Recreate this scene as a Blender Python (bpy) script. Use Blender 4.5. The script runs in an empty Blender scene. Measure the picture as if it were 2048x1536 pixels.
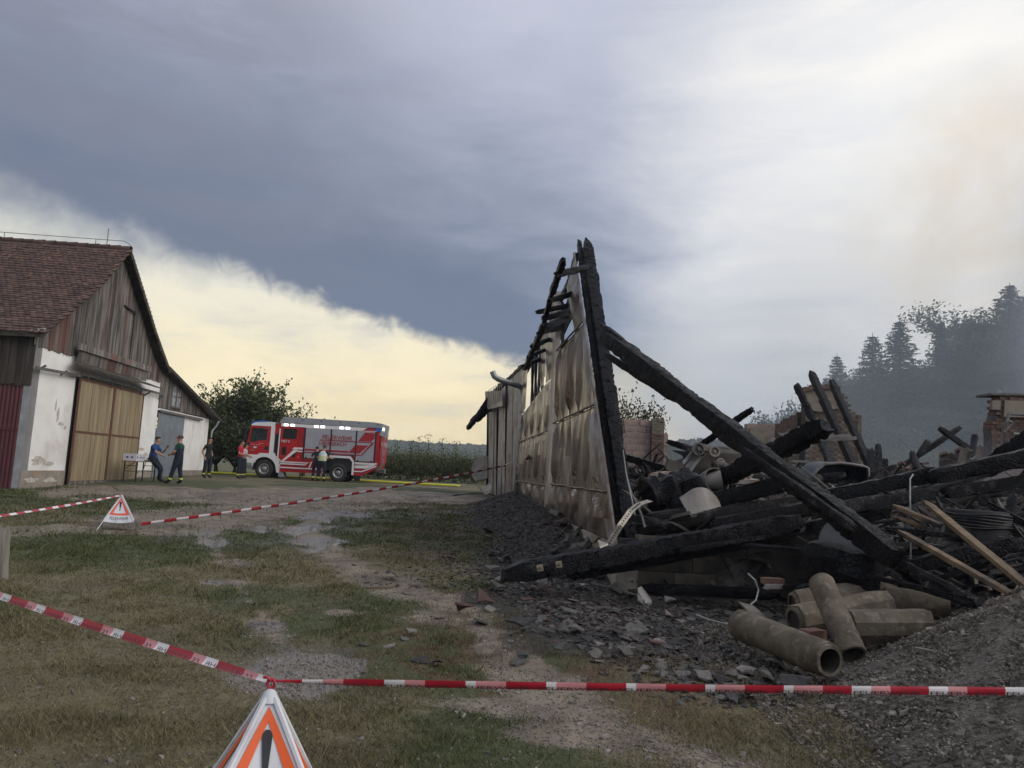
import bpy, math, random
import numpy as np
from math import sin, cos, tan, atan, atan2, radians, sqrt, pi, hypot
from mathutils import Vector, Matrix, noise as mnoise
SC = bpy.context.scene
COL = SC.collection
random.seed(7)
RNG = np.random.default_rng(7)

# ------------------------------------------------------------------ camera
FOC = 1540.0
PITCH = atan(178 * cos(radians(3.1)) / FOC)
ROLL = radians(3.1)
CZ = 1.6
_f = Vector((0, cos(PITCH), sin(PITCH)))
_u0 = Vector((0, -sin(PITCH), cos(PITCH)))
_r0 = Vector((1, 0, 0))
_R = _r0 * cos(ROLL) + _u0 * sin(ROLL)
_U = -_r0 * sin(ROLL) + _u0 * cos(ROLL)
cam_data = bpy.data.cameras.new("camera")
cam_data.sensor_width = 36
cam_data.lens = FOC / 2048 * 36
cam_data.clip_start = 0.05
cam_data.clip_end = 6000
cam = bpy.data.objects.new("camera", cam_data)
COL.objects.link(cam)
_m = Matrix((( _R.x, _U.x, -_f.x, 0), (_R.y, _U.y, -_f.y, 0), (_R.z, _U.z, -_f.z, CZ), (0, 0, 0, 1)))
cam.matrix_world = _m
SC.camera = cam

# ------------------------------------------------------------------ exposure and sampling
SC.view_settings.view_transform = 'Standard'
SC.view_settings.look = 'None'
SC.view_settings.exposure = 0.35
SC.view_settings.gamma = 1.0
SC.view_settings.use_curve_mapping = False
SC.render.engine = 'CYCLES'
SC.cycles.use_denoising = True
SC.cycles.max_bounces = 5
SC.cycles.diffuse_bounces = 3
SC.cycles.glossy_bounces = 2
SC.cycles.transmission_bounces = 4
SC.cycles.transparent_max_bounces = 8
SC.cycles.volume_bounces = 1
SC.cycles.volume_step_rate = 1.0
SC.cycles.volume_max_steps = 128
SC.cycles.caustics_reflective = False
SC.cycles.caustics_refractive = False

# ------------------------------------------------------------------ sun (overcast: weak and wide)
SUN_AZ = radians(112)     # compass style: where the light comes from, measured from +Y clockwise
SUN_EL = radians(32)
sd = bpy.data.lights.new("sun", 'SUN')
sd.energy = 1.5
sd.angle = radians(55)
sd.color = (1.0, 0.95, 0.88)
sun = bpy.data.objects.new("sun", sd)
COL.objects.link(sun)
_sdir = Vector((sin(SUN_AZ) * cos(SUN_EL), cos(SUN_AZ) * cos(SUN_EL), sin(SUN_EL)))
sun.rotation_mode = 'QUATERNION'
sun.rotation_quaternion = (-_sdir).to_track_quat('-Z', 'Y')

# ------------------------------------------------------------------ pixel -> world helpers (used only to measure the place)
def ray(px, py):
    return _R * ((px - 1024) / FOC) + _U * ((768 - py) / FOC) + _f
def P(px, py, Y):
    d = ray(px, py); t = Y / d.y
    return Vector((d.x * t, Y, CZ + d.z * t))
def sst(a, b, x):
    t = min(max((x - a) / (b - a), 0), 1); return t * t * (3 - 2 * t)
def gz(x, y):
    z = .65 * sst(6, 38, y)
    if y > 52: z += .58 * max(0, x - .385 * y) * sst(52, 90, y)
    return z
def G(px, py):
    d = ray(px, py); z = 0
    for i in range(50):
        t = (z - CZ) / d.z; z = gz(d.x * t, d.y * t) * .5 + z * .5
    return Vector((d.x * t, d.y * t, z))
def PLN(px, py, p0, dr, off=0.0):
    n = Vector((-dr[1], dr[0], 0)); d = ray(px, py)
    t = (n.x * p0[0] + n.y * p0[1] + off) / (n.x * d.x + n.y * d.y)
    return Vector((d.x * t, d.y * t, CZ + d.z * t))
def proj(x, y, z):
    c = y * _f.y + (z - CZ) * _f.z
    c = np.where(np.abs(c) < 1e-3, 1e-3, c)
    a = x * _R.x + y * _R.y + (z - CZ) * _R.z
    b = x * _U.x + y * _U.y + (z - CZ) * _U.z
    return 1024 + FOC * a / c, 768 - FOC * b / c

# ------------------------------------------------------------------ sky
world = bpy.data.worlds.new("World")
SC.world = world
world.use_nodes = True
wn = world.node_tree.nodes; wl = world.node_tree.links
wn.clear()

class NT:
    """small helper to wire shader maths"""
    def __init__(s, tree): s.t = tree; s.n = tree.nodes; s.l = tree.links
    def node(s, typ, **kw):
        n = s.n.new(typ)
        for k, v in kw.items(): setattr(n, k, v)
        return n
    def link(s, a, b): s.l.new(a, b)
    def put(s, sock, v):
        if hasattr(v, 'is_output') or isinstance(v, bpy.types.NodeSocket): s.l.new(v, sock)
        else:
            try: sock.default_value = v
            except Exception:
                sock.default_value = (v[0], v[1], v[2], 1)
    def math(s, op, a, b=0.0, c=None, clamp=False):
        n = s.node('ShaderNodeMath', operation=op); n.use_clamp = clamp
        s.put(n.inputs[0], a); s.put(n.inputs[1], b)
        if c is not None: s.put(n.inputs[2], c)
        return n.outputs[0]
    def dot(s, a, b):
        n = s.node('ShaderNodeVectorMath', operation='DOT_PRODUCT')
        s.put(n.inputs[0], a); s.put(n.inputs[1], b); return n.outputs['Value']
    def vmath(s, op, a, b):
        n = s.node('ShaderNodeVectorMath', operation=op)
        s.put(n.inputs[0], a); s.put(n.inputs[1], b); return n.outputs[0]
    def smooth(s, x, a, b, to0=0.0, to1=1.0):
        n = s.node('ShaderNodeMapRange', interpolation_type='SMOOTHSTEP')
        s.put(n.inputs[0], x); s.put(n.inputs[1], a); s.put(n.inputs[2], b); s.put(n.inputs[3], to0); s.put(n.inputs[4], to1)
        return n.outputs[0]
    def noise(s, vec, scale, detail=4, rough=.55, dist=0.0, out='Fac'):
        n = s.node('ShaderNodeTexNoise'); s.put(n.inputs['Vector'], vec)
        n.inputs['Scale'].default_value = scale; n.inputs['Detail'].default_value = detail
        n.inputs['Roughness'].default_value = rough; n.inputs['Distortion'].default_value = dist
        return n.outputs[out]
    def mapping(s, vec, scale=(1, 1, 1), rot=(0, 0, 0), loc=(0, 0, 0)):
        n = s.node('ShaderNodeMapping'); s.put(n.inputs[0], vec)
        n.inputs['Location'].default_value = loc; n.inputs['Rotation'].default_value = rot; n.inputs['Scale'].default_value = scale
        return n.outputs[0]
    def mix(s, fac, a, b, mode='MIX'):
        n = s.node('ShaderNodeMix', data_type='RGBA', blend_type=mode)
        s.put(n.inputs[0], fac)
        for i, v in ((6, a), (7, b)):
            if isinstance(v, bpy.types.NodeSocket): s.l.new(v, n.inputs[i])
            else: n.inputs[i].default_value = (v[0], v[1], v[2], 1)
        return n.outputs[2]
    def comb(s, x, y, z):
        n = s.node('ShaderNodeCombineXYZ'); s.put(n.inputs[0], x); s.put(n.inputs[1], y); s.put(n.inputs[2], z); return n.outputs[0]
    def sep(s, v):
        n = s.node('ShaderNodeSeparateXYZ'); s.put(n.inputs[0], v); return n.outputs

def d3(px, py): return ray(px, py).normalized()
W = NT(world.node_tree)
sky = W.node('ShaderNodeTexSky', sky_type='NISHITA')
sky.sun_disc = False; sky.sun_elevation = SUN_EL; sky.sun_rotation = SUN_AZ
tc = W.node('ShaderNodeTexCoord').outputs['Generated']
x_, y_, z_ = W.sep(tc)
zc = W.math('MAXIMUM', z_, 0.0)
# the cloud sheet seen from below: direction projected on a flat layer overhead
den = W.math('ADD', zc, 0.16)
lay = W.comb(W.math('DIVIDE', x_, den), W.math('DIVIDE', y_, den), 0.0)
# straight front edge of the dark cloud shelf = a plane through the viewer
nA = d3(-350, 322); nB = d3(1080, 736)
nrm = nB.cross(nA).normalized()
if nrm.z < 0: nrm = -nrm
edge = W.dot(tc, tuple(nrm))
n_big = W.noise(lay, 0.9, 3, .5, .6)
n_mid = W.noise(lay, 3.2, 6, .55, .4)
n_fine = W.noise(tc, 26, 6, .62, .7)
n_med2 = W.noise(tc, 7.0, 5, .55, .5)
ra = ray(1024, 700).normalized()
right = W.dot(tc, tuple(Vector((cos(0.0), 0.0, 0.0))))          # how far to the right of straight ahead
n_streak = W.noise(W.mapping(tc, (3.0, 3.0, 11.0), (0, radians(-17), 0)), 1.6, 6, .6, .5)
e2 = W.math('ADD', edge, W.math('MULTIPLY', W.math('SUBTRACT', n_med2, .5), .085))
e2 = W.math('ADD', e2, W.math('MULTIPLY', W.math('SUBTRACT', n_fine, .5), .045))
soft = W.smooth(right, .03, .30, .016, .30)                      # edge crisp on the left, dissolving to the right
softl = W.smooth(right, -.25, -.62, 0.0, .05)
soft = W.math('ADD', soft, softl)
mask = W.smooth(e2, W.math('MULTIPLY', soft, -1.0), soft)
# colours (linear) inside the shelf
c_dark = (.125, .155, .225); c_mid = (.47, .49, .585); c_blue = (.245, .31, .42); c_lite = (.66, .66, .70)
upv = W.math('ADD', W.math('ADD', edge, W.math('MULTIPLY', W.math('SUBTRACT', n_mid, .5), .16)), W.math('MULTIPLY', W.math('SUBTRACT', n_streak, .5), .20))
c1 = W.mix(W.smooth(upv, .02, .46), c_dark, c_mid)
c1 = W.mix(W.smooth(W.math('ADD', right, W.math('MULTIPLY', W.math('SUBTRACT', n_streak, .5), .15)), .0, .26, 0, .75), c1, W.mix(W.smooth(zc, .05, .40), c_blue, (.40, .43, .52)))
# dark band higher up on the left
bl = d3(60, 250)
band = W.math('MULTIPLY', W.smooth(W.dot(tc, tuple(bl)), .86, 1.0), W.smooth(n_streak, .35, .65, .25, 1.0))
c1 = W.mix(W.math('MULTIPLY', band, .62), c1, (.15, .155, .20))
# lighter, thinner cloud to the upper right
bd = d3(2150, 300)
lit = W.smooth(W.math('ADD', W.dot(tc, tuple(bd)), W.math('MULTIPLY', W.math('SUBTRACT', n_streak, .5), .06)), .86, .99)
c1 = W.mix(lit, c1, W.mix(n_streak, (.66, .68, .73), (.92, .88, .80)))
br = d3(2010, 430)
c1 = W.mix(W.math('MULTIPLY', W.smooth(W.dot(tc, tuple(br)), .982, .999), W.smooth(n_med2, .35, .65, .15, .6)), c1, (.62, .53, .40))
# bright band between shelf and horizon
low = W.smooth(z_, .0, .30)
yel = W.mix(W.smooth(W.math('ADD', z_, W.math('MULTIPLY', W.math('SUBTRACT', n_streak, .5), .09)), .02, .27), (.90, .74, .42), (.71, .70, .62))
yel = W.mix(W.math('MULTIPLY', W.smooth(n_streak, .44, .66), W.smooth(z_, .02, .16, .35, .75)), yel, (.53, .51, .47))
yel = W.mix(W.math('MULTIPLY', W.smooth(n_streak, .48, .34), W.smooth(z_, .25, .05, 0, .5)), yel, (.99, .86, .58))
yel = W.mix(W.smooth(right, .12, .34), yel, (.50, .54, .60))
cloud = W.mix(mask, yel, c1)
# below the horizon: dull ground tone
cloud = W.mix(W.smooth(z_, -.02, -.12), cloud, (.10, .10, .09))
skyc = W.mix(0.93, sky.outputs[0], W.vmath('MULTIPLY', cloud, (10.0, 10.0, 10.0)))
bg = W.node('ShaderNodeBackground'); bg.inputs['Strength'].default_value = 0.1
W.link(skyc, bg.inputs['Color'])
wo = W.node('ShaderNodeOutputWorld'); W.link(bg.outputs[0], wo.inputs['Surface'])

# ------------------------------------------------------------------ materials
MATS = {}
def mat(name, c1, c2=None, scale=6.0, rough=.8, metal=0.0, bump=0.0, bscale=None, stretch=(1, 1, 1), vary=0.0, lo=.35, hi=.65, spec=.4, c3=None, s3=1.5, detail=6, rough2=None, coord='Object', translucent=0.0):
    m = bpy.data.materials.new(name); m.use_nodes = True
    t = NT(m.node_tree); t.n.clear()
    b = t.node('ShaderNodeBsdfPrincipled'); o = t.node('ShaderNodeOutputMaterial')
    t.link(b.outputs[0], o.inputs[0])
    b.inputs['Roughness'].default_value = rough; b.inputs['Metallic'].default_value = metal
    b.inputs['Specular IOR Level'].default_value = spec
    cd = t.node('ShaderNodeTexCoord').outputs[coord]
    cd = t.mapping(cd, stretch)
    c2 = c2 or tuple(c * .75 for c in c1)
    nz = t.noise(cd, scale, detail, .6, .2)
    col = t.mix(t.smooth(nz, lo, hi), c1, c2)
    if c3: col = t.mix(t.smooth(t.noise(cd, s3, 5, .65, .3), .5, .68), col, c3)
    if vary:
        r = t.node('ShaderNodeObjectInfo').outputs['Random']
        k = t.math('ADD', 1 - vary, t.math('MULTIPLY', r, 2 * vary))
        col = t.vmath('MULTIPLY', col, t.comb(k, k, k))
    t.link(col, b.inputs['Base Color'])
    if rough2 is not None:
        t.link(t.smooth(nz, lo, hi, rough, rough2), b.inputs['Roughness'])
    if bump:
        bn = t.node('ShaderNodeBump'); bn.inputs['Strength'].default_value = bump; bn.inputs['Distance'].default_value = .02
        t.link(t.noise(cd, bscale or scale * 3, 5, .65), bn.inputs['Height']); t.link(bn.outputs[0], b.inputs['Normal'])
    MATS[name] = m
    return m
def emit(name, c, s):
    m = bpy.data.materials.new(name); m.use_nodes = True
    b = m.node_tree.nodes['Principled BSDF']; b.inputs['Base Color'].default_value = (*c, 1)
    b.inputs['Emission Color'].default_value = (*c, 1); b.inputs['Emission Strength'].default_value = s
    return m

# ------------------------------------------------------------------ mesh building
ORD = ['first', 'second', 'third', 'fourth', 'fifth', 'sixth', 'seventh', 'eighth', 'ninth', 'tenth', 'eleventh', 'twelfth', 'thirteenth', 'fourteenth', 'fifteenth', 'sixteenth']
def tag(o, label=None, cat=None, group=None, kind=None):
    if label: o['label'] = label
    if cat: o['category'] = cat
    if group: o['group'] = group
    if kind: o['kind'] = kind
    return o
def empty(name, loc, label, cat, group=None, rz=0.0):
    o = bpy.data.objects.new(name, None); COL.objects.link(o); o.location = loc; o.rotation_euler = (0, 0, rz)
    o.empty_display_size = .2
    return tag(o, label, cat, group)
def link_mesh(name, me, m, parent=None, loc=(0, 0, 0)):
    o = bpy.data.objects.new(name, me); COL.objects.link(o)
    if parent: o.parent = parent
    o.location = loc
    if m is not None:
        for x in (m if isinstance(m, (list, tuple)) else [m]):
            me.materials.append(x)
    return o
def np_mesh(name, V, Fq, mi=None, smooth=False):
    V = np.asarray(V, dtype=np.float32); Fq = np.asarray(Fq, dtype=np.int32)
    me = bpy.data.meshes.new(name)
    me.vertices.add(len(V)); me.vertices.foreach_set('co', V.ravel())
    k = Fq.shape[1]; n = len(Fq)
    me.loops.add(n * k); me.loops.foreach_set('vertex_index', Fq.ravel())
    me.polygons.add(n); me.polygons.foreach_set('loop_start', np.arange(0, n * k, k, dtype=np.int32))
    if mi is not None: me.polygons.foreach_set('material_index', np.asarray(mi, dtype=np.int32))
    me.polygons.foreach_set('use_smooth', np.full(n, smooth))
    me.update(calc_edges=True); me.validate()
    return me

class MB:
    def __init__(s): s.v = []; s.f = []; s.m = []
    def add(s, vs, fs, mi=0):
        k = len(s.v); s.v += [Vector(v) for v in vs]; s.f += [tuple(i + k for i in f) for f in fs]; s.m += [mi] * len(fs); return s
    def box(s, c, sz, mi=0, rot=None):
        hx, hy, hz = (q / 2 for q in sz)
        vs = [Vector((a * hx, b * hy, d * hz)) for a in (-1, 1) for b in (-1, 1) for d in (-1, 1)]
        if rot is not None: vs = [rot @ v for v in vs]
        c = Vector(c)
        return s.add([v + c for v in vs], [(0, 1, 3, 2), (4, 6, 7, 5), (0, 4, 5, 1), (2, 3, 7, 6), (0, 2, 6, 4), (1, 5, 7, 3)], mi)
    def bx(s, x0, x1, y0, y1, z0, z1, mi=0):
        return s.box(((x0 + x1) / 2, (y0 + y1) / 2, (z0 + z1) / 2), (abs(x1 - x0), abs(y1 - y0), abs(z1 - z0)), mi)
    def prism(s, pts, ext, mi=0):
        """closed polygon pts (3D) extruded along vector ext"""
        n = len(pts); ext = Vector(ext); a = [Vector(p) for p in pts]
        vs = a + [p + ext for p in a]
        fs = [tuple(range(n))[::-1], tuple(range(n, 2 * n))] + [(i, (i + 1) % n, n + (i + 1) % n, n + i) for i in range(n)]
        return s.add(vs, fs, mi)
    def bar(s, p0, p1, w, h=None, mi=0, up=(0, 0, 1)):
        p0 = Vector(p0); p1 = Vector(p1); h = h or w; d = (p1 - p0).normalized(); up = Vector(up)
        if abs(d.dot(up)) > .98: up = Vector((0, 1, 0))
        sx = d.cross(up).normalized() * w / 2; sy = sx.cross(d).normalized() * h / 2
        vs = [p + a * sx + b * sy for p in (p0, p1) for a, b in ((-1, -1), (1, -1), (1, 1), (-1, 1))]
        return s.add(vs, [(3, 2, 1, 0), (4, 5, 6, 7), (0, 1, 5, 4), (1, 2, 6, 5), (2, 3, 7, 6), (3, 0, 4, 7)], mi)
    def tube(s, pts, r, n=8, mi=0, cap=True):
        pts = [Vector(p) for p in pts]; rs = r if isinstance(r, (list, tuple)) else [r] * len(pts)
        k = len(s.v); vs = []; ref = None
        for i, p in enumerate(pts):
            d = (pts[min(i + 1, len(pts) - 1)] - pts[max(i - 1, 0)]).normalized()
            if ref is None: ref = Vector((0, 0, 1)) if abs(d.z) < .9 else Vector((1, 0, 0))
            a = d.cross(ref).normalized(); b = a.cross(d).normalized(); ref = b if b.length > .1 else ref
            for j in range(n):
                t = 2 * pi * j / n; vs.append(p + (a * cos(t) + b * sin(t)) * rs[i])
        fs = []
        for i in range(len(pts) - 1):
            for j in range(n):
                fs.append((i * n + j, i * n + (j + 1) % n, (i + 1) * n + (j + 1) % n, (i + 1) * n + j))
        if cap: fs += [tuple(range(n))[::-1], tuple((len(pts) - 1) * n + j for j in range(n))]
        return s.add(vs, fs, mi)
    def lathe(s, c, axis, prof, n=24, mi=0):
        """prof = [(distance along axis, radius)]"""
        axis = Vector(axis).normalized(); ref = Vector((0, 0, 1)) if abs(axis.z) < .9 else Vector((1, 0, 0))
        a = axis.cross(ref).normalized(); b = a.cross(axis); c = Vector(c); vs = []
        for t, r in prof:
            for j in range(n):
                q = 2 * pi * j / n; vs.append(c + axis * t + (a * cos(q) + b * sin(q)) * max(r, .0005))
        fs = [(i * n + j, i * n + (j + 1) % n, (i + 1) * n + (j + 1) % n, (i + 1) * n + j) for i in range(len(prof) - 1) for j in range(n)]
        return s.add(vs, fs, mi)
    def build(s, name, m, parent=None, smooth=False, local=False, origin=None):
        if parent is not None: org = Vector((0, 0, 0)) if local else wloc(parent)
        else:
            if origin is not None: org = Vector(origin)
            else:
                xs = [v.x for v in s.v]; ys = [v.y for v in s.v]; zs = [v.z for v in s.v]
                org = Vector(((min(xs) + max(xs)) / 2, (min(ys) + max(ys)) / 2, min(zs)))
        me = bpy.data.meshes.new(name)
        me.from_pydata([tuple(v - org) for v in s.v], [], s.f)
        if any(s.m): me.polygons.foreach_set('material_index', s.m)
        if smooth: me.polygons.foreach_set('use_smooth', [True] * len(me.polygons))
        me.update()
        o = link_mesh(name, me, m, parent)
        if parent is None: o.location = org
        return o
def wloc(o):
    v = Vector((0, 0, 0))
    while o is not None: v = v + o.location; o = o.parent
    return v
def nz3(v, s=1.0, seed=0.0):
    return mnoise.noise(Vector((v[0] * s + seed, v[1] * s - seed * .7, v[2] * s + seed * 1.3)))
def smooth_angle(o, ang=40):
    o.data.polygons.foreach_set('use_smooth', [True] * len(o.data.polygons))
    try: o.data.set_sharp_from_angle(angle=radians(ang))
    except Exception: pass
    return o
_fontc = {}
def text_mesh(txt, size=1.0, shear=0.0, spacing=1.0, bold=0.0):
    """flat lettering: list of verts (x right, y up) and faces"""
    key = (txt, shear, spacing, bold)
    if key not in _fontc:
        cu = bpy.data.curves.new('lettering', 'FONT'); cu.body = txt; cu.size = 1; cu.shear = shear; cu.space_character = spacing; cu.offset = bold
        cu.resolution_u = 2; cu.fill_mode = 'FRONT'
        ob = bpy.data.objects.new('lettering_tmp', cu); COL.objects.link(ob)
        dg = bpy.context.evaluated_depsgraph_get(); dg.update()
        me = bpy.data.meshes.new_from_object(ob.evaluated_get(dg))
        vs = [(v.co.x, v.co.y) for v in me.vertices]; fs = [tuple(p.vertices) for p in me.polygons]
        bpy.data.objects.remove(ob); bpy.data.meshes.remove(me); bpy.data.curves.remove(cu)
        x0 = min(v[0] for v in vs); x1 = max(v[0] for v in vs)
        y1 = max(v[1] for v in vs)
        _fontc[key] = ([(x - x0, y) for x, y in vs], fs, x1 - x0, y1)
    return _fontc[key]
def put_text(mb, txt, org, ux, uy, height=None, width=None, mi=0, **kw):
    vs, fs, w, h = text_mesh(txt, **kw)
    sy = (height / h) if height else width / w
    sx = (width / w) if width else sy
    org = Vector(org); ux = Vector(ux); uy = Vector(uy)
    mb.add([org + ux * (x * sx) + uy * (y * sy) for x, y in vs], fs, mi)
    return w * sx
# ------------------------------------------------------------------ ground sheet with worn zones
def fbm(x, y, s, seed=0, oct=4):
    """cheap value noise with numpy"""
    out = np.zeros_like(x, dtype=np.float64); amp = 1; tot = 0; f = s
    for o in range(oct):
        X = x * f + seed * 17.3 + o * 5.1; Y = y * f - seed * 9.7 + o * 3.3
        xi = np.floor(X).astype(np.int64); yi = np.floor(Y).astype(np.int64); fx = X - xi; fy = Y - yi
        fx = fx * fx * (3 - 2 * fx); fy = fy * fy * (3 - 2 * fy)
        def h(a, b):
            q = (a * 374761393 + b * 668265263 + int(seed * 1013 + o * 77)) & 0x7fffffff
            q = ((q ^ (q >> 13)) * 1274126177) & 0x7fffffff
            return ((q ^ (q >> 16)) & 0xffff) / 65535.0
        v = (h(xi, yi) * (1 - fx) + h(xi + 1, yi) * fx) * (1 - fy) + (h(xi, yi + 1) * (1 - fx) + h(xi + 1, yi + 1) * fx) * fy
        out += v * amp; tot += amp; amp *= .5; f *= 2
    return out / tot
def npsst(a, b, x):
    t = np.clip((x - a) / (b - a), 0, 1); return t * t * (3 - 2 * t)
def npgz(x, y):
    z = .65 * npsst(6, 38, y)
    return z + np.where(y > 52, .58 * np.maximum(0, x - .385 * y) * npsst(52, 90, y), 0)
def seg_d(x, y, pts):
    d = np.full(x.shape, 1e9)
    for (ax, ay), (bx, by) in zip(pts[:-1], pts[1:]):
        vx, vy = bx - ax, by - ay; t = np.clip(((x - ax) * vx + (y - ay) * vy) / (vx * vx + vy * vy), 0, 1)
        d = np.minimum(d, np.hypot(x - ax - t * vx, y - ay - t * vy))
    return d
def gp(*px): return [tuple(G(a, b)[:2]) for a, b in px]
TRACK_R = gp((1500, 1536), (1250, 1480), (1100, 1390), (1000, 1290), (900, 1215), (790, 1175), (680, 1120), (610, 1060), (640, 1010), (760, 975))
TRACK_L = gp((600, 1385), (600, 1310), (540, 1240), (480, 1175), (440, 1110), (420, 1060), (450, 1010), (560, 975))
ROAD = gp((300, 985), (430, 990), (560, 990), (700, 985), (840, 992), (960, 1000))
APRON = gp((360, 1040), (520, 1020), (700, 1010))
STRIP = gp((-60, 1058), (120, 1060), (300, 1056), (500, 1045))
def zones(x, y):
    """returns dict of 0..1 masks for world positions"""
    n1 = fbm(x, y, .9, 1); n2 = fbm(x, y, 3.2, 2); n3 = fbm(x, y, .25, 3, 3)
    w = (n1 - .5) * 1.6 + (n2 - .5) * .7
    far = 1 + np.clip(y - 8, 0, 30) * .05
    dirt = np.maximum(0, 1 - npsst(.16, .62, seg_d(x, y, TRACK_R) * 1.0 / far * 1.35 + w * .62))
    dirt = np.maximum(dirt, (1 - npsst(.12, .45, seg_d(x, y, TRACK_L) / far * 1.2 + w * .5 + .16)) * .8)
    road = 1 - npsst(2.0, 4.6, seg_d(x, y, ROAD) + w * 1.6)
    road = np.maximum(road, 1 - npsst(1.0, 2.8, seg_d(x, y, APRON) + w * 1.4))
    strip = (1 - npsst(.5, 1.3, seg_d(x, y, STRIP) + w * .9)) * .8
    dirt = np.maximum(dirt, np.maximum(road, strip))
    # bare patch in the middle foreground
    for px, py, rx, ry in ((1080, 1420, .9, .35), (600, 1340, .55, .8), (1180, 1470, .8, .5), (900, 1235, .8, .7), (460, 1165, .5, .35), (690, 1225, .35, .3)):
        c = G(px, py); dirt = np.maximum(dirt, 1 - npsst(.4, 1.1, np.hypot((x - c.x) / rx, (y - c.y) / ry) + w * .5))
    # ash and soot beside and in front of the ruin
    wx = 1.55 - (y - 10.5) * .074
    dd = np.where(y > 10.3, wx - x, np.hypot(np.maximum(0, 1.7 - x), 0))          # metres out from the wall line
    ash = (1 - npsst(.5, 3.1, dd + w * 1.2)) * npsst(6.2, 8.0, y + w * 1.3 - (x - 2) * .12)
    ash = np.where(x > 4.5, np.maximum(ash, npsst(4.2, 6.4, y + w)), ash)
    ash = ash * (1 - .8 * npsst(24, 36, y))
    wet = (1 - npsst(.0, 1.1, seg_d(x, y, gp((430, 1085), (560, 1070), (680, 1030), (780, 1015), (900, 1020))) / 1.6 + (n1 - .5) * 3.0))
    wet = np.maximum(wet, (1 - npsst(.3, 1.0, seg_d(x, y, ROAD) / 4 + (n1 - .5) * 2.5)) * .55)
    for px, py, r in ((475, 1198, .28), (525, 1248, .3), (430, 1165, .3), (600, 1365, .55), (590, 1320, .6), (610, 1085, .8), (680, 1062, .8), (540, 1055, .8), (500, 1130, .25), (640, 1300, .4), (840, 1035, 1.0)):
        c = G(px, py); wet = np.maximum(wet, 1 - npsst(.5, 1.15, np.hypot(x - c.x, (y - c.y) * .8) / r + w * .55))
    wet = wet * (1 - npsst(30, 42, y))
    lush = npsst(.42, .62, n3 + (n1 - .5) * .35)
    for px, py, r in ((620, 1040, 2.2), (180, 985, 5.0), (240, 965, 5), (960, 1300, 1.4), (1010, 1490, .8), (330, 1085, 2.2), (780, 1240, 1.5), (1090, 1240, 1.0)):
        c = G(px, py); lush = np.maximum(lush, 1 - npsst(.4, 1.2, np.hypot(x - c.x, (y - c.y) * .7) / r + w * .5))
    rust = npsst(.5, .7, fbm(x, y, .55, 8)) * npsst(-1, 1.5, x + 2) * (1 - npsst(20, 30, y))
    c = G(960, 1060); rust = np.maximum(rust, 1 - npsst(.5, 1.3, np.hypot((x - c.x) / 2.4, (y - c.y) / 2.6) + w * .5))
    return dirt, wet, ash, lush, rust
us = np.concatenate([-np.geomspace(7, 1.06, 26), np.linspace(-1, 1, 520), np.geomspace(1.06, 7, 26)])
ys = np.concatenate([np.linspace(-60, 1.2, 24), np.geomspace(1.4, 55, 520), np.geomspace(57, 3800, 70)])
wy = np.where(ys < 3, 5.5, 5.5 + (ys - 3) * .86)
GX = us[None, :] * wy[:, None]; GY = np.repeat(ys[:, None], len(us), 1)
near = (1 - npsst(30, 60, GY))
Zd, Zw, Za, Zl, Zr = zones(GX, GY)
GZ = npgz(GX, GY)
GZ += near * ((fbm(GX, GY, 1.1, 11) - .5) * .07 + (fbm(GX, GY, 6, 12) - .5) * .025 - Zw * .018 - Zd * .015)
# wheel ruts on the drive
for off in (0.0, .9, 1.7, 2.6):
    for base in ((300, 1090, 760, 985), (380, 1040, 900, 985)):
        a = G(base[0], base[1]); b = G(base[2], base[3])
        GZ -= near * .035 * np.exp(-(seg_d(GX, GY, [(a.x + off, a.y - off * .2), (b.x + off * .4, b.y + off)]) / .13) ** 2)
GZ += Za * near * (fbm(GX, GY, 2.5, 14) - .2) * .14
_dd = 1.50 - (GY - 10.5) * .0745 - GX
GZ += near * np.where(_dd > -.5, np.exp(-np.maximum(_dd, 0) ** 2 / .9), 0) * (.46 * npsst(10.4, 13.5, GY) + .06) * (1 - npsst(25, 32, GY)) * (.75 + .5 * fbm(GX, GY, 2.2, 15)) * (GY > 9.8)
gv = np.stack([GX, GY, GZ], -1).reshape(-1, 3)
nr, nc = GX.shape
ii = (np.arange(nr - 1)[:, None] * nc + np.arange(nc - 1)[None, :]).ravel()
gf = np.stack([ii, ii + 1, ii + nc + 1, ii + nc], -1)
gme = np_mesh('ground', gv, gf, smooth=True)
for nm, arr in (('zone_a', (Zd, Zw, Za)), ('zone_b', (Zl, Zr, Zr))):
    at = gme.color_attributes.new(nm, 'FLOAT_COLOR', 'POINT')
    q = np.ones((nr * nc, 4), dtype=np.float32)
    for k in range(3): q[:, k] = arr[k].ravel()
    at.data.foreach_set('color', q.ravel())
def ground_z(x, y):
    i = np.searchsorted(ys, y) ; i = min(max(i, 1), nr - 1); ty = (y - ys[i - 1]) / (ys[i] - ys[i - 1])
    w_ = 5.5 + max(0, y - 3) * .86; u = x / w_; j = min(max(np.searchsorted(us, u), 1), nc - 1); tx = (u - us[j - 1]) / (us[j] - us[j - 1])
    a = GZ[i - 1, j - 1] * (1 - tx) + GZ[i - 1, j] * tx; b = GZ[i, j - 1] * (1 - tx) + GZ[i, j] * tx
    return float(a * (1 - ty) + b * ty)
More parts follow.
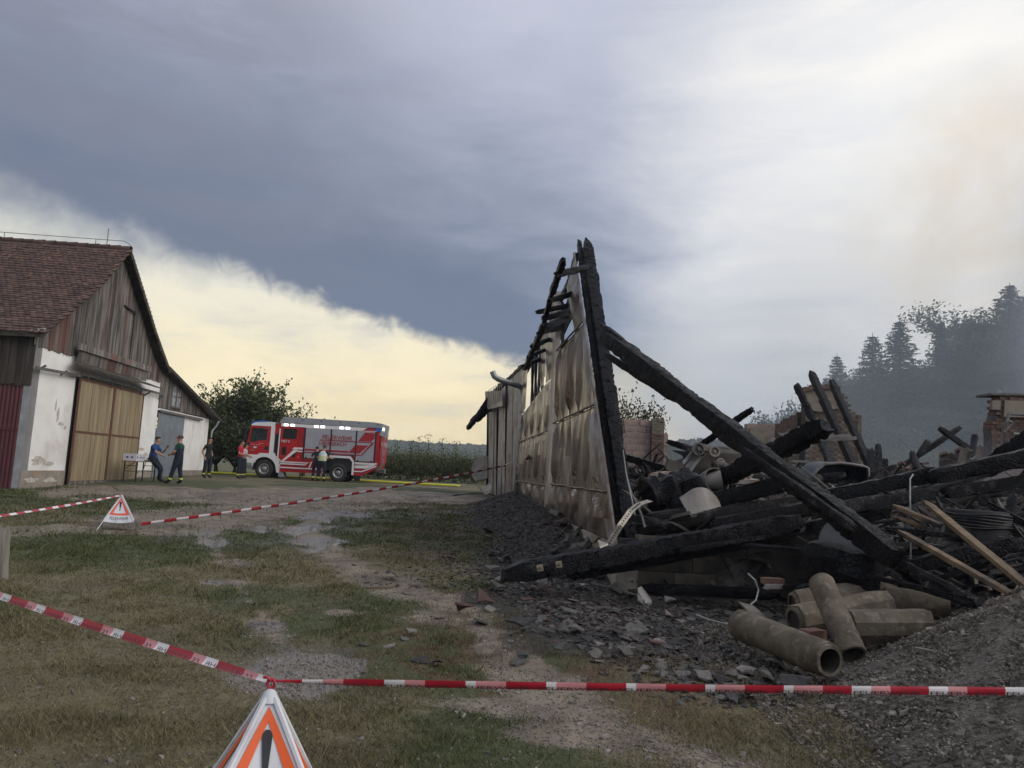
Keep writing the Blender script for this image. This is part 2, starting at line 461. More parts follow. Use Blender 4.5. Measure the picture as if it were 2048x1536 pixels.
def ground_zs(x, y):
    i = np.clip(np.searchsorted(ys, y), 1, nr - 1); ty = (y - ys[i - 1]) / (ys[i] - ys[i - 1])
    u = x / (5.5 + np.maximum(0, y - 3) * .86); j = np.clip(np.searchsorted(us, u), 1, nc - 1); tx = (u - us[j - 1]) / (us[j] - us[j - 1])
    return (GZ[i - 1, j - 1] * (1 - tx) + GZ[i - 1, j] * tx) * (1 - ty) + (GZ[i, j - 1] * (1 - tx) + GZ[i, j] * tx) * ty

gm = bpy.data.materials.new('ground_soil_and_turf'); gm.use_nodes = True
t = NT(gm.node_tree); t.n.clear()
b = t.node('ShaderNodeBsdfPrincipled'); o = t.node('ShaderNodeOutputMaterial'); t.link(b.outputs[0], o.inputs[0])
za = t.node('ShaderNodeVertexColor', layer_name='zone_a').outputs[0]; zb = t.node('ShaderNodeVertexColor', layer_name='zone_b').outputs[0]
dirt, wet, ash = t.sep(za); lush, rust, _q = t.sep(zb)
pos = t.node('ShaderNodeNewGeometry').outputs['Position']
f1 = t.noise(pos, 3, 6, .6, .3); f2 = t.noise(pos, 14, 6, .65, .3); f3 = t.noise(pos, 60, 4, .65); f4 = t.noise(pos, .35, 4, .5)
straw = t.mix(t.smooth(f2, .35, .65), (.175, .145, .080), (.110, .100, .050))
green = t.mix(t.smooth(f2, .3, .7), (.052, .070, .026), (.085, .090, .035))
turf = t.mix(t.smooth(t.math('ADD', lush, t.math('MULTIPLY', t.math('SUBTRACT', f2, .5), 1.2)), .3, .75), straw, green)
turf = t.mix(t.math('MULTIPLY', rust, t.smooth(f1, .4, .62)), turf, (.115, .062, .036))
soil = t.mix(t.smooth(f1, .35, .65), (.262, .215, .158), (.155, .124, .090))
soil = t.mix(t.smooth(f3, .58, .72, 0, .75), soil, (.26, .235, .21))
soil = t.mix(t.smooth(f3, .42, .30, 0, .6), soil, (.07, .06, .052))
dmask = t.smooth(t.math('ADD', dirt, t.math('MULTIPLY', t.math('SUBTRACT', f2, .5), .9)), .34, .66)
dk = t.smooth(t.noise(pos, .9, 5, .6, .4), .46, .66)
turf = t.mix(t.math('MULTIPLY', dk, .45), turf, (.050, .042, .026))
soil = t.mix(t.math('MULTIPLY', dk, .65), soil, (.085, .066, .052))
col = t.mix(dmask, turf, soil)
soot = t.mix(t.smooth(f2, .35, .62), (.014, .013, .013), (.042, .038, .034))
soot = t.mix(t.smooth(f3, .6, .72, 0, .5), soot, (.11, .10, .09))
amask = t.smooth(t.math('ADD', ash, t.math('MULTIPLY', t.math('SUBTRACT', f1, .5), 1.0)), .35, .7)
col = t.mix(amask, col, soot)
far = t.sep(pos)[1]
wmask = t.math('MULTIPLY', t.smooth(t.math('ADD', wet, t.math('MULTIPLY', t.math('SUBTRACT', f2, .5), 1.5)), .50, .74), t.smooth(dmask, .0, .35, .45, 1.0))
col = t.mix(t.math('MULTIPLY', wmask, .55), col, (.05, .043, .038))
field = t.mix(t.smooth(f4, .35, .65), (.075, .082, .03), (.12, .11, .05))
col = t.mix(t.smooth(far, 44, 56), col, field)
t.link(col, b.inputs['Base Color'])
t.link(t.smooth(wmask, .0, 1.0, .92, .08), b.inputs['Roughness'])
b.inputs['Specular IOR Level'].default_value = .5
hgt = t.math('ADD', t.math('MULTIPLY', f3, .55), t.math('MULTIPLY', f2, .9))
bn = t.node('ShaderNodeBump'); bn.inputs['Distance'].default_value = .03
t.link(t.smooth(wmask, .3, 1.0, .9, .22), bn.inputs['Strength']); t.link(hgt, bn.inputs['Height']); t.link(bn.outputs[0], b.inputs['Normal'])
ground = link_mesh('ground', gme, gm); tag(ground, 'trampled grass yard with muddy wheel tracks, wet patches and soot beside the ruin', kind='structure')

# ------------------------------------------------------------------ far wooded hills
def ridge_mesh(name, r0, r1, az0, az1, prof, n=700, seed=0, rows=10, rough=3.0):
    az = np.linspace(radians(az0), radians(az1), n); V = []
    for k in range(rows):
        tt = k / (rows - 1); r = r0 + (r1 - r0) * tt
        h = np.array([prof(math.degrees(a)) for a in az]) * (sin(tt * pi / 2) ** .8)
        h = h + (fbm(az * 60, np.full(n, k * 1.7), 1.0, seed, 4) - .5) * rough * (tt > 0) + (fbm(az * 500, np.full(n, k * 3.1), 1.0, seed + 5, 3) - .5) * rough * 1.1 * (tt > 0)
        V.append(np.stack([np.sin(az) * r, np.cos(az) * r, h - (2 if k == 0 else 0)], -1))
    V = np.concatenate(V)
    # back side down to the ground
    back = V[-n:].copy(); back[:, :2] *= 1.05; back[:, 2] = -2; V = np.concatenate([V, back]); rows += 1
    i = (np.arange(rows - 1)[:, None] * n + np.arange(n - 1)[None, :]).ravel()
    return np_mesh(name, V, np.stack([i, i + 1, i + n + 1, i + n], -1), smooth=False)
m_wood = mat('distant_woodland', (.030, .042, .022), (.055, .068, .032), scale=.08, rough=.95, bump=.6, bscale=.4, detail=8)
def prof_a(a):
    return 30 + 4.5 * sin(a * .13 + 1.2) + 2 * sin(a * .41) - max(0, a) * .15
me = ridge_mesh('hills', 620, 900, -60, 50, prof_a, n=1500, seed=3, rough=3.5)
hl = link_mesh('hills', me, m_wood); tag(hl, 'long low wooded ridge along the horizon, hazy blue', kind='structure')
def prof_b(a): return 4 + 21 * sst(3, 15, a)
me = ridge_mesh('hills', 330, 420, 2, 30, prof_b, n=900, seed=9, rough=3.0)
hl = link_mesh('hills', me, m_wood); tag(hl, 'nearer wooded rise seen beyond the ruin', kind='structure')
# ------------------------------------------------------------------ shared materials
def charmat(name, c1, c2, c3, vs, gloss, ash=.6):
    m = bpy.data.materials.new(name); m.use_nodes = True; t = NT(m.node_tree); t.n.clear()
    b = t.node('ShaderNodeBsdfPrincipled'); o = t.node('ShaderNodeOutputMaterial'); t.link(b.outputs[0], o.inputs[0])
    cd = t.node('ShaderNodeTexCoord').outputs['Object']
    warp = t.vmath('ADD', cd, t.vmath('MULTIPLY', t.noise(cd, 6, 3, .6, out='Color'), (.05, .05, .05)))
    v = t.node('ShaderNodeTexVoronoi', feature='DISTANCE_TO_EDGE'); t.put(v.inputs['Vector'], warp); v.inputs['Scale'].default_value = vs
    crack = t.smooth(v.outputs['Distance'], .0, .10); n1 = t.noise(cd, 7, 6, .65, .3); n2 = t.noise(cd, 45, 4, .6)
    col = t.mix(t.smooth(n1, .4, .7), c1, c2); col = t.mix(t.math('MULTIPLY', t.smooth(n1, ash, ash + .12), t.smooth(n2, .4, .6)), col, c3)
    r = t.node('ShaderNodeObjectInfo').outputs['Random']; k = t.math('MULTIPLY', t.math('ADD', .7, t.math('MULTIPLY', r, .6)), t.math('ADD', .35, t.math('MULTIPLY', crack, .65)))
    t.link(t.vmath('MULTIPLY', col, t.comb(k, k, k)), b.inputs['Base Color']); t.link(t.smooth(n1, .3, .7, gloss, gloss + .25), b.inputs['Roughness']); b.inputs['Specular IOR Level'].default_value = .22
    bn = t.node('ShaderNodeBump'); bn.inputs['Strength'].default_value = 1.0; bn.inputs['Distance'].default_value = .022
    t.link(t.math('ADD', t.math('MULTIPLY', crack, .8), t.math('MULTIPLY', n2, .35)), bn.inputs['Height']); t.link(bn.outputs[0], b.inputs['Normal']); MATS[name] = m; return m
m_char = charmat('charred_wood', (.0045, .0045, .006), (.010, .010, .012), (.045, .043, .041), 17, .38, .64)
m_charash = charmat('ashy_charred_wood', (.014, .014, .015), (.040, .038, .037), (.12, .115, .108), 30, .6, .52)
m_sheet = mat('scorched_sheet_metal', (.215, .188, .165), (.140, .118, .102), scale=4.2, rough=.27, rough2=.48, metal=.75, bump=.15, bscale=5, c3=(.130, .070, .054), s3=1.3, vary=.05, stretch=(1, 1, .22))
m_sheet2 = mat('scorched_sheet_metal_pale', (.275, .252, .226), (.185, .165, .143), scale=4.6, rough=.34, rough2=.52, metal=.75, bump=.15, bscale=5, c3=(.150, .090, .070), s3=1.5, vary=.05, stretch=(1, 1, .22))
m_beige = mat('beige_coated_sheet', (.37, .34, .295), (.27, .245, .21), scale=2.5, rough=.55, metal=.0, spec=.4, bump=.1, vary=.15, c3=(.20, .14, .10), s3=1.1)
m_galv = mat('galvanised_pipe', (.32, .33, .31), (.22, .23, .22), scale=5, rough=.45, metal=.5, vary=.1)
m_conc = mat('sooty_concrete', (.16, .14, .115), (.075, .066, .055), scale=3, rough=.9, bump=.5, bscale=20, c3=(.045, .042, .038), s3=1.2, vary=.2)
m_conclt = mat('concrete_edge', (.34, .31, .26), (.22, .20, .17), scale=4, rough=.9, bump=.4, bscale=20)
m_dark = mat('soot_and_shade_black', (.016, .016, .018), (.028, .027, .028), scale=6, rough=.9, bump=.5)  # soot in the ruin; on the unburnt barn, shade put into the colour
m_seam = mat('sheet_seam', (.18, .14, .115), (.09, .07, .06), scale=6, rough=.5, metal=.7)

W0 = Vector(G(1240, 1195)); _vd = ray(900, 939); WD = Vector((_vd.x, _vd.y, 0)).normalized(); WN = Vector((-WD.y, WD.x, 0))   # WN points out of the wall (to the left)
def wp(s, z, off=0.0): return Vector((W0.x, W0.y, 0)) + WD * s + WN * off + Vector((0, 0, z))
def wsz(px, py, off=0.0):
    q = PLN(px, py, (W0.x + WN.x * off, W0.y + WN.y * off), WD)
    return (q - Vector((W0.x, W0.y, q.z))).dot(WD), q.z

def crumple(quad, seed, amp=.07, nu=16, nv=14, fold=1.0, m=None, name='sheet_panel', parent=None, pt=None, thick=.004):
    """a buckled sheet; quad = four (s, z) corners BL, BR, TR, TL"""
    pt = pt or wp
    r = random.Random(seed); BL, BR, TR, TL = quad
    ph = r.uniform(-.25, .25); k = r.uniform(.8, 1.25); sg = 1 if r.random() < .8 else -1; vs = []; fs = []
    for j in range(nv + 1):
        for i in range(nu + 1):
            u = i / nu; v = j / nv
            s = (BL[0] * (1 - u) + BR[0] * u) * (1 - v) + (TL[0] * (1 - u) + TR[0] * u) * v
            z = (BL[1] * (1 - u) + BR[1] * u) * (1 - v) + (TL[1] * (1 - u) + TR[1] * u) * v
            e = min(u, 1 - u, v * 1.0, (1 - v) * 1.0); edge_ = min(1, e * 5)
            wv = max(.10, 1 - abs(2 * v - 1 - ph) * .95); d1 = max(0, 1 - abs(2 * u - 1 - ph * .4) / wv)
            d2 = abs(((u * k + v * .55 + ph) % 1.0) - .5); d3 = abs(((u * k - v * .5 + ph * 2) % 1.0) - .5)
            o = amp * (sg * 1.15 * d1 * fold * min(1, min(v, 1 - v) * 6) + .42 * sin(u * 4 * pi + seed * 1.7) * edge_ * (.4 + .6 * mnoise.noise(Vector((u * 2, v * 1.2, seed)))) + .16 * (d2 - .25) * edge_ * (1 if seed % 3 else -1)) + .012 * nz3((s * 2, z * 2, seed), 1) * edge_
            vs.append(pt(s, z, o))
    n = nu + 1
    for j in range(nv):
        for i in range(nu):
            a = j * n + i
            if (i + j) % 2: fs += [(a, a + 1, a + n + 1), (a, a + n + 1, a + n)]
            else: fs += [(a, a + 1, a + n), (a + 1, a + n + 1, a + n)]
    mb = MB(); mb.add(vs, fs)
    o = mb.build(name, m or m_sheet, parent, smooth=False)
    smooth_angle(o, 4)
    return o

def jag_beam(p0, p1, w, h=None, seed=0, m=None, name='charred_beam', label=None, group=None, parent=None, step=.055, rough=.12, cat='beam', taper0=.7, taper1=.7, bend=.0, nodup=False, crack=.06):
    """a burnt timber: squared section eaten away, cracked across, ragged ends"""
    p0 = Vector(p0); p1 = Vector(p1); h = h or w; L = (p1 - p0).length; d = (p1 - p0) / L
    up = Vector((0, 0, 1)) if abs(d.z) < .95 else Vector((0, 1, 0))
    sx = d.cross(up).normalized(); sy = sx.cross(d).normalized(); r = random.Random(seed * 31 + 5)
    step = max(step, L / 170); n = max(4, int(L / step)); vs = []; fs = []
    # rounded square section, 12 points
    sec = []
    for (a, b) in ((1, .30), (.97, .97), (.33, 1), (-.30, 1), (-.97, .95), (-1, .33), (-1, -.30), (-.95, -.97), (-.33, -1), (.30, -1), (.97, -.95), (1, -.33)): sec.append((a * .5, b * .5))
    m_ = len(sec); sd = r.uniform(0, 50); bx, by = r.uniform(-1, 1), r.uniform(-.3, 1)
    for i in range(n + 1):
        tt = i / n; x = L * tt
        te = 1.0
        if tt < .06: te = taper0 + (1 - taper0) * (tt / .06)
        if tt > .94: te = min(te, taper1 + (1 - taper1) * ((1 - tt) / .06))
        base = 1 + rough * 1.6 * mnoise.noise(Vector((x * .9, sd, 0)))
        off = Vector((0, 0, 0)) + sy * (bend * L * sin(pi * tt) * by) + sx * (bend * L * sin(pi * tt) * bx)
        for k, (a, b) in enumerate(sec):
            q = 1 + rough * mnoise.noise(Vector((x * 3.1, k * 1.3 + sd, 2))) + rough * .6 * mnoise.noise(Vector((x * 11, k * 2.1 + sd, 7)))
            q *= base * te * ((1 - crack * r.random() * 2.2) if r.random() < .42 else 1.0)
            if k in (1, 4, 7, 10): q *= 1 - rough * .8 * abs(mnoise.noise(Vector((x * 2.3, k * 3.7 + sd, 4)))) * 2
            e = 0
            if i in (0, n): e = r.uniform(-.05, .05)
            vs.append(p0 + d * (x + e) + off + sx * (a * w * q) + sy * (b * h * q))
    for i in range(n):
        for k in range(m_):
            fs.append((i * m_ + k, i * m_ + (k + 1) % m_, (i + 1) * m_ + (k + 1) % m_, (i + 1) * m_ + k))
    fs += [tuple(range(m_))[::-1], tuple(n * m_ + k for k in range(m_))]
    mb = MB(); mb.add(vs, fs); o = mb.build(name, m or m_char, parent)
    smooth_angle(o, 38)
    if label: tag(o, label, cat, group)
    return o

# ------------------------------------------------------------------ the sheet-metal clad wall, still standing
wall = empty('metal_clad_wall', wp(0, 0), 'tall buckled sheet metal barn wall left standing beside the charred post', 'wall')
def edge_s(z): return .27 + (z - .70) * .93
rows = [(.70, 1.39), (1.41, 2.79), (2.81, 4.50)]
k = 0
for ri, (z0, z1) in enumerate(rows):
    xs = [None, 1.35, 2.45, 3.55, 4.6, 5.6, 6.55, 7.42]
    cuts = [c for c in xs[1:] if c > edge_s(z0) + .25]
    prev = None
    for ci, c in enumerate(cuts):
        a0 = edge_s(z0) if prev is None else prev; a1 = max(edge_s(z1), a0 if prev is not None else 0)
        if prev is None: quad = ((edge_s(z0), z0), (c, z0), (max(c, edge_s(z1) + .02), z1), (edge_s(z1), z1))
        else: quad = ((prev, z0), (c, z0), (max(c, edge_s(z1) + .05), z1), (max(prev, edge_s(z1)), z1))
        if quad[2][0] - quad[3][0] > .03 or prev is None:
            k += 1
            crumple(quad, 100 + k * 7, amp=(.05 + .05 * ((k * 7) % 5) / 4), m=(m_sheet if (k % 3) else m_sheet2), parent=wall)
        prev = c
# upper sheet that still hangs at the peak
def wq(*pp, off=0.0): return [wsz(a, b, off) for a, b in pp]
for pts, mm, a in ((((1150, 668), (1168, 640), (1150, 512), (1133, 575)), m_sheet2, .10),
                   (((1092, 733), (1101, 725), (1100, 655), (1090, 664)), m_sheet2, .05),
                   (((1083, 762), (1091, 752), (1091, 668), (1081, 684)), m_sheet, .04)):
    crumple(pts_ := wq(*pts), int(a * 1000), amp=a, m=mm, parent=wall)
# second bay, beyond the joint
for ri, (z0, z1) in enumerate(((.66, 1.34), (1.36, 2.66), (2.68, 3.95))):
    for ci in range(5):
        a = 8.15 + ci * 1.72; b_ = a + 1.70
        crumple(((a, z0), (b_, z0), (b_, z1 - (.1 * ci if ri == 2 else 0)), (a, z1 - (.1 * (ci - 1) if ri == 2 and ci else 0))), 300 + ri * 10 + ci, amp=.07, m=(m_sheet2 if (ri + ci) % 2 else m_sheet), parent=wall, nu=12, nv=12)
crumple(((8.15, 3.97), (9.6, 3.97), (9.6, 5.85), (8.15, 6.2)), 41, amp=.06, m=m_sheet2, parent=wall)
crumple(((10.0, 4.0), (10.9, 4.0), (10.9, 5.75), (10.0, 5.85)), 42, amp=.05, m=m_sheet2, parent=wall)
crumple(((14.9, 3.75), (16.8, 3.6), (16.8, 5.2), (14.9, 5.3)), 43, amp=.05, m=m_sheet, parent=wall)
# seams with folded edges between the rows
for s0, s1, z in ((edge_s(1.4), 7.42, 1.40), (edge_s(2.8), 7.42, 2.80), (edge_s(4.5), 7.42, 4.51), (8.15, 16.75, 1.35), (8.15, 16.75, 2.67)):
    mb = MB(); n = int((s1 - s0) / .18); pts = [wp(s0 + (s1 - s0) * i / n, z + .02 * nz3((i * .7, z, 0)), .035 + .015 * nz3((i * .9, z, 4))) for i in range(n + 1)]
    mb.tube(pts, .022, 6); mb.build('seam_rail', m_seam, wall)
# slanted edge trim, top rails and studs
mb = MB()
mb.tube([wp(edge_s(z) - .03, z, .02) for z in np.linspace(.66, 6.3, 26)], .028, 6); mb.build('edge_trim', m_sheet2, wall)
rail = [wsz(a, b) for a, b in ((1149, 509), (1133, 562), (1116, 602), (1097, 651), (1078, 683), (1060, 722), (1049, 744))]
for (a, b) in zip(rail[:-1], rail[1:]):
    jag_beam(wp(a[0], a[1], -.06), wp(b[0], b[1], -.06), .10, .16, seed=int(a[0] * 10), name='top_rail', parent=wall, rough=.2)
for a, b in (((1121, 606), (1122, 694)), ((1110, 625), (1111, 713)), ((1079, 682), (1079, 760)), ((1068, 705), (1069, 790)), ((1062, 716), (1062, 800))):
    mb = MB(); s0, z0 = wsz(*a); s1, z1 = wsz(*b); mb.bar(wp(s0, z0, -.04), wp(s1, z1, -.04), .07, .09); mb.build('stud', m_char, wall)
mb = MB(); mb.bar(wp(*wsz(1121, 692), -.05), wp(*wsz(1134, 684), -.05), .12, .1); mb.build('nogging', m_char, wall)
# boards burnt through behind the upper sheets
for i, pl in enumerate((((1132, 566), (1138, 620), (1124, 648), (1121, 604)), ((1121, 604), (1124, 648), (1112, 676), (1110, 622)), ((1110, 622), (1111, 678), (1101, 680), (1100, 650)))):
    q = [wp(*wsz(*c), -.14) for c in pl]; mb = MB(); mb.prism(q, WN * -.03); mb.build('burnt_board', m_char, wall)
# dark sheets stand in for the shaded window slots of the second bay
mb = MB()
for i in range(4):
    s = 11.3 + i * .95; mb.prism([wp(s, 3.98 - i * .05, -.12), wp(s + .5, 3.98 - i * .05, -.12), wp(s + .5, 5.6 - i * .12, -.12), wp(s, 5.65 - i * .12, -.12)], WN * -.03)
mb.build('window_slot_shade', m_char, wall)
# post between the bays and concrete base
mb = MB(); mb.bar(wp(7.78, 0.3, .02), wp(7.95, 6.0, -.02), .46, .12, up=WN); mb.build('door_post', m_beige, wall)
mb = MB(); mb.prism([wp(0.02, -.2, .06), wp(17.2, .2, .06), wp(17.2, .64, .06), wp(0.02, .69, .06)], WN * -.30); mb.build('concrete_base', m_conclt, wall)
mb = MB(); mb.prism([wp(1.6, .60, .09), wp(6.9, .60, .09), wp(6.9, .72, .09), wp(1.2, .72, .09)], WN * -.05); mb.build('base_board', m_beige, wall)
mb = MB(); mb.tube([wp(12.0, 2.1, .1), wp(12.2, 2.05, .14), wp(12.5, 2.1, .1)], .05, 6); mb.build('door_handle', m_seam, wall)
# framing visible behind the slanted edge
# overhanging rafter with lath stubs
raf = empty('overhanging_rafter', wp(7.4, 5.5, .5), 'thin burnt rafter with lath stubs hanging off the top of the sheet metal wall', 'rafter')
rp = [wsz(a, b, .55) for a, b in ((1127, 520), (1104, 587), (1086, 651), (1077, 676), (1065, 702), (1050, 738))]
for a, b in zip(rp[:-1], rp[1:]): jag_beam(wp(*a, .55), wp(*b, .55), .11, .13, seed=int(a[0] * 7), name='rafter_length', parent=raf, rough=.22)
for a, b, y0, y1 in ((1112, 1136, 549, 546), (1097, 1114, 602, 599), (1074, 1110, 625, 607), (1086, 1104, 637, 635), (1086, 1095, 655, 653), (1075, 1091, 667, 665), (1063, 1068, 694, 693), (1055, 1061, 714, 713), (1047, 1053, 732, 730)):
    s0, z0 = wsz(a, y0, .62); s1, z1 = wsz(b, y1, .25)
    jag_beam(wp(s0, z0, .62), wp((s0 + s1) / 2, z1, -.05), .10, .12, seed=a, name='lath_stub', parent=raf, rough=.25)

# charred corner post in two split timbers
pst = empty('charred_post', wp(.1, .3, -.2), 'tall charred double timber leaning up behind the sheet metal edge, split at its top', 'post')
s_t, z_t = wsz(1172, 480, -.25); s_b, z_b = wsz(1262, 1088, -.25)
jag_beam(wp(s_b, z_b, -.25), wp(s_t, z_t, -.25), .23, .26, seed=3, name='post_timber', parent=pst, step=.045, rough=.10, crack=.12, taper1=.35)
s_t, z_t = wsz(1158, 486, -.12); s_b, z_b = wsz(1240, 1085, -.12)
jag_beam(wp(s_b, z_b, -.12), wp(s_t, z_t, -.12), .10, .20, seed=4, name='post_timber', parent=pst, step=.045, rough=.13, crack=.10)

# ------------------------------------------------------------------ far bay with torn beige sheets
B0 = P(1034, 1005, 27.2); B1 = P(973, 985, 34.5); BD = Vector((B1.x - B0.x, B1.y - B0.y, 0)); BL_ = BD.length; BD.normalize(); BN = Vector((-BD.y, BD.x, 0))
def bp(s, z, off=0.0): return Vector((B0.x, B0.y, 0)) + BD * s + BN * off + Vector((0, 0, z))
def bsz(px, py, off=0.0):
    q = PLN(px, py, (B0.x + BN.x * off, B0.y + BN.y * off), BD); return (q - Vector((B0.x, B0.y, q.z))).dot(BD), q.z
bay = empty('torn_sheet_bay', bp(0, .4), 'far end of the burnt barn clad in torn beige sheets', 'wall')
for i, (x0, x1, xt0, xt1, yt0, yt1, yb) in enumerate(((1034, 1024, 1045, 1027, 737, 748, 1003), (1023, 1010, 1026, 1016, 750, 762, 998), (1009, 1003, 1011, 1004, 770, 778, 992), (1001, 994, 1006, 998, 812, 815, 991), (992, 987, 993, 989, 822, 824, 988), (985, 977, 988, 977, 824, 825, 986))):
    crumple([bsz(x1, yb), bsz(x0, yb + 3), bsz(xt0, yt0), bsz(xt1, yt1)], 500 + i, amp=.06, m=m_beige, parent=bay, nu=5, nv=12, pt=bp)
mb = MB(); q = [bp(*bsz(a, b, -.25), -.25) for a, b in ((1036, 1000), (975, 984), (975, 830), (1000, 775), (1044, 742))]; mb.prism(q, BN * -.1); mb.build('sooty_inner_boards', m_dark, bay)
q = [bsz(a, b, .25) for a, b in ((1005, 812), (971, 820), (970, 783), (1004, 781))]
o = crumple([q[1], q[0], q[3], q[2]], 77, amp=.015, m=m_beige, parent=bay, pt=lambda s, z, o: bp(s, z, .25 + o), name='hanging_panel')
for i in range(9):
    mb = MB(); s0 = q[1][0] + (q[0][0] - q[1][0]) * (i + .5) / 9; mb.bar(bp(s0, q[1][1] + .05, .28), bp(s0, q[2][1] - .05, .28), .03, .03); mb.build('panel_rib', m_beige, bay)
for i, (a, b) in enumerate((((1046, 733), (1020, 758)), ((1022, 757), (1004, 772)), ((1003, 770), (985, 792)))):
    jag_beam(bp(*bsz(*a, -.05), -.05), bp(*bsz(*b, -.05), -.05), .2, .22, seed=60 + i, name='eave_timber', parent=bay, rough=.3)
mb = MB(); mb.bar(bp(*bsz(975, 985), 0), bp(*bsz(977, 800), 0), .12, .12); mb.build('end_post', m_charash, bay)
mb = MB()
for y in (862, 900, 935, 968):
    mb.bar(bp(*bsz(1008, y), -.1), bp(*bsz(990, y - 3), -.1), .08, .10)
mb.build('wall_girt', m_charash, bay)
# burnt roof overhang sagging off the far end
ov = empty('sagging_eave', P(955, 830, 34), 'burnt roof overhang sagging out past the far end of the wall', 'roof overhang')
jag_beam(P(935, 858, 33.5), P(976, 802, 34), .28, .22, seed=71, name='rafter_end', parent=ov, rough=.35, taper0=.5)
jag_beam(P(954, 842, 34), P(980, 815, 34.3), .22, .2, seed=72, name='rafter_end', parent=ov, rough=.4)
jag_beam(P(972, 806, 34), P(1002, 772, 34.3), .3, .2, seed=73, name='rafter_end', parent=ov, rough=.35, bend=.06)
mb = MB(); mb.prism([P(936, 853, 33.6), P(972, 797, 33.8), P(978, 792, 34.6), P(941, 849, 34.4)], (0, 0, -.05)); mb.build('roof_board', m_charash, ov)
# rain pipe on the corner with its swan neck
dp = empty('downpipe', P(1031, 1006, 27), 'grey rain downpipe with a swan neck sticking out above the tape end', 'downpipe')
mb = MB(); mb.tube([P(1032, 998, 26.9), P(1040, 880, 26.9), P(1046, 782, 26.9)], .085, 12); mb.build('pipe_shaft', m_galv, dp, smooth=True)
mb = MB(); mb.tube([P(1046, 786, 26.9), P(1045, 777, 26.85), P(1036, 771, 26.8), P(1012, 764, 26.6), P(996, 758, 26.5), P(989, 753, 26.5), P(985, 743, 26.5)], .10, 12, cap=False); mb.build('swan_neck', m_galv, dp, smooth=True)
mb = MB(); mb.tube([P(1029.5, 1006, 26.9), P(1031.5, 992, 26.9)], .13, 12); mb.build('pipe_shoe', m_dark, dp)
for y in (965, 945, 825): mb = MB(); mb.tube([P(1032 + (998 - y) * .068, y, 26.9), P(1032 + (998 - y) * .068, y - 3, 26.9)], .105, 12); mb.build('pipe_bracket', m_galv, dp)
# sheets torn off and lying at the foot
mb = MB(); pts = [(975, 912), (958, 914), (948, 922), (943, 936), (944, 952), (950, 962), (975, 956)]
mb.prism([P(a, b, 33.2) for a, b in pts], (0, .03, 0)); tag(mb.build('torn_sheet', m_beige), 'rounded beige sheet leaning against the far corner of the barn', 'metal sheet')
mb = MB(); vs = []
for i in range(9):
    tt = i / 8; vs += [P(949 + 30 * tt, 964 + 12 * sin(tt * pi), 31.5), P(958 + 27 * tt, 975 + 14 * sin(tt * pi), 29.5)]
mb.add(vs, [(2 * i, 2 * i + 1, 2 * i + 3, 2 * i + 2) for i in range(8)]); o = mb.build('folded_sheet', m_beige, smooth=True); tag(o, 'sagging folded metal sheet on the ground under the rounded beige one', 'metal sheet')
for i, (x0, y0, x1, y1) in enumerate(((825, 982, 930, 973), (815, 993, 978, 986), (898, 973, 930, 969))):
    a = G(x0, y0); b_ = G(x1, y1); mb = MB(); n = 8
    for j in range(n):
        u0, u1 = j / n, (j + 1) / n; p_ = a.lerp(b_, u0) + Vector((0, 0, .06 + .05 * sin(u0 * 9))); q_ = a.lerp(b_, u1) + Vector((0, 0, .06 + .05 * sin(u1 * 9)))
        wv = Vector((0, .28, 0)); mb.add([p_ - wv, q_ - wv, q_ + wv, p_ + wv, p_ - wv + Vector((0, 0, .012)), q_ - wv + Vector((0, 0, .012)), q_ + wv + Vector((0, 0, .012)), p_ + wv + Vector((0, 0, .012))], [(3, 2, 1, 0), (4, 5, 6, 7), (0, 1, 5, 4), (2, 3, 7, 6)])
    lb = ('pale metal strip on the mud, the farther of the two long ones', 'longer pale metal strip on the mud nearest the ash', 'short pale strip of sheet lying beyond the two long strips')[i]
    tag(mb.build('fallen_strip', m_beige), lb, 'metal strip', 'metal strips lying at the far corner')

# ------------------------------------------------------------------ low block wall under the ruin's front
m_block = mat('soot_stained_block', (.125, .105, .078), (.065, .056, .045), scale=2.2, rough=.92, bump=.5, bscale=25, vary=.22, c3=(.03, .028, .026), s3=1.0)
fb = empty('block_plinth', wp(0, 0), 'low soot stained concrete block wall below the front of the ruin', 'wall')
FD = Vector((-WN.x, -WN.y, 0))
blk = MB().box((0, 0, 0), (.49, .24, .225)); bme = None
z = 0.04; row = 0
while z < .75:
    s = -.02 + (.25 if row % 2 else 0)
    first = True
    while s < 9.0:
        c = Vector((W0.x, W0.y, 0)) + FD * (s + .25) + WD * .13 + Vector((0, 0, z + .0))
        if bme is None:
            o = MB().box((0, 0, 0), (.49, .24, .225)).build('block', m_block, fb, local=True); bme = o.data
            bev = None
        else: o = link_mesh('block', bme, None, fb)
        o.location = c - wloc(fb) + WD * random.uniform(-.008, .008); o.rotation_euler = (0, 0, atan2(FD.y, FD.x) + random.uniform(-.01, .01))
        s += .5
    z += .235; row += 1
mb = MB(); mb.prism([Vector((W0.x, W0.y, -.1)) + WD * .04 + FD * .0, Vector((W0.x, W0.y, -.1)) + WD * .04 + FD * 9, Vector((W0.x, W0.y, .80)) + WD * .04 + FD * 9, Vector((W0.x, W0.y, .80)) + WD * .04], WD * .19)
mb.build('mortar_core', m_dark, fb)
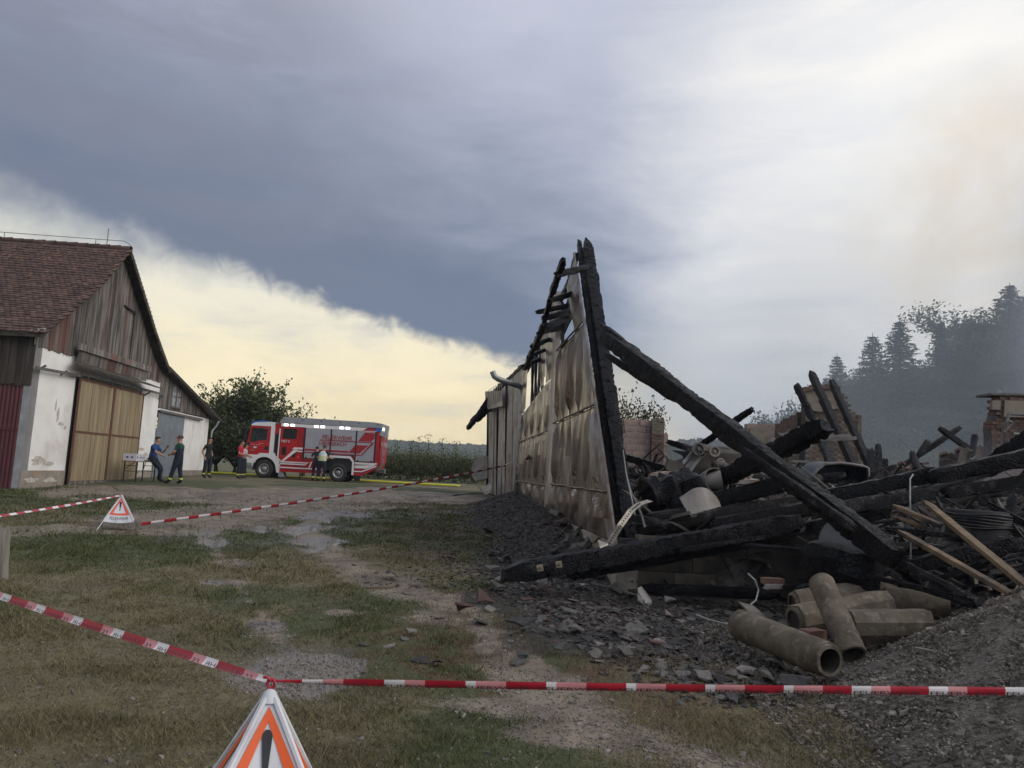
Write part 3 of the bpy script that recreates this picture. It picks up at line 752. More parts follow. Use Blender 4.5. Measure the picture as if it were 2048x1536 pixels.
# ------------------------------------------------------------------ old barn on the left
A0 = G(36, 979); AD = WD.copy(); AN = Vector((AD.y, -AD.x, 0))           # AN points from the gable towards the yard
AZ = A0.z
SL = -AN                                                                  # along the barn, away from the gable
def ap(s, z, off=0.0): return Vector((A0.x, A0.y, 0)) + AD * s + AN * off + Vector((0, 0, z))
def asz(px, py, off=0.0):
    q = PLN(px, py, (A0.x + AN.x * off, A0.y + AN.y * off), AD); return (q - Vector((A0.x, A0.y, q.z))).dot(AD), q.z
m_plaster = mat('whitewashed_plaster', (.86, .845, .81), (.78, .765, .73), scale=1.4, rough=.9, bump=.35, bscale=9, c3=(.66, .63, .57), s3=.6, detail=8)
m_plinth = mat('grey_plinth_render', (.34, .30, .25), (.24, .21, .175), scale=2.5, rough=.92, bump=.5, bscale=14, c3=(.36, .24, .14), s3=.9)
m_greyr = mat('grey_corner_render', (.36, .36, .36), (.25, .25, .25), scale=2, rough=.9, bump=.4)
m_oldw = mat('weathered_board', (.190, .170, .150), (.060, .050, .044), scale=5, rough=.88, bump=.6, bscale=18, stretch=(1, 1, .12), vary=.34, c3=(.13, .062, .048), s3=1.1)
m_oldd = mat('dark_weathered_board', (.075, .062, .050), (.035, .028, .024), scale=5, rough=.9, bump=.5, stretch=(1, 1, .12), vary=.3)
m_doorw = mat('tan_door_board', (.340, .270, .165), (.235, .180, .105), scale=5, rough=.8, bump=.35, bscale=20, stretch=(1, 1, .10), vary=.16, c3=(.36, .29, .18), s3=1.6)
m_rustf = mat('rusty_steel_frame', (.16, .065, .045), (.10, .05, .035), scale=8, rough=.8, bump=.3)
m_tile = mat('old_clay_tile', (.108, .062, .050), (.058, .038, .032), scale=3, rough=.85, bump=.4, bscale=16, vary=.38, c3=(.10, .08, .06), s3=1.3)
m_tile_s = mat('old_clay_tiles_mass', (.108, .062, .050), (.054, .036, .031), scale=7, rough=.85, bump=.4, bscale=16, c3=(.19, .10, .065), s3=4)
m_redd = mat('wine_red_corrugated', (.105, .020, .028), (.070, .018, .022), scale=3, rough=.55, vary=.0)
m_greyd = mat('blue_grey_door', (.200, .225, .245), (.155, .175, .19), scale=2, rough=.6)
m_steel = mat('dull_steel', (.18, .17, .16), (.11, .10, .09), scale=8, rough=.6, metal=.3)
m_win = mat('dusty_window_glass', (.30, .33, .34), (.12, .13, .14), scale=3, rough=.25)
m_zinc = mat('zinc_gutter', (.40, .41, .41), (.30, .31, .31), scale=4, rough=.5, metal=.3)
barn = empty('old_barn', ap(0, AZ), 'white plastered barn with grey plank gable and red tiled roof', 'barn')
ov_l = [asz(a, b, .35) for a, b in ((262, 500), (213, 560), (150, 614), (112, 645), (88, 667))]
ov_r = [asz(a, b, .35) for a, b in ((262, 500), (283, 560), (300, 612), (312, 655), (323, 697), (334, 724))]
PK = (4.78, 8.95)
# roof line in (s, z), left slope from ridge to eave and right slope to the lean-to
left_line = [PK, (3.13, 7.38), (1.22, 6.0), (.2, 5.31), (-.39, 4.90)]
right_line = [PK, (5.96, 8.05), (7.01, 7.26), (7.84, 6.56), (8.64, 5.86), (9.45, 5.38), (10.1, 5.12)]
lean_line = [(9.9, 5.25), (17.6, 3.55)]
def zline(s):
    L_ = sorted(left_line + right_line[1:]) if s <= 10.05 else lean_line
    for (a, za_), (b_, zb_) in zip(L_[:-1], L_[1:]):
        if a <= s <= b_: return za_ + (zb_ - za_) * (s - a) / (b_ - a)
    return L_[0][1] if s < L_[0][0] else L_[-1][1]
# masonry
WT = 4.55
mb = MB()
def wallblock(s0, s1, z0, z1, o1=0.0, th=.45): mb.prism([ap(s0, z0, o1), ap(s1, z0, o1), ap(s1, z1, o1), ap(s0, z1, o1)], AN * -th)
wallblock(0, 2.62, AZ - .3, WT); wallblock(7.98, 9.95, AZ - .3, WT + .08); wallblock(2.62, 7.98, 4.02, WT, o1=-.004)
wallblock(13.3, 17.0, AZ - .3, 3.52, o1=-.003); wallblock(9.95, 13.3, 3.46, 3.54, o1=-.006)
mb.build('plaster_wall', m_plaster, barn)
for s0, s1 in ((-.01, 2.60), (8.0, 9.95), (13.32, 17.01)):
    mb = MB(); mb.prism([ap(s0, AZ - .3, .03), ap(s1, AZ - .3, .03), ap(s1, .90, .03), ap(s0, .90, .03)], AN * -.02); mb.build('plinth', m_plinth, barn)
# places where the plaster has come off
m_expos = mat('exposed_rubble_masonry', (.62, .58, .51), (.42, .37, .30), scale=9, rough=.95, bump=1.0, bscale=14)
rr = random.Random(3)
for (cs, cz_, rs, rz_) in ((.9, 1.2, .62, .16), (1.55, 1.12, .4, .10), (1.75, 2.65, .10, .30), (2.0, 2.38, .26, .08), (1.55, 2.95, .06, .24), (2.3, 2.28, .12, .07), (8.6, 1.75, .4, .09), (9.2, 1.55, .3, .1), (.6, .62, .5, .10), (1.7, .6, .55, .09), (8.7, .72, .5, .10)):
    pts = []
    for i in range(34):
        a = 2 * pi * i / 34; q = .75 + .38 * mnoise.noise(Vector((cos(a) * 1.3 + cs * 5, sin(a) * 1.3, cz_ * 3))) + rr.uniform(-.07, .07); pts.append(ap(cs + cos(a) * rs * q, max(AZ - .1, cz_ + sin(a) * rz_ * q), .036 if cz_ < .9 else .006))
    mb = MB(); mb.prism(pts, AN * -.004); mb.build('bare_patch', m_expos, barn)
# jagged top course of the plaster
mb = MB()
s = 0.05
while s < 2.5:
    w_ = rr.uniform(.12, .26); mb.prism([ap(s, WT + .002, .0), ap(s + w_ * .85, WT + .002, .0), ap(s + w_ * .85, WT + rr.uniform(.03, .13), .0), ap(s, WT + rr.uniform(.03, .13), .0)], AN * -.2); s += w_
mb.build('ragged_course', m_plaster, barn)
# near corner and camera-facing long side
def lp(l, z, off=0.0): return Vector((A0.x, A0.y, 0)) + SL * l - AD * off + Vector((0, 0, z))     # l = metres along the long side, off towards the camera
mb = MB(); mb.prism([lp(0.0, AZ - .3, .02), lp(.20, AZ - .3, .02), lp(.20, 4.6, .02), lp(0.0, 4.6, .02)], AD * .4); mb.build('corner_pillar', m_greyr, barn)
mb = MB(); n = 48
for i in range(n):
    l = .20 + i * .12; mb.prism([lp(l, AZ, .0), lp(l + .04, AZ, .035), lp(l + .08, AZ, .035), lp(l + .12, AZ, .0), lp(l + .12, AZ, -.02), lp(l, AZ, -.02)], (0, 0, 3.42 - AZ))
mb.build('red_corrugated_door', m_redd, barn)
mb = MB(); mb.prism([lp(.20, 2.05, .045), lp(5.9, 2.05, .045), lp(5.9, 2.12, .045), lp(.20, 2.12, .045)], AD * .02); mb.build('door_batten', m_redd, barn)
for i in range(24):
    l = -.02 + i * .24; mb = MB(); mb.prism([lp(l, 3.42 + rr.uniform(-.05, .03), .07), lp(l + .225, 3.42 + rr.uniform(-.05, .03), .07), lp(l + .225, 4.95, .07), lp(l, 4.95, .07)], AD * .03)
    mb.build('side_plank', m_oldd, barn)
mb = MB(); mb.bx(0, 0, 0, 0, 0, 0); mb = MB(); mb.prism([lp(-.0, 3.42, .03), lp(6, 3.42, .03), lp(6, 4.9, .03), lp(0, 4.9, .03)], AD * .02); mb.build('side_backing', m_dark, barn)
# gable planks, each its own board
s = -.12
while s < 9.98:
    w_ = rr.uniform(.15, .21); zb_ = 4.62 + rr.uniform(-.05, .03)
    if 2.1 < s < 7.8: zb_ = 4.66
    zt0 = zline(s + .01) - .10; zt1 = zline(s + w_ - .012) - .10; o_ = rr.uniform(.015, .04)
    mb = MB()
    if 5.55 < s < 6.5 :   # loading hatch in the gable, set back a little, with a head board
        mb.prism([ap(s, zb_, o_ - .03), ap(s + w_ - .012, zb_, o_ - .03), ap(s + w_ - .012, 6.95, o_ - .03), ap(s, 6.95, o_ - .03)], AN * -.025); mb.build('hatch_plank', m_oldw, barn)
        mb = MB(); mb.prism([ap(s, 7.0, o_), ap(s + w_ - .012, 7.0, o_), ap(s + w_ - .012, zt1, o_), ap(s, zt0, o_)], AN * -.025)
    else: mb.prism([ap(s, zb_, o_), ap(s + w_ - .012, zb_, o_), ap(s + w_ - .012, zt1, o_), ap(s, zt0, o_)], AN * -.025)
    mb.build('gable_plank', m_oldw, barn); s += w_
mb = MB(); mb.bar(ap(5.5, 7.02, .06), ap(6.6, 6.93, .06), .05, .05); mb.build('hatch_head', m_dark, barn)
s = 9.98
while s < 17.9:
    w_ = rr.uniform(.16, .22)
    zb_ = 3.56; zt0 = zline(s + .02) - .07; zt1 = zline(s + w_) - .07; o_ = rr.uniform(.015, .04)
    if zt1 > zb_ + .03:
        mb = MB(); mb.prism([ap(s, zb_, o_), ap(s + w_ - .012, zb_, o_), ap(s + w_ - .012, zt1, o_), ap(s, zt0, o_)], AN * -.025); mb.build('gable_plank', m_oldw, barn)
    s += w_
mb = MB(); mb.prism([ap(-.1, 4.56, -.02), ap(10, 4.56, -.02), ap(10, 5.1, -.02), PKp if False else ap(4.8, 8.7, -.02), ap(-.1, 4.9, -.02)], AN * -.03); mb.build('gable_backing', m_dark, barn)
mb = MB(); mb.prism([ap(10, 3.5, -.02), ap(17.5, 3.5, -.02), ap(17.5, 3.6, -.02), ap(10, 5.1, -.02)], AN * -.03); mb.build('gable_backing', m_dark, barn)
# lean-to window
win = MB().bx(0, 0, 0, 0, 0, 0); mb = MB()
def frame_rect(mb, s0, s1, z0, z1, w_, off, th=.05):
    for a, b_, c, d in ((s0, s1, z0, z0 + w_), (s0, s1, z1 - w_, z1), (s0, s0 + w_, z0 + w_, z1 - w_), (s1 - w_, s1, z0 + w_, z1 - w_)):
        mb.prism([ap(a, c, off), ap(b_, c, off), ap(b_, d, off), ap(a, d, off)], AN * -th)
frame_rect(mb, 11.2, 12.5, 3.66, 4.72, .09, .085); mb.prism([ap(11.81, 3.74, .08), ap(11.89, 3.74, .08), ap(11.89, 4.64, .08), ap(11.81, 4.64, .08)], AN * -.04)
wo_ = mb.build('window', m_oldw, barn)
for a in (11.29, 11.89):
    mb = MB(); mb.prism([ap(a, 3.75, .06), ap(a + .52, 3.75, .06), ap(a + .52, 4.63, .06), ap(a, 4.63, .06)], AN * -.01); mb.build('pane', m_win, wo_)
    mb = MB(); mb.prism([ap(a, 4.17, .075), ap(a + .52, 4.17, .075), ap(a + .52, 4.21, .075), ap(a, 4.21, .075)], AN * -.012); mb.build('glazing_bar', m_oldw, wo_)
# big sliding door
for li, (s0, s1) in enumerate(((2.66, 5.33), (5.35, 8.02))):
    lf = empty('sliding_door_leaf', ap(s0, AZ, .14) - wloc(barn), None, None); lf.parent = barn
    n = 17; w_ = (s1 - s0 - .12) / n
    for zi, (z0, z1) in enumerate(((.56, 2.15), (2.22, 3.90))):
        for i in range(n):
            a = s0 + .06 + i * w_; o_ = .13 + rr.uniform(-.006, .006)
            m2 = MB(); m2.prism([ap(a, z0, o_), ap(a + w_ - .012, z0, o_), ap(a + w_ - .012, z1, o_), ap(a, z1, o_)], AN * -.03); m2.build('door_plank', m_doorw, lf)
    m2 = MB(); frame_rect(m2, s0, s1, .46, 3.96, .065, .15, .06); m2.prism([ap(s0 + .065, 2.155, .147), ap(s1 - .065, 2.155, .147), ap(s1 - .065, 2.215, .147), ap(s0 + .065, 2.215, .147)], AN * -.05)
    m2.build('steel_frame', m_rustf, lf)
    m2 = MB(); m2.prism([ap(s0, .40, .16), ap(s1, .40, .16), ap(s1, .55, .16), ap(s0, .55, .16)], AN * -.05); m2.build('kick_board', m_oldw, lf)
    m2 = MB()
    for q in (.15, .85):
        c = s0 + (s1 - s0) * q; m2.bar(ap(c, 3.9, .17), ap(c, 4.14, .17), .05, .03)
    m2.build('hanger', m_steel, lf)
mb = MB(); mb.prism([ap(2.62, AZ - .1, .0), ap(7.98, AZ - .1, .0), ap(7.98, 4.02, .0), ap(2.62, 4.02, .0)], AN * -.1); mb.build('doorway_shade', m_dark, barn)  # black sheet stands in for the shade behind the sliding door
mb = MB(); mb.bar(ap(-.15, 3.93, .16), ap(2.6, 4.02, .16), .05, .09); mb.bar(ap(2.6, 4.1, .16), ap(10.1, 4.12, .16), .05, .09); mb.build('door_track', m_steel, barn)
mb = MB()
for s_ in (.3, 1.6, 8.4, 9.9): mb.bar(ap(s_, 3.92, .0), ap(s_, 4.06, .20), .04, .06)
mb.build('track_bracket', m_steel, barn)
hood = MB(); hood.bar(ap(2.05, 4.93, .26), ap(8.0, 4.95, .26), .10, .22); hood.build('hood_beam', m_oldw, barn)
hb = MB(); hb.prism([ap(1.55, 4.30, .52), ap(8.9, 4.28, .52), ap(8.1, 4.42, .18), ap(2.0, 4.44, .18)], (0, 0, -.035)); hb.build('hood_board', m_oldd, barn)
s = 2.15
while s < 7.9:
    m2 = MB(); w_ = .16; m2.prism([ap(s, 4.44, .20), ap(s + .145, 4.44, .20), ap(s + .145, 4.82, .24), ap(s, 4.82, .24)], AN * -.02); m2.build('hood_plank', m_oldw, barn); s += w_
# grey lean-to door with its track
mb = MB(); n = 22; w_ = (13.25 - 10.05) / n
for i in range(n):
    a = 10.05 + i * w_; mb.prism([ap(a, AZ + .2, .03), ap(a + w_ * .3, AZ + .2, .055), ap(a + w_ * .7, AZ + .2, .055), ap(a + w_, AZ + .2, .03), ap(a + w_, AZ + .2, .01), ap(a, AZ + .2, .01)], (0, 0, 3.36 - AZ - .2))
mb.build('grey_sheet_door', m_greyd, barn)
mb = MB(); mb.bar(ap(10.05, 3.42, .1), ap(15.6, 3.40, .1), .05, .10); mb.build('lean_to_track', m_steel, barn)
# roof: boards below, tiles above
LEN = 16.0
def roof_slab(line, nm, l0, l1, th=.09):
    mb = MB()
    for (a, za_), (b_, zb_) in zip(line[:-1], line[1:]):
        c = [ap(a, za_, .35) , ap(b_, zb_, .35)]; ext = SL * (l1)
        vs = [c[0], c[1], c[1] + ext, c[0] + ext]; dz = Vector((0, 0, -th)); vs += [v + dz for v in vs]
        mb.add(vs, [(0, 1, 2, 3), (7, 6, 5, 4), (0, 4, 5, 1), (1, 5, 6, 2), (2, 6, 7, 3), (3, 7, 4, 0)])
    return mb.build(nm, m_oldd, barn)
roof_slab(left_line, 'roof_boarding', 0, LEN); roof_slab(right_line, 'roof_boarding', 0, LEN); 
mb = MB(); c0 = ap(9.4, 5.42, .35); c1 = ap(17.7, 3.58, .35)
vs = [c0, c1, c1 + SL * LEN, c0 + SL * LEN]; vs += [v + Vector((0, 0, -.10)) for v in vs]
mb.add(vs, [(0, 1, 2, 3), (7, 6, 5, 4), (0, 4, 5, 1), (1, 5, 6, 2), (2, 6, 7, 3), (3, 7, 4, 0)]); mb.build('lean_to_roof', m_steel, barn)
# exposed lath ends under the far verge
mb = MB(); tot = 30
for i in range(tot):
    q = i / tot; s_ = 4.95 + 5.0 * q; z_ = zline(s_); mb.bar(ap(s_, z_ - .04, .42), ap(s_, z_ - .04, .0), .05, .045)
mb.build('lath_end', m_oldw, barn)
mb = MB(); mb.bar(ap(4.85, 8.83, .37), ap(7.84, 6.47, .37), .04, .16); mb.bar(ap(7.84, 6.47, .37), ap(9.9, 5.08, .37), .04, .16); mb.build('verge_board', m_oldd, barn)
mb = MB(); mb.bar(ap(9.7, 5.24, .40), ap(17.7, 3.50, .40), .04, .14); mb.build('verge_board', m_oldd, barn)
def path_pt(line, dist):
    for (a, za_), (b_, zb_) in zip(line[:-1], line[1:]):
        L_ = hypot(b_ - a, zb_ - za_)
        if dist <= L_: t_ = dist / L_; return a + (b_ - a) * t_, za_ + (zb_ - za_) * t_, atan2(zb_ - za_, b_ - a)
        dist -= L_
    return b_, zb_, atan2(zb_ - za_, b_ - a)
tl = sum(hypot(b_[0] - a[0], b_[1] - a[1]) for a, b_ in zip(left_line[:-1], left_line[1:]))
tiles = []
rowsn = int(tl / .165)
for r_ in range(rowsn):
    s_, z_, an = path_pt(left_line, r_ * .165 + .17)
    for c in range(int(LEN / .19)):
        l = c * .19 + (.095 if r_ % 2 else 0) - .02
        w_pos = ap(s_, z_, .33) + SL * l
        px, py = proj(w_pos.x, w_pos.y, w_pos.z)
        if px < -260: break
        tiles.append((w_pos, an, (w_pos - Vector((0, 0, CZ))).length, px))
vis = sorted([t_ for t_ in tiles if t_[3] > -15], key=lambda t_: t_[2]); near_t = vis[:300]; ids = {id(t_) for t_ in near_t}; rest = [t_ for t_ in tiles if id(t_) not in ids]
tv = [(-.09, -.17, .0), (.09, -.17, .0), (.09, .10, .0), (.055, .155, .0), (0, .175, .0), (-.055, .155, .0), (-.09, .10, .0)]
tvt = [(x, y, z + .024) for x, y, z in tv]
tf = [tuple(range(7, 14)), tuple(range(7))[::-1]] + [(i, (i + 1) % 7, 7 + (i + 1) % 7, 7 + i) for i in range(7)]
def tile_mat(w_pos, an, jit):
    ex = SL; ey = (AD * cos(an) + Vector((0, 0, sin(an)))); ez = ex.cross(ey);
    if ez.z < 0: ez = -ez
    ang = radians(9) + jit[0]; y2 = ey * cos(ang) + ez * sin(ang); z2 = -ey * sin(ang) + ez * cos(ang)
    x2 = ex * cos(jit[1]) + y2 * sin(jit[1]); y3 = y2 * cos(jit[1]) - ex * sin(jit[1])
    return x2, y3, z2
tme = None
for w_pos, an, _d, _p in near_t:
    x2, y3, z2 = tile_mat(w_pos, an, (rr.uniform(-.035, .05), rr.uniform(-.05, .05)))
    pos_ = w_pos + z2 * (.03 + rr.uniform(0, .012))
    if tme is None: tme = np_mesh; tme = bpy.data.meshes.new('tile'); tme.from_pydata(tv + tvt, [], tf); tme.materials.append(m_tile)
    o = link_mesh('tile', tme, None, barn)
    M_ = Matrix((x2, y3, z2)).transposed().to_4x4(); M_.translation = pos_ - wloc(barn); o.matrix_local = M_
VV = []; FF = []
for w_pos, an, _d, _p in rest:
    x2, y3, z2 = tile_mat(w_pos, an, (rr.uniform(-.035, .05), rr.uniform(-.05, .05))); pos_ = w_pos + z2 * (.03 + rr.uniform(0, .012)) - wloc(barn); k = len(VV)
    for v in tv + tvt: VV.append(pos_ + x2 * v[0] + y3 * v[1] + z2 * v[2])
    FF += [tuple(i + k for i in f) for f in tf]
me = bpy.data.meshes.new('roof_tiles'); me.from_pydata(VV, [], FF); o = link_mesh('roof_tiles', me, m_tile_s, barn); o['kind'] = 'stuff'
# ridge caps
for i in range(44):
    c = ap(PK[0], PK[1] + .02, .38) + SL * (i * .38); m2 = MB(); m2.lathe(c, SL, [(0, .125 + rr.uniform(0, .015)), (.40, .105)], 10); m2.build('ridge_tile', m_tile, barn, smooth=True)
mb = MB(); mb.tube([ap(PK[0], PK[1] + .32, .1) + SL * q for q in np.linspace(0, LEN, 12)], .012, 5)
for q in (1.0, 4.2, 7.6, 11): mb.tube([ap(PK[0], PK[1] + .1, .1) + SL * q, ap(PK[0], PK[1] + .33, .1) + SL * q], .012, 5)
mb.tube([ap(PK[0], PK[1] + .1, .1) + SL * .6, ap(PK[0], PK[1] + .75, .1) + SL * .6], .014, 5); mb.tube([ap(PK[0], PK[1] + .32, .1), ap(PK[0], PK[1] + .25, .25), ap(PK[0] + .1, PK[1] + .1, .40)], .012, 5)
mb.build('lightning_conductor', m_steel, barn)
# zinc strip / gutter along the near eave
mb = MB(); vs = []; n = 20
for i in range(n + 1):
    q = i / n; l = q * 8; curl = .30 * max(0, 1 - l / 1.2) ** 2
    c = lp(l - .35, 4.93 + curl * .4, .30 - curl * .2)
    vs += [c + Vector((0, 0, .07)), c - AD * .08 - Vector((0, 0, .05)), c + Vector((0, 0, -.13)) + AD * .02]
mb.add(vs, [f for i in range(n) for f in ((3 * i, 3 * i + 1, 3 * i + 4, 3 * i + 3), (3 * i + 1, 3 * i + 2, 3 * i + 5, 3 * i + 4))]); mb.build('eave_gutter', m_zinc, barn)
# lean-to downpipe
mb = MB(); mb.tube([ap(17.9, 3.5, .25), ap(17.6, 3.2, .2), ap(17.3, 2.9, .1), ap(17.25, .8, .1)], .05, 8); mb.build('rain_pipe', m_galv, barn, smooth=True)
mb = MB(); mb.prism([ap(17.05, AZ - .2, -.02), ap(17.9, AZ, -.6), ap(17.9, 3.4, -.6), ap(17.05, 3.4, -.02)], AN * -.1); mb.build('side_return', m_greyr, barn)
# ------------------------------------------------------------------ fire engine
m_fred = mat('fire_engine_red', (.47, .012, .018), (.36, .014, .018), scale=2.5, rough=.28, spec=.5)
m_fred2 = mat('reflective_red', (.36, .018, .025), (.33, .018, .025), scale=2, rough=.5)
m_fwhite = mat('fire_engine_white', (.76, .75, .73), (.72, .71, .69), scale=1, rough=.35)
m_fsilver = mat('roller_shutter_silver', (.42, .43, .44), (.37, .38, .39), scale=1.5, rough=.42, metal=.35)
m_fgrey = mat('roof_rail_grey', (.34, .35, .36), (.30, .31, .32), scale=2, rough=.45, metal=.3)
m_black = mat('black_trim', (.012, .012, .013), (.02, .02, .02), scale=5, rough=.5)
m_rub = mat('tyre_rubber', (.022, .021, .020), (.04, .038, .034), scale=8, rough=.85, bump=.3)
m_rim = mat('wheel_rim_steel', (.40, .40, .40), (.26, .25, .24), scale=6, rough=.45, metal=.5)
m_blue = mat('blue_light_bar', (.03, .16, .48), (.03, .12, .40), scale=5, rough=.2)
m_white2 = mat('white_print', (.78, .74, .72), (.74, .70, .68), scale=3, rough=.6)
m_lamp = emit('lit_lamp', (1.0, .98, .95), 2.2)
m_orange = emit('orange_marker', (1.0, .25, .03), 1.2)
gl = bpy.data.materials.new('cab_glass'); gl.use_nodes = True
t = NT(gl.node_tree); t.n.clear(); tr = t.node('ShaderNodeBsdfTransparent'); tr.inputs[0].default_value = (.62, .66, .66, 1); gg = t.node('ShaderNodeBsdfGlossy'); gg.inputs['Roughness'].default_value = .05
mx = t.node('ShaderNodeMixShader'); mx.inputs[0].default_value = .12; t.link(tr.outputs[0], mx.inputs[1]); t.link(gg.outputs[0], mx.inputs[2]); o = t.node('ShaderNodeOutputMaterial'); t.link(mx.outputs[0], o.inputs[0])
m_glass = gl
m_tint = mat('tinted_glass', (.010, .014, .014), (.014, .02, .02), scale=2, rough=.12, spec=.6)
TY = 40.3
tb = P(486, 955, TY)
truck = empty('fire_engine', (tb.x, TY, .64), 'red and silver fire engine with its side lamps lit, parked across the yard', 'fire engine')
TW = 2.45; truck.scale = (.945, .945, .965)
def tp(name, m, parent=None, smooth=False):   # returns a builder context
    return MB()
def side(mb, pts, y0, th, mi=0):   # polygon in (x, z) extruded away from the viewer
    return mb.prism([(x, y0, z) for x, z in pts], (0, th, 0), mi)
def put(mb, name, m, parent=None, smooth=False):
    return mb.build(name, m, parent or truck, smooth=smooth, local=True)
# cab shell: two sides with window openings, roof, back, front
def cab_side(y0, th):
    mb = MB()
    side(mb, [(0, 1.18), (1.30, 1.18), (1.30, 2.08), (.98, 2.02), (.55, 1.98), (.42, 1.90), (.14, 1.94), (.05, 1.95)], y0, th)
    side(mb, [(.05, 1.95), (.14, 1.94), (.26, 2.66), (.20, 2.80)], y0, th)
    side(mb, [(1.12, 2.046), (1.30, 2.08), (1.30, 2.80), (1.12, 2.80)], y0, th)
    side(mb, [(.26, 2.68), (1.12, 2.68), (1.12, 2.80), (.20, 2.80)], y0, th)
    return mb
put(cab_side(0, .05), 'cab_door', m_fred); put(cab_side(TW - .05, .05), 'cab_door', m_fred)
for y0 in (.02, TW - .03):
    mb = MB(); side(mb, [(.14, 1.94), (.42, 1.90), (.55, 1.98), (1.12, 2.05), (1.12, 2.68), (.26, 2.68)], y0, .008); put(mb, 'side_window', m_glass)
mb = MB(); side(mb, [(.20, 2.80), (1.30, 2.80), (1.52, 2.80), (1.52, 3.02), (1.30, 3.04), (.45, 2.98), (.22, 2.88)], -.01, TW + .02); put(mb, 'cab_roof', m_fwhite)
mb = MB(); side(mb, [(1.30, 1.18), (1.52, 1.18), (1.52, 3.0), (1.30, 3.0)], -.012, .35); put(mb, 'cab_rear_pillar', m_fwhite); mb = MB(); side(mb, [(1.30, 1.18), (1.52, 1.18), (1.52, 3.0), (1.30, 3.0)], TW - .34, .35); put(mb, 'cab_rear_pillar', m_fwhite)
mb = MB(); mb.bx(1.36, 1.50, .34, TW - .34, 1.1, 3.0); put(mb, 'cab_rear_wall', m_black)
mb = MB(); mb.prism([(.0, .05, 1.95), (.14, .05, 1.95), (.24, .05, 2.8), (.16, .05, 2.8)], (0, .12, 0)); mb.prism([(.0, TW - .17, 1.95), (.14, TW - .17, 1.95), (.24, TW - .17, 2.8), (.16, TW - .17, 2.8)], (0, .12, 0)); put(mb, 'windscreen_post', m_black)
mb = MB(); mb.prism([(.03, .17, 1.95), (.05, .17, 1.95), (.21, .17, 2.8), (.19, .17, 2.8)], (0, TW - .34, 0)); put(mb, 'windscreen', m_glass)
mb = MB(); mb.bx(-.02, .1, .05, TW - .05, 1.15, 1.94); put(mb, 'cab_front', m_fred)
mb = MB(); mb.bx(.1, 1.36, .06, TW - .06, 1.1, 1.2); mb.bx(.12, .5, .1, TW - .1, 1.3, 1.92); put(mb, 'cab_floor_and_dash', m_black)
mb = MB(); mb.bx(.92, 1.2, .35, .95, 1.25, 2.35); put(mb, 'driver_seat', m_black)
mb = MB(); mb.lathe((.60, .62, 2.12), (.55, 0, -.6), [(0, .20), (.02, .22), (.04, .20), (.02, .18), (0, .20)], 18); put(mb, 'steering_wheel', m_black)
mb = MB(); side(mb, [(.30, 2.90), (.55, 3.0), (1.05, 3.05), (1.05, 3.08), (.70, 3.10), (.25, 3.0), (.12, 2.90)], .03, TW - .06); put(mb, 'blue_light_bar', m_blue)
mb = MB(); mb.bx(-.10, .02, .0, .10, 1.95, 2.62); mb.bx(-.10, .02, -.18, -.04, 1.98, 2.5); mb.bar((.05, -.02, 2.6), (-.04, -.12, 2.48), .03); put(mb, 'mirror', m_black)
mb = MB(); mb.bx(.02, .22, -.012, 0, 1.72, 1.88); put(mb, 'indicator_housing', m_black)
# wheel arch and front lower corner
arch = [(0.0, 1.18), (0.0, .78), (.42, .72), (.46, .58), (.50, .62)]
ring = [(1.09 + cos(a) * .66, .48 + sin(a) * .66) for a in np.linspace(pi * .96, 0.10, 14)]
outer = [(.0, .80), (.0, 1.20), (.62, 1.20), (.80, 1.34), (1.52, 1.34), (1.62, 1.40), (1.66, 1.25), (1.98, 1.02), (1.94, .34), (1.80, .34)]
mb = MB(); poly = outer + ring[::-1] + [(.43, .66), (.40, .78)]
side(mb, poly, -.02, .06); put(mb, 'front_wheel_arch', m_fwhite)
mb = MB(); side(mb, [(-.08, .62), (.42, .62), (.42, .80), (-.10, .82)], .0, TW); side(mb, [(-.02, .42), (.40, .42), (.44, .62), (-.04, .62)], .1, TW - .2); put(mb, 'bumper', m_fgrey)
mb = MB(); side(mb, [(.0, 1.20), (.7, 1.20), (.7, 1.235), (.0, 1.235)], -.006, .004); put(mb, 'door_sill_stripe', m_white2)
mb = MB(); side(mb, [(1.02, 1.52), (1.22, 1.52), (1.24, 1.72), (1.04, 1.72)], -.008, .006); put(mb, 'door_handle', m_black)
# black block stands in for the shade in the gap between cab and body
mb = MB(); mb.bx(1.53, 1.78, .1, TW - .1, .9, 2.95); put(mb, 'cab_gap_shade', m_black)
mb = MB(); side(mb, [(1.53, 2.4), (1.8, 2.4), (1.8, 3.0), (1.66, 2.98), (1.53, 2.86)], .02, TW - .04); put(mb, 'body_front_panel', m_fred)
# body
mb = MB()
side(mb, [(1.80, .40), (4.36, .40), (4.36, 1.30), (5.98, 1.30), (5.98, .40), (6.50, .42), (7.30, .86), (7.34, 1.2), (7.30, 2.98), (1.80, 3.0)], .02, TW - .04)
put(mb, 'body', m_fred)
mb = MB(); side(mb, [(1.74, 3.02), (7.42, 3.02), (7.44, 3.26), (6.9, 3.32), (1.95, 3.36)], -.02, TW + .04); put(mb, 'roof_rail', m_fgrey)
for i in range(6):
    m2 = MB(); m2.lathe((1.98 + i * 1.04, -.035, 3.24 - i * .006), (0, -1, 0), [(0, .03), (.012, .03), (.012, 0)], 10); put(m2, 'rail_bolt', m_black)
mb = MB(); side(mb, [(1.84, 2.84), (6.35, 2.84), (6.62, 3.0), (1.84, 3.0)], -.012, .03); put(mb, 'light_strip', m_white2)
for x in (2.0, 2.36, 3.68, 4.02, 5.08, 5.42):
    m2 = MB(); m2.bx(x, x + .22, -.03, -.01, 2.865, 2.98); put(m2, 'scene_lamp', m_lamp)
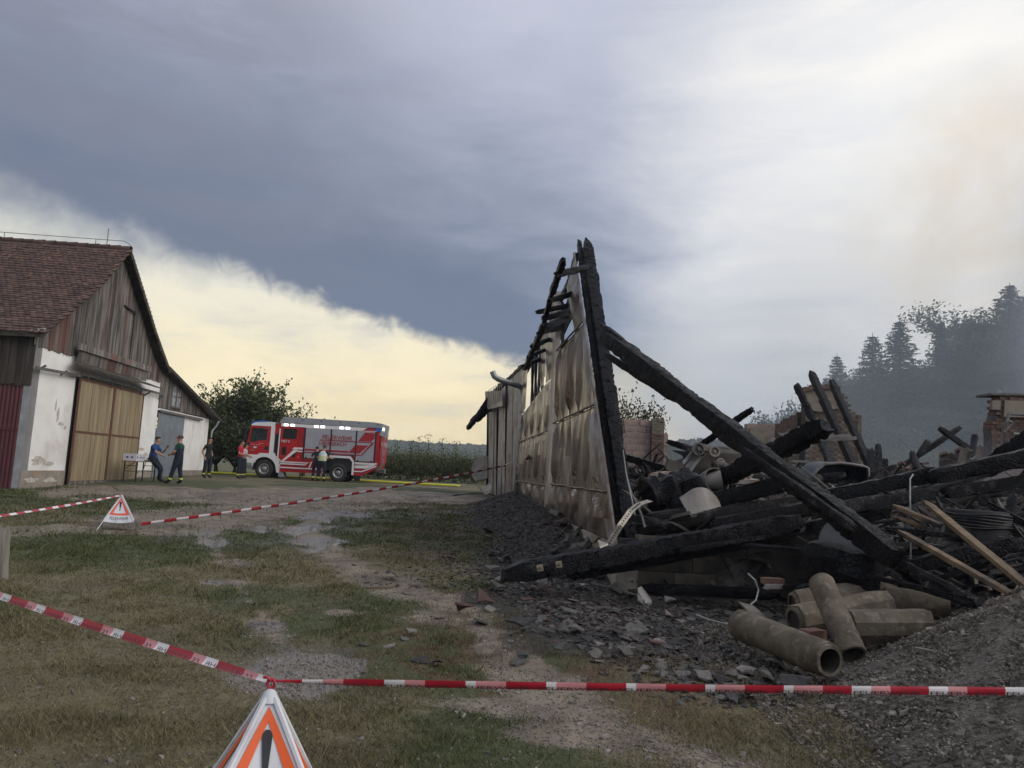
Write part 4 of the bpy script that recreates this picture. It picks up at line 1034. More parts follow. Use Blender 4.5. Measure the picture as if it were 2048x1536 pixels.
mb = MB(); side(mb, [(7.02, 2.83), (7.36, 2.83), (7.30, 3.01), (7.1, 3.01)], -.014, .03); put(mb, 'rear_blue_lamp', m_blue)
# crew door
mb = MB(); frame = [(1.86, .98), (2.86, .98), (2.86, 2.80), (1.86, 2.80)]; side(mb, frame, -.008, .02); put(mb, 'crew_door', m_fred)
mb = MB(); side(mb, [(1.98, 2.18), (2.76, 2.18), (2.76, 2.74), (2.0, 2.74)], -.014, .006); put(mb, 'crew_window', m_tint)
mb = MB(); side(mb, [(1.98, 1.30), (2.22, 1.30), (2.24, 1.74), (2.0, 1.74)], -.014, .006); put(mb, 'door_recess', m_tint)
mb = MB(); side(mb, [(2.58, 1.20), (2.76, 1.20), (2.77, 1.52), (2.6, 1.52)], -.016, .006); put(mb, 'handle_recess', m_black)
mb = MB(); mb.bx(1.78, 1.84, -.05, -.02, 1.05, 2.70); put(mb, 'grab_rail', m_fwhite)
mb = MB(); mb.bx(2.90, 2.93, -.03, 0, 1.22, 1.25); put(mb, 'side_marker', m_orange)
for x in (2.87, 3.14): m2 = MB(); m2.bx(x, x + .006, -.010, 0, .45, 2.8); put(m2, 'panel_joint', m_black)
# roller shutters with slats
def shutter(x0, x1, z0, z1, nm='roller_shutter'):
    mb = MB(); n = int((z1 - z0) / .045)
    for i in range(n):
        a = z0 + (z1 - z0) * i / n; b_ = z0 + (z1 - z0) * (i + 1) / n
        mb.add([(x0, -.004, a), (x1, -.004, a), (x1, -.010, (a + b_) / 2), (x0, -.010, (a + b_) / 2), (x1, -.004, b_), (x0, -.004, b_)], [(0, 1, 2, 3), (3, 2, 4, 5)])
    s_ = put(mb, nm, m_fsilver)
    m2 = MB(); m2.bx(x0, x1, -.03, -.012, z0, z0 + .035); put(m2, 'shutter_bar', m_steel, s_)
    for q in (x0 + .12, x1 - .12): m2 = MB(); m2.bx(q - .04, q + .04, -.045, -.012, z0 + .01, z0 + .08); put(m2, 'shutter_catch', m_black, s_)
shutter(3.24, 4.60, 1.18, 2.80); shutter(4.68, 6.00, 1.45, 2.80); shutter(6.08, 7.06, 1.16, 2.80)
for x in (3.17, 4.61, 6.01, 7.07): m2 = MB(); m2.bx(x, x + .06, -.025, .0, 1.14, 2.82); put(m2, 'shutter_rail', m_black)
mb = MB(); mb.bx(3.17, 7.13, -.02, 0, 2.81, 2.835); put(mb, 'drip_rail', m_white2)
# rear wheel arch
mb = MB()
oo = [(4.30, .42), (4.30, 1.16), (4.52, 1.42), (5.80, 1.42), (6.02, 1.16), (6.02, .42)]; inn = [(5.92, .42), (5.92, 1.12), (5.74, 1.30), (4.60, 1.30), (4.40, 1.12), (4.40, .42)]
side(mb, oo + inn, -.04, .06); put(mb, 'rear_wheel_arch', m_fwhite)
mb = MB(); mb.bx(4.42, 5.92, .06, TW - .06, .6, 1.28); mb.bx(.5, 1.9, .4, TW - .3, .5, 1.15); mb.bx(.3, 7.0, .75, 1.7, .48, .72); put(mb, 'chassis', m_black)
# decals: horizontal bands, chevrons
dk = [([(1.90, .60), (4.28, .60), (4.28, .665), (1.90, .665)], m_white2), ([(1.9, .80), (3.35, .80), (3.45, .865), (1.9, .865)], m_white2), ([(1.9, .90), (3.45, .90), (3.55, .965), (1.9, .965)], m_white2),
      ([(2.02, .98), (2.16, .98), (2.86, 1.56), (2.86, 1.62), (2.66, 1.62)], m_white2), ([(2.56, 1.64), (3.14, 1.64), (3.14, 1.74), (2.66, 1.74)], m_white2), ([(2.86, 1.50), (3.14, 1.50), (3.14, 1.57), (2.86, 1.57)], m_white2)]
for pts, mm in dk: m2 = MB(); side(m2, pts, -.020, .006); put(m2, 'reflective_band', mm)
# red graphics on the shutters
dr = [[(3.26, 1.64), (5.70, 1.64), (6.02, 2.02), (6.30, 2.02), (6.10, 1.80), (5.98, 1.64), (6.24, 1.64)], ]
for pts in ([(3.26, 1.60), (5.66, 1.60), (5.66, 1.70), (3.26, 1.70)], [(3.26, 1.47), (6.32, 1.47), (6.32, 1.53), (3.26, 1.53)], [(4.05, 2.19), (7.0, 2.19), (7.0, 2.235), (4.05, 2.235)],
            [(5.66, 1.60), (6.28, 1.60), (6.74, 2.05), (6.02, 2.05)], [(6.16, 2.26), (6.86, 2.26), (7.04, 2.44), (7.04, 2.74), (6.50, 2.74)], [(6.32, 1.47), (6.40, 1.47), (7.0, 2.14), (7.0, 2.235), (6.94, 2.235)]):
    m2 = MB(); side(m2, pts, -.020, .005); put(m2, 'red_graphic', m_fred2)
for pts in ([(6.06, .98), (7.28, 1.06), (7.28, 1.12), (6.06, 1.12)], [(6.06, .80), (6.72, .80), (7.28, .99), (6.06, .93)], [(6.02, .60), (6.46, .60), (7.26, .92), (7.26, .97), (6.42, .66), (6.02, .66)], [(6.06, 1.02), (6.06, .96), (7.1, .99), (7.28, 1.05)]):
    m2 = MB(); side(m2, pts, -.020, .005); put(m2, 'reflective_band', m_white2)
def letter(txt, x, z, h, m, y=-.026, parent=None, **kw):
    m2 = MB(); put_text(m2, txt, (x, y, z), (1, 0, 0), (0, 0, 1), height=h, **kw); return put(m2, 'lettering', m, parent)
letter('FEUERWEHR', 4.18, 2.27, .215, m_fred2, width=1.65, bold=.004); letter('ÜBERSBACH', 4.02, 1.94, .25, m_fred2, width=1.50, bold=.004)
letter('HLF 2', 1.95, 1.98, .13, m_white2, bold=.01); letter('122', 3.52, .66, .36, m_white2, shear=.35, bold=.02)
letter('FREIWILLIGE FEUERWEHR', .18, 1.765, .035, m_white2, y=-.012); letter('ÜBERSBACH', .30, 1.46, .035, m_white2, y=-.012); letter('FEUERWEHR', .72, 1.84, .03, m_white2, y=-.012)
# crest with a running animal on the door
mb = MB(); side(mb, [(.38, 1.72), (.62, 1.72), (.62, 1.60), (.56, 1.52), (.50, 1.49), (.44, 1.52), (.38, 1.60)], -.010, .004); cr = put(mb, 'crest', m_fred2)
mb = MB(); side(mb, [(.42, 1.64), (.44, 1.69), (.47, 1.67), (.55, 1.66), (.60, 1.68), (.58, 1.60), (.57, 1.55), (.55, 1.60), (.48, 1.60), (.46, 1.54), (.44, 1.60)], -.014, .003); put(mb, 'crest_animal', m_white2, cr)
# rear
mb = MB(); mb.bx(7.345, 7.40, .12, TW - .12, 1.15, 2.75); rs = put(mb, 'rear_panel', m_fred2)
mb = MB(); mb.bx(7.30, 7.42, .05, TW - .05, 2.60, 3.0); put(mb, 'rear_header', m_fgrey)
m2 = MB(); put_text(m2, 'FEUERWEHR', (7.404, .35, 2.05), (0, 1, 0), (0, 0, 1), height=.24); put(m2, 'lettering', m_white2, rs); m2 = MB(); put_text(m2, '122', (7.404, .55, 1.70), (0, 1, 0), (0, 0, 1), height=.24); put(m2, 'lettering', m_white2, rs)
mb = MB()
for y in (.5, .95): mb.tube([(7.45, y, .95), (7.50, y, 2.9), (7.46, y, 3.12), (7.25, y, 3.2), (7.0, y, 3.22)], .022, 8)
for i in range(8): mb.tube([(7.46, .5, 1.1 + i * .24), (7.46, .95, 1.1 + i * .24)], .015, 6)
put(mb, 'roof_ladder', m_rim)
mb = MB(); mb.bx(7.42, 7.50, .2, .4, 2.9, 3.05); put(mb, 'rear_lamp', m_lamp)
mb = MB(); mb.bx(7.10, 7.42, .1, .4, .72, 1.05); mb.bx(7.25, 7.55, .9, 1.6, .6, .85); mb.tube([(7.4, .5, .8), (7.62, .5, .78)], .06, 10); put(mb, 'rear_coupling', m_steel)
mb = MB(); mb.bx(7.36, 7.42, .06, .12, 1.1, 1.5); put(mb, 'tail_lamp', m_fred2)
# wheels
def wheel(x, y, sgn):
    w_ = empty('wheel', (x, y, .50), None, None); w_.parent = truck
    m2 = MB(); m2.lathe((0, 0, 0), (0, sgn, 0), [(-.16, .27), (-.15, .47), (-.10, .50), (.10, .50), (.15, .47), (.16, .40), (.16, .28), (.10, .27)], 36); m2.build('tyre', m_rub, w_, local=True, smooth=True)
    m2 = MB(); m2.lathe((0, 0, 0), (0, sgn, 0), [(.02, .28), (.165, .29), (.155, .255), (.06, .22), (.05, .15), (.12, .12), (.13, .0)], 28); r_ = m2.build('rim', m_rim, w_, local=True, smooth=True)
    for i in range(8):
        a = i * pi / 4; m2 = MB(); m2.lathe((cos(a) * .165, .0, sin(a) * .165), (0, sgn, 0), [(.05, .035), (.075, .03), (.078, 0)], 8); m2.build('wheel_nut', m_black, r_, local=True)
wheel(1.09, .16, -1); wheel(5.17, .16, -1); wheel(1.09, TW - .16, 1); wheel(5.17, TW - .16, 1)
mb = MB(); mb.prism([(1.86, .06, .40), (2.12, .06, .40), (2.26, .06, .12), (1.90, .06, .12)], (0, .5, 0)); put(mb, 'step', m_fgrey)
mb = MB(); mb.prism([(6.0, .06, .42), (6.36, .06, .42), (6.30, .06, .12), (6.06, .06, .12)], (0, .4, 0)); put(mb, 'mud_flap', m_black)
mb = MB(); mb.tube([(3.0, .4, .45), (3.0, .35, .05)], .04, 8); put(mb, 'drain_pipe', m_steel)
# hose along the grass behind the yard
m_hose = mat('yellow_hose', (.62, .60, .045), (.50, .50, .04), scale=10, rough=.6)
mb = MB(); pts = []
for i, (px, py) in enumerate(((418, 946), (450, 949), (500, 951), (560, 953), (620, 957), (700, 960), (740, 959), (790, 961), (850, 963), (905, 966), (948, 969))):
    q = P(px, py, 42.5 if px > 360 else 40); q = P(px, py, (CZ - .66) / (-(P(px, py, 1.0).z - CZ))) ; pts.append(Vector((q.x, min(q.y, 43.5), gz(q.x, q.y) + .075)))
sm = []
for a, b_ in zip(pts[:-1], pts[1:]):
    for i in range(5): sm.append(a.lerp(b_, i / 5))
mb.tube(sm, .062, 8); tag(mb.build('fire_hose', m_hose, smooth=True), 'bright yellow fire hose lying behind the fire engine and along the orchard edge', 'hose')
# ------------------------------------------------------------------ people
m_skin = mat('skin', (.46, .25, .18), (.42, .22, .15), scale=6, rough=.6)
m_navy = mat('navy_duty_trousers', (.012, .016, .030), (.020, .024, .038), scale=8, rough=.85, bump=.3)
m_dkgreen = mat('dark_green_shirt', (.010, .060, .036), (.012, .045, .030), scale=8, rough=.85, bump=.3)
m_blues = mat('blue_polo', (.022, .075, .230), (.018, .060, .190), scale=8, rough=.85, bump=.3)
m_blk = mat('black_tshirt', (.012, .012, .014), (.018, .018, .02), scale=8, rough=.85)
m_reds = mat('red_polo', (.55, .015, .05), (.46, .012, .04), scale=8, rough=.8, bump=.3)
m_boot = mat('black_boot', (.012, .012, .012), (.02, .02, .02), scale=8, rough=.5)
m_hivis = mat('reflective_yellow_band', (.62, .66, .12), (.55, .58, .12), scale=8, rough=.5)
m_pale = mat('pale_shirt', (.50, .46, .44), (.42, .38, .36), scale=8, rough=.8)
m_vest = mat('white_hivis_vest', (.62, .66, .62), (.54, .60, .56), scale=6, rough=.6, bump=.3)
m_hair = mat('dark_hair', (.018, .013, .010), (.03, .022, .017), scale=20, rough=.7, bump=.5)
m_hairb = mat('brown_hair', (.055, .035, .022), (.035, .022, .015), scale=20, rough=.7, bump=.5)
m_cap = mat('brown_red_cap', (.16, .055, .040), (.11, .04, .03), scale=8, rough=.8)
def person(label, base, yaw, shirt, trousers, pose=None, height=1.78, sleeve=.75, heavy=1.0, hair=m_hair, band=True, cap=False, bib=False, hairlen=0.0):
    J = dict(pelvis=(0, 0, .96), waist=(0, 0, 1.10), chest=(0, .01, 1.30), upch=(0, 0, 1.43), neck=(0, .005, 1.52), hlow=(0, .025, 1.59), hmid=(0, .03, 1.67), htop=(0, .02, 1.735),
             nose=(0, .125, 1.655), chin=(0, .095, 1.605),
             shL=(-.18, 0, 1.42), elL=(-.25, -.02, 1.15), wrL=(-.26, .08, .91), paL=(-.26, .11, .84),
             shR=(.18, 0, 1.42), elR=(.25, -.02, 1.15), wrR=(.26, .08, .91), paR=(.26, .11, .84),
             hipL=(-.10, 0, .90), knL=(-.12, .03, .50), anL=(-.13, -.02, .10), toL=(-.14, .16, .045),
             hipR=(.10, 0, .90), knR=(.12, .03, .50), anR=(.13, -.02, .10), toR=(.14, .16, .045))
    J.update(pose or {})
    J = {k: Vector(v) for k, v in J.items()}
    # a nose and a chin follow the head
    Rd = dict(pelvis=(.155, .12), waist=(.145, .115), chest=(.165, .12), upch=(.13, .10), neck=(.056, .056), hlow=(.068, .075), hmid=(.080, .098), htop=(.055, .068), nose=(.016, .016), chin=(.030, .028))
    for s_ in 'LR':
        Rd.update({'sh' + s_: (.072, .068), 'el' + s_: (.048, .048), 'wr' + s_: (.030, .028), 'pa' + s_: (.040, .022), 'hip' + s_: (.112, .108), 'kn' + s_: (.082, .082), 'an' + s_: (.072, .078), 'to' + s_: (.05, .038)})
    E_ = [('pelvis', 'waist'), ('waist', 'chest'), ('chest', 'upch'), ('upch', 'neck'), ('neck', 'hlow'), ('hlow', 'hmid'), ('hmid', 'htop'), ('hmid', 'nose'), ('hlow', 'chin')]
    for s_ in 'LR':
        E_ += [('upch', 'sh' + s_), ('sh' + s_, 'el' + s_), ('el' + s_, 'wr' + s_), ('wr' + s_, 'pa' + s_), ('pelvis', 'hip' + s_), ('hip' + s_, 'kn' + s_), ('kn' + s_, 'an' + s_), ('an' + s_, 'to' + s_)]
        d = (J['pa' + s_] - J['wr' + s_]).normalized(); f_ = (J['wr' + s_] - J['el' + s_]).normalized()
        sd = d.cross(Vector((0, 1, 0)) if abs(d.y) < .8 else Vector((0, 0, 1))).normalized(); cu = d.cross(sd)
        for i, (o_, L_) in enumerate(((-.03, .062), (-.010, .075), (.012, .070), (.032, .055))):
            a = J['pa' + s_] + sd * o_ + d * .02; b_ = a + d * L_ * .6; c = b_ + d * L_ * .35 + cu * .015
            for k, q, r_ in (('f%d0' % i, a, .011), ('f%d1' % i, b_, .0095), ('f%d2' % i, c, .008)): J[k + s_] = q; Rd[k + s_] = (r_, r_)
            E_ += [('pa' + s_, 'f%d0' % i + s_), ('f%d0' % i + s_, 'f%d1' % i + s_), ('f%d1' % i + s_, 'f%d2' % i + s_)]
        a = J['wr' + s_].lerp(J['pa' + s_], .5) + sd * .035 + cu * .01; b_ = a + (d + sd * .8).normalized() * .045
        J['th0' + s_] = a; J['th1' + s_] = b_; Rd['th0' + s_] = (.012, .012); Rd['th1' + s_] = (.009, .009)
        E_ += [('pa' + s_, 'th0' + s_), ('th0' + s_, 'th1' + s_)]
    keys = list(J); idx = {k: i for i, k in enumerate(keys)}
    me = bpy.data.meshes.new('sk'); me.from_pydata([tuple(J[k]) for k in keys], [(idx[a], idx[b_]) for a, b_ in E_], [])
    ob = bpy.data.objects.new('sk', me); COL.objects.link(ob)
    md = ob.modifiers.new('skin', 'SKIN'); md.use_smooth_shade = True
    torso = ('pelvis', 'waist', 'chest', 'upch')
    for k in keys:
        sv = me.skin_vertices[0].data[idx[k]]; r_ = Rd[k]; h_ = heavy if k in torso or k.startswith('hip') else 1.0
        sv.radius = (r_[0] * h_, r_[1] * h_); sv.use_root = (k == 'pelvis')
    sb = ob.modifiers.new('sub', 'SUBSURF'); sb.levels = 1; sb.render_levels = 1
    dg = bpy.context.evaluated_depsgraph_get(); dg.update()
    bm_ = bpy.data.meshes.new_from_object(ob.evaluated_get(dg)); bpy.data.objects.remove(ob)
    k_ = height / 1.78
    # materials by nearest bone
    slots = [m_skin, shirt, trousers, m_boot, m_hivis]
    segs = []
    for a, b_ in E_:
        if a in ('pelvis',) and b_ == 'waist': tg = 'pw'
        elif a in ('waist', 'chest') or (a == 'upch' and b_.startswith('sh')): tg = 'sh'
        elif a == 'upch': tg = 'nk'
        elif a.startswith('sh'): tg = 'up'
        elif a.startswith('hip') or b_.startswith('hip'): tg = 'tr'
        elif a.startswith('kn'): tg = 'sn'
        elif a.startswith('an'): tg = 'bt'
        else: tg = 'skin'
        segs.append((J[a], J[b_], tg, max(Rd[a][0], Rd[b_][0])))
    mi = []
    for p_ in bm_.polygons:
        c = p_.center; best = 1e9; tg = 'skin'; tt = 0
        for a, b_, g_, r_ in segs:
            ab = b_ - a; t_ = min(max((c - a).dot(ab) / max(ab.length_squared, 1e-6), 0), 1); dd = (c - a - ab * t_).length - r_ * .9
            if dd < best: best = dd; tg = g_; tt = t_
        v = 0
        if tg == 'pw': v = 2 if c.z < J['pelvis'].z + .05 or bib else 1
        elif tg == 'sh': v = 2 if (bib and c.z < J['chest'].z - .02) else 1
        elif tg == 'nk': v = 1 if tt < .35 else 0
        elif tg == 'up': v = 1 if tt < sleeve else 0
        elif tg == 'tr': v = 2
        elif tg == 'sn': v = 4 if (band and .62 < tt < .82) else (2 if tt < .85 else 3)
        elif tg == 'bt': v = 3
        mi.append(v)
    bm_.polygons.foreach_set('material_index', mi); bm_.polygons.foreach_set('use_smooth', [True] * len(mi))
    root = empty('person', base, label, 'person', rz=yaw)
    for v in bm_.vertices: v.co = v.co * k_
    o = link_mesh('body', bm_, slots, root)
    # hair
    c = (J['hmid'] * .6 + J['htop'] * .4) + Vector((0, -.012, .012)); mb = MB(); vs = []; fs = []; NU, NV = 14, 8
    for j in range(NV + 1):
        th = j / NV * (pi * .56 + hairlen)
        for i in range(NU):
            a = 2 * pi * i / NU; fr = max(0, sin(a))      # front is +y
            th2 = th * (1 - .42 * fr); rr_ = 1 + .06 * mnoise.noise(Vector((i * 1.7, j * 1.9, height * 9)))
            vs.append(c + Vector((cos(a) * sin(th2) * .092 * rr_, sin(a) * sin(th2) * .112 * rr_, cos(th2) * .100 * rr_)))
    for j in range(NV):
        for i in range(NU): fs.append((j * NU + i, j * NU + (i + 1) % NU, (j + 1) * NU + (i + 1) % NU, (j + 1) * NU + i))
    mb.add([v * k_ for v in vs], fs); mb.build('hair', hair, root, local=True, smooth=True)
    # ears and eyes
    for s_ in (-1, 1):
        mb = MB(); mb.lathe(((J['hmid'] + Vector((s_ * .082, .005, -.02))) * k_), (s_, 0, 0), [(0, .022), (.012, .026), (.018, .0)], 8); mb.build('ear', m_skin, root, local=True, smooth=True)
        mb = MB(); mb.lathe(((J['hmid'] + Vector((s_ * .032, .092, -.003))) * k_), (0, 1, 0), [(0, .011), (.006, .009), (.008, .0)], 8); mb.build('eye', m_boot, root, local=True)
    if cap:
        mb = MB(); c = (J['htop'] + Vector((0, .0, -.03))) * k_; mb.lathe(c, (0, 0, 1), [(-.01, .108), (.03, .106), (.06, .088), (.08, .05), (.085, 0)], 18)
        mb.prism([c + Vector((x, y, -.008)) for x, y in ((-.08, .07), (-.06, .16), (0, .19), (.06, .16), (.08, .07))], (0, 0, .012)); mb.build('cap', m_cap, root, local=True, smooth=False)
    root['k'] = 1
    return root, J, k_
def leg_walk(l, r): return dict(knL=(-.12, l[0], .50), anL=(-.13, l[1], .10), toL=(-.14, l[1] + .18, .045), knR=(.12, r[0], .50), anR=(.13, r[1], .10), toR=(.14, r[1] + .18, .045))
# man in blue polo half sitting on the table end
g1 = P(312, 962, 29.6)
ps = dict(pelvis=(0, -.22, .88), waist=(0, -.22, 1.02), chest=(0, -.18, 1.22), upch=(0, -.14, 1.34), neck=(0, -.12, 1.43), hlow=(0, -.08, 1.49), hmid=(0, -.07, 1.57), htop=(0, -.08, 1.635), nose=(0, .03, 1.55), chin=(0, .0, 1.50),
          shL=(-.18, -.16, 1.33), elL=(-.24, .02, 1.10), wrL=(-.14, .20, 1.24), paL=(-.12, .22, 1.32), shR=(.18, -.16, 1.33), elR=(.25, .02, 1.08), wrR=(.18, .22, 1.00), paR=(.16, .29, .98),
          hipL=(-.10, -.20, .84), knL=(-.14, .10, .50), anL=(-.13, .02, .10), toL=(-.14, .20, .045), hipR=(.10, -.20, .84), knR=(.14, .16, .50), anR=(.13, .20, .10), toR=(.14, .38, .045))
pr, J_, k_ = person('man in a blue polo shirt half sitting on the table end, drinking', (g1.x, 29.6, gz(0, 29.6)), -pi / 2, m_blues, m_navy, ps, 1.80, band=False, hair=m_hairb, heavy=1.1)
mb = MB(); c = J_['paL'] + Vector((.0, .04, .02)); mb.lathe(c, (0, 0, 1), [(-.04, .03), (.05, .036), (.05, .0)], 12); 
cupw = pr.location + Matrix.Rotation(-pi / 2, 3, 'Z') @ (c * k_)
mb = MB(); mb.lathe(cupw, (0, 0, 1), [(-.04, .028), (.055, .036), (.055, .0)], 12); tag(mb.build('cup', m_boot, smooth=True), 'dark drinking cup in the raised hand of the man in blue', 'cup')
# man in green shirt and cap, facing him
g2 = P(345, 967, 28.9)
ps = dict(elL=(-.26, .08, 1.16), wrL=(-.15, .28, 1.06), paL=(-.10, .34, 1.06), elR=(.26, .05, 1.15), wrR=(.14, .28, 1.08), paR=(.10, .34, 1.08)); ps.update(leg_walk((.12, .22), (-.04, -.12)))
person('stout man in a green shirt, dark bib trousers and brown cap facing left', (g2.x + .14, 28.9, gz(0, 28.9)), pi / 2, m_dkgreen, m_navy, ps, 1.79, heavy=1.28, hair=m_hairb, cap=True, bib=True)
# young man in black
g3 = P(412, 957, 34.8)
ps = dict(elR=(.28, -.08, 1.15), wrR=(.24, .02, .93), paR=(.23, .05, .86), elL=(-.27, -.10, 1.16), wrL=(-.20, .04, 1.02), paL=(-.15, .08, 1.0)); ps.update(leg_walk((.05, .0), (.0, -.06)))
person('slim young man in a black T-shirt standing beyond the end of the barn', (g3.x, 34.8, gz(0, 34.8)), -pi * .62, m_blk, m_navy, ps, 1.82, heavy=.9)
# man in red and the person beside him
g4 = P(476, 958, 36.2)
ps = dict(elR=(.24, .02, 1.15), wrR=(.14, .26, 1.12), paR=(.12, .34, 1.14), elL=(-.25, .02, 1.15), wrL=(-.15, .26, 1.10), paL=(-.12, .34, 1.10), hmid=(0, .06, 1.66), hlow=(0, .045, 1.585), htop=(0, .055, 1.725), nose=(0, .155, 1.63), chin=(0, .12, 1.585))
person('man in a red polo shirt standing in front of the fire engine cab', (g4.x, 36.2, gz(0, 36.2)), -pi / 2, m_reds, m_navy, ps, 1.80)
g5 = P(486, 957, 37.4)
person('person in a pale shirt mostly hidden behind the man in red', (g5.x - .02, 37.4, gz(0, 37.4)), -pi / 2, m_pale, m_navy, ps, 1.66)
# officer in white vest, seen from behind, bending to the pump panel
g6 = P(641, 966, 38.9)
ps = dict(elR=(.30, .10, 1.17), wrR=(.36, .30, 1.13), paR=(.37, .38, 1.14), elL=(-.27, .03, 1.14), wrL=(-.22, .22, 1.0), paL=(-.2, .29, .98), chest=(0, .05, 1.29), upch=(0, .09, 1.41), neck=(0, .13, 1.49), hlow=(0, .17, 1.55), hmid=(0, .19, 1.62), htop=(0, .19, 1.69), nose=(0, .29, 1.60), chin=(0, .26, 1.555), shL=(-.19, .09, 1.40), shR=(.19, .09, 1.40))
ro, J_, k_ = person('man in a white reflective vest seen from behind at the fire engine side', (g6.x, 38.9, gz(0, 38.9)), -.12, m_blk, m_navy, ps, 1.86, heavy=1.1, hair=m_hairb)
def ringshell(ro, prof, m, nm, k_):
    mb = MB(); N = 20; vs = []
    for (z, y, rx, ry) in prof:
        for i in range(N):
            a = 2 * pi * i / N; vs.append(Vector((cos(a) * rx, y + sin(a) * ry, z)) * k_)
    fs = [(j * N + i, j * N + (i + 1) % N, (j + 1) * N + (i + 1) % N, (j + 1) * N + i) for j in range(len(prof) - 1) for i in range(N)]
    mb.add(vs, fs); return mb.build(nm, m, ro, local=True, smooth=True)
ringshell(ro, [(1.0, .0, .20, .16), (1.12, .01, .195, .155), (1.28, .05, .205, .160), (1.40, .09, .20, .145), (1.47, .11, .12, .10)], m_vest, 'vest', k_)
ringshell(ro, [(1.05, .005, .205, .165), (1.10, .01, .203, .163)], m_hivis, 'vest_band', k_)
ringshell(ro, [(1.16, .02, .206, .166), (1.21, .03, .208, .166)], m_hivis, 'vest_band', k_)
m2 = MB(); put_text(m2, 'EINSATZLEITER', Vector((-.13, -.115, 1.36)) * k_, (1, 0, 0), (0, .25, 1), width=.26 * k_); m2.build('vest_lettering', m_blk, ro, local=True)
g7 = P(629, 964, 39.4)
ps2 = dict(ps); ps2.update(leg_walk((.1, -.1), (.05, .1)))
person('person in dark clothes half hidden behind the man in the white vest', (g7.x, 39.5, gz(0, 39.4)), .35, m_blk, m_navy, ps2, 1.80, hair=m_hairb)
# driver
ps = dict(pelvis=(0, -.15, .55), waist=(0, -.17, .70), chest=(0, -.14, .92), upch=(0, -.12, 1.04), neck=(0, -.11, 1.12), hlow=(0, -.09, 1.19), hmid=(0, -.08, 1.27), htop=(0, -.09, 1.34), nose=(0, .01, 1.25), chin=(0, -.02, 1.205),
          shL=(-.18, -.12, 1.02), elL=(-.30, .0, .82), wrL=(-.24, .24, .84), paL=(-.22, .31, .85), shR=(.18, -.12, 1.02), elR=(.24, .02, .80), wrR=(.14, .26, .84), paR=(.12, .33, .85),
          hipL=(-.10, -.10, .50), knL=(-.14, .30, .52), anL=(-.14, .34, .14), toL=(-.14, .50, .10), hipR=(.10, -.10, .50), knR=(.14, .30, .52), anR=(.14, .34, .14), toR=(.14, .50, .10))
m_lime = mat('pale_green_shirt', (.42, .46, .22), (.36, .40, .2), scale=8, rough=.8)
person('driver in a pale green shirt sitting at the wheel of the fire engine', (tb.x + .98, TY + .45, .64 + 1.12), pi / 2, m_lime, m_navy, ps, 1.76, sleeve=.9)

# ------------------------------------------------------------------ trestle table with cartons and helmet
m_twood = mat('table_top_wood', (.22, .12, .065), (.15, .085, .05), scale=5, rough=.6, stretch=(1, .2, 1))
m_tleg = mat('dark_green_table_leg', (.02, .035, .028), (.03, .03, .028), scale=8, rough=.5)
m_carton = mat('white_carton', (.62, .60, .64), (.56, .54, .58), scale=3, rough=.8)
m_cprint = mat('blue_carton_print', (.05, .06, .22), (.06, .07, .2), scale=9, rough=.8)
ta = P(256, 966, 28.1); tbb = P(297, 962, 29.9)
tang = atan2(tbb.y - ta.y, tbb.x - ta.x)
tz = gz(0, 29); tl_ = (Vector((tbb.x, tbb.y, 0)) - Vector((ta.x, ta.y, 0))).length
table = empty('trestle_table', (ta.x, ta.y, tz), 'folding beer table with wooden top and dark trestle legs by the barn door', 'table', rz=tang)
mb = MB(); mb.bx(-.12, tl_ + .12, -.27, .27, .745, .775); mb.build('table_top', m_twood, table, local=True)
for xq, dx in ((.08, .35), (tl_ - .08, -.35)):
    for y in (-.22, .22):
        mb = MB(); mb.bar((xq, y, 0), (xq, y, .745), .035, .035); mb.build('leg', m_tleg, table, local=True)
    mb = MB(); mb.bar((xq, -.22, .60), (xq, .22, .60), .02); mb.build('cross_bar', m_tleg, table, local=True)
    mb = MB(); mb.bar((xq, -.22, .40), (xq, .22, .40), .02); mb.build('cross_bar', m_tleg, table, local=True)
    mb = MB(); mb.bar((xq, .2, .48), (xq + dx, .0, .745), .02); mb.build('brace', m_tleg, table, local=True)
def on_table(x, y, z=.775): return Matrix.Rotation(tang, 3, 'Z') @ Vector((x, y, z)) + Vector((ta.x, ta.y, tz))
def carton(x, y, sx, sy, sz, label, marks):
    o = empty('carton', on_table(x, y), label, 'box', rz=tang)
    mb = MB(); mb.bx(-sx / 2, sx / 2, -sy / 2, sy / 2, 0, sz); mb.build('carton_body', m_carton, o, local=True)
    mb = MB(); mb.bx(-sx / 2 - .004, sx / 2 + .004, -sy / 2 - .004, sy / 2 + .004, sz, sz + .02); mb.build('lid', m_carton, o, local=True)
    for (fx, fz, w_, h_) in marks:
        m2 = MB(); m2.bx(fx - w_ / 2, fx + w_ / 2, -sy / 2 - .006, -sy / 2 - .002, fz, fz + h_); m2.build('carton_print', m_cprint, o, local=True)
        m2 = MB(); m2.bx(-sx / 2 - .006, -sx / 2 - .002, fx * .6 - w_ / 2, fx * .6 + w_ / 2, fz, fz + h_); m2.build('carton_print', m_cprint, o, local=True)
carton(.16, 0, .50, .46, .24, 'larger white carton at the near end of the table', [(-.14, .10, .08, .06), (.14, .10, .08, .06)])
carton(.72, .05, .36, .36, .22, 'smaller white carton in the middle of the table beside the helmet', [(-.08, .10, .05, .05), (.09, .10, .05, .05)])
hm = empty('helmet', on_table(1.35, .0), 'pale fire helmet standing on the table beside the man in blue', 'helmet', rz=tang)
mb = MB(); mb.lathe((0, 0, .02), (0, 0, 1), [(0, .15), (.06, .15), (.13, .13), (.19, .08), (.21, 0)], 20); mb.build('shell', m_vest, hm, local=True, smooth=True)
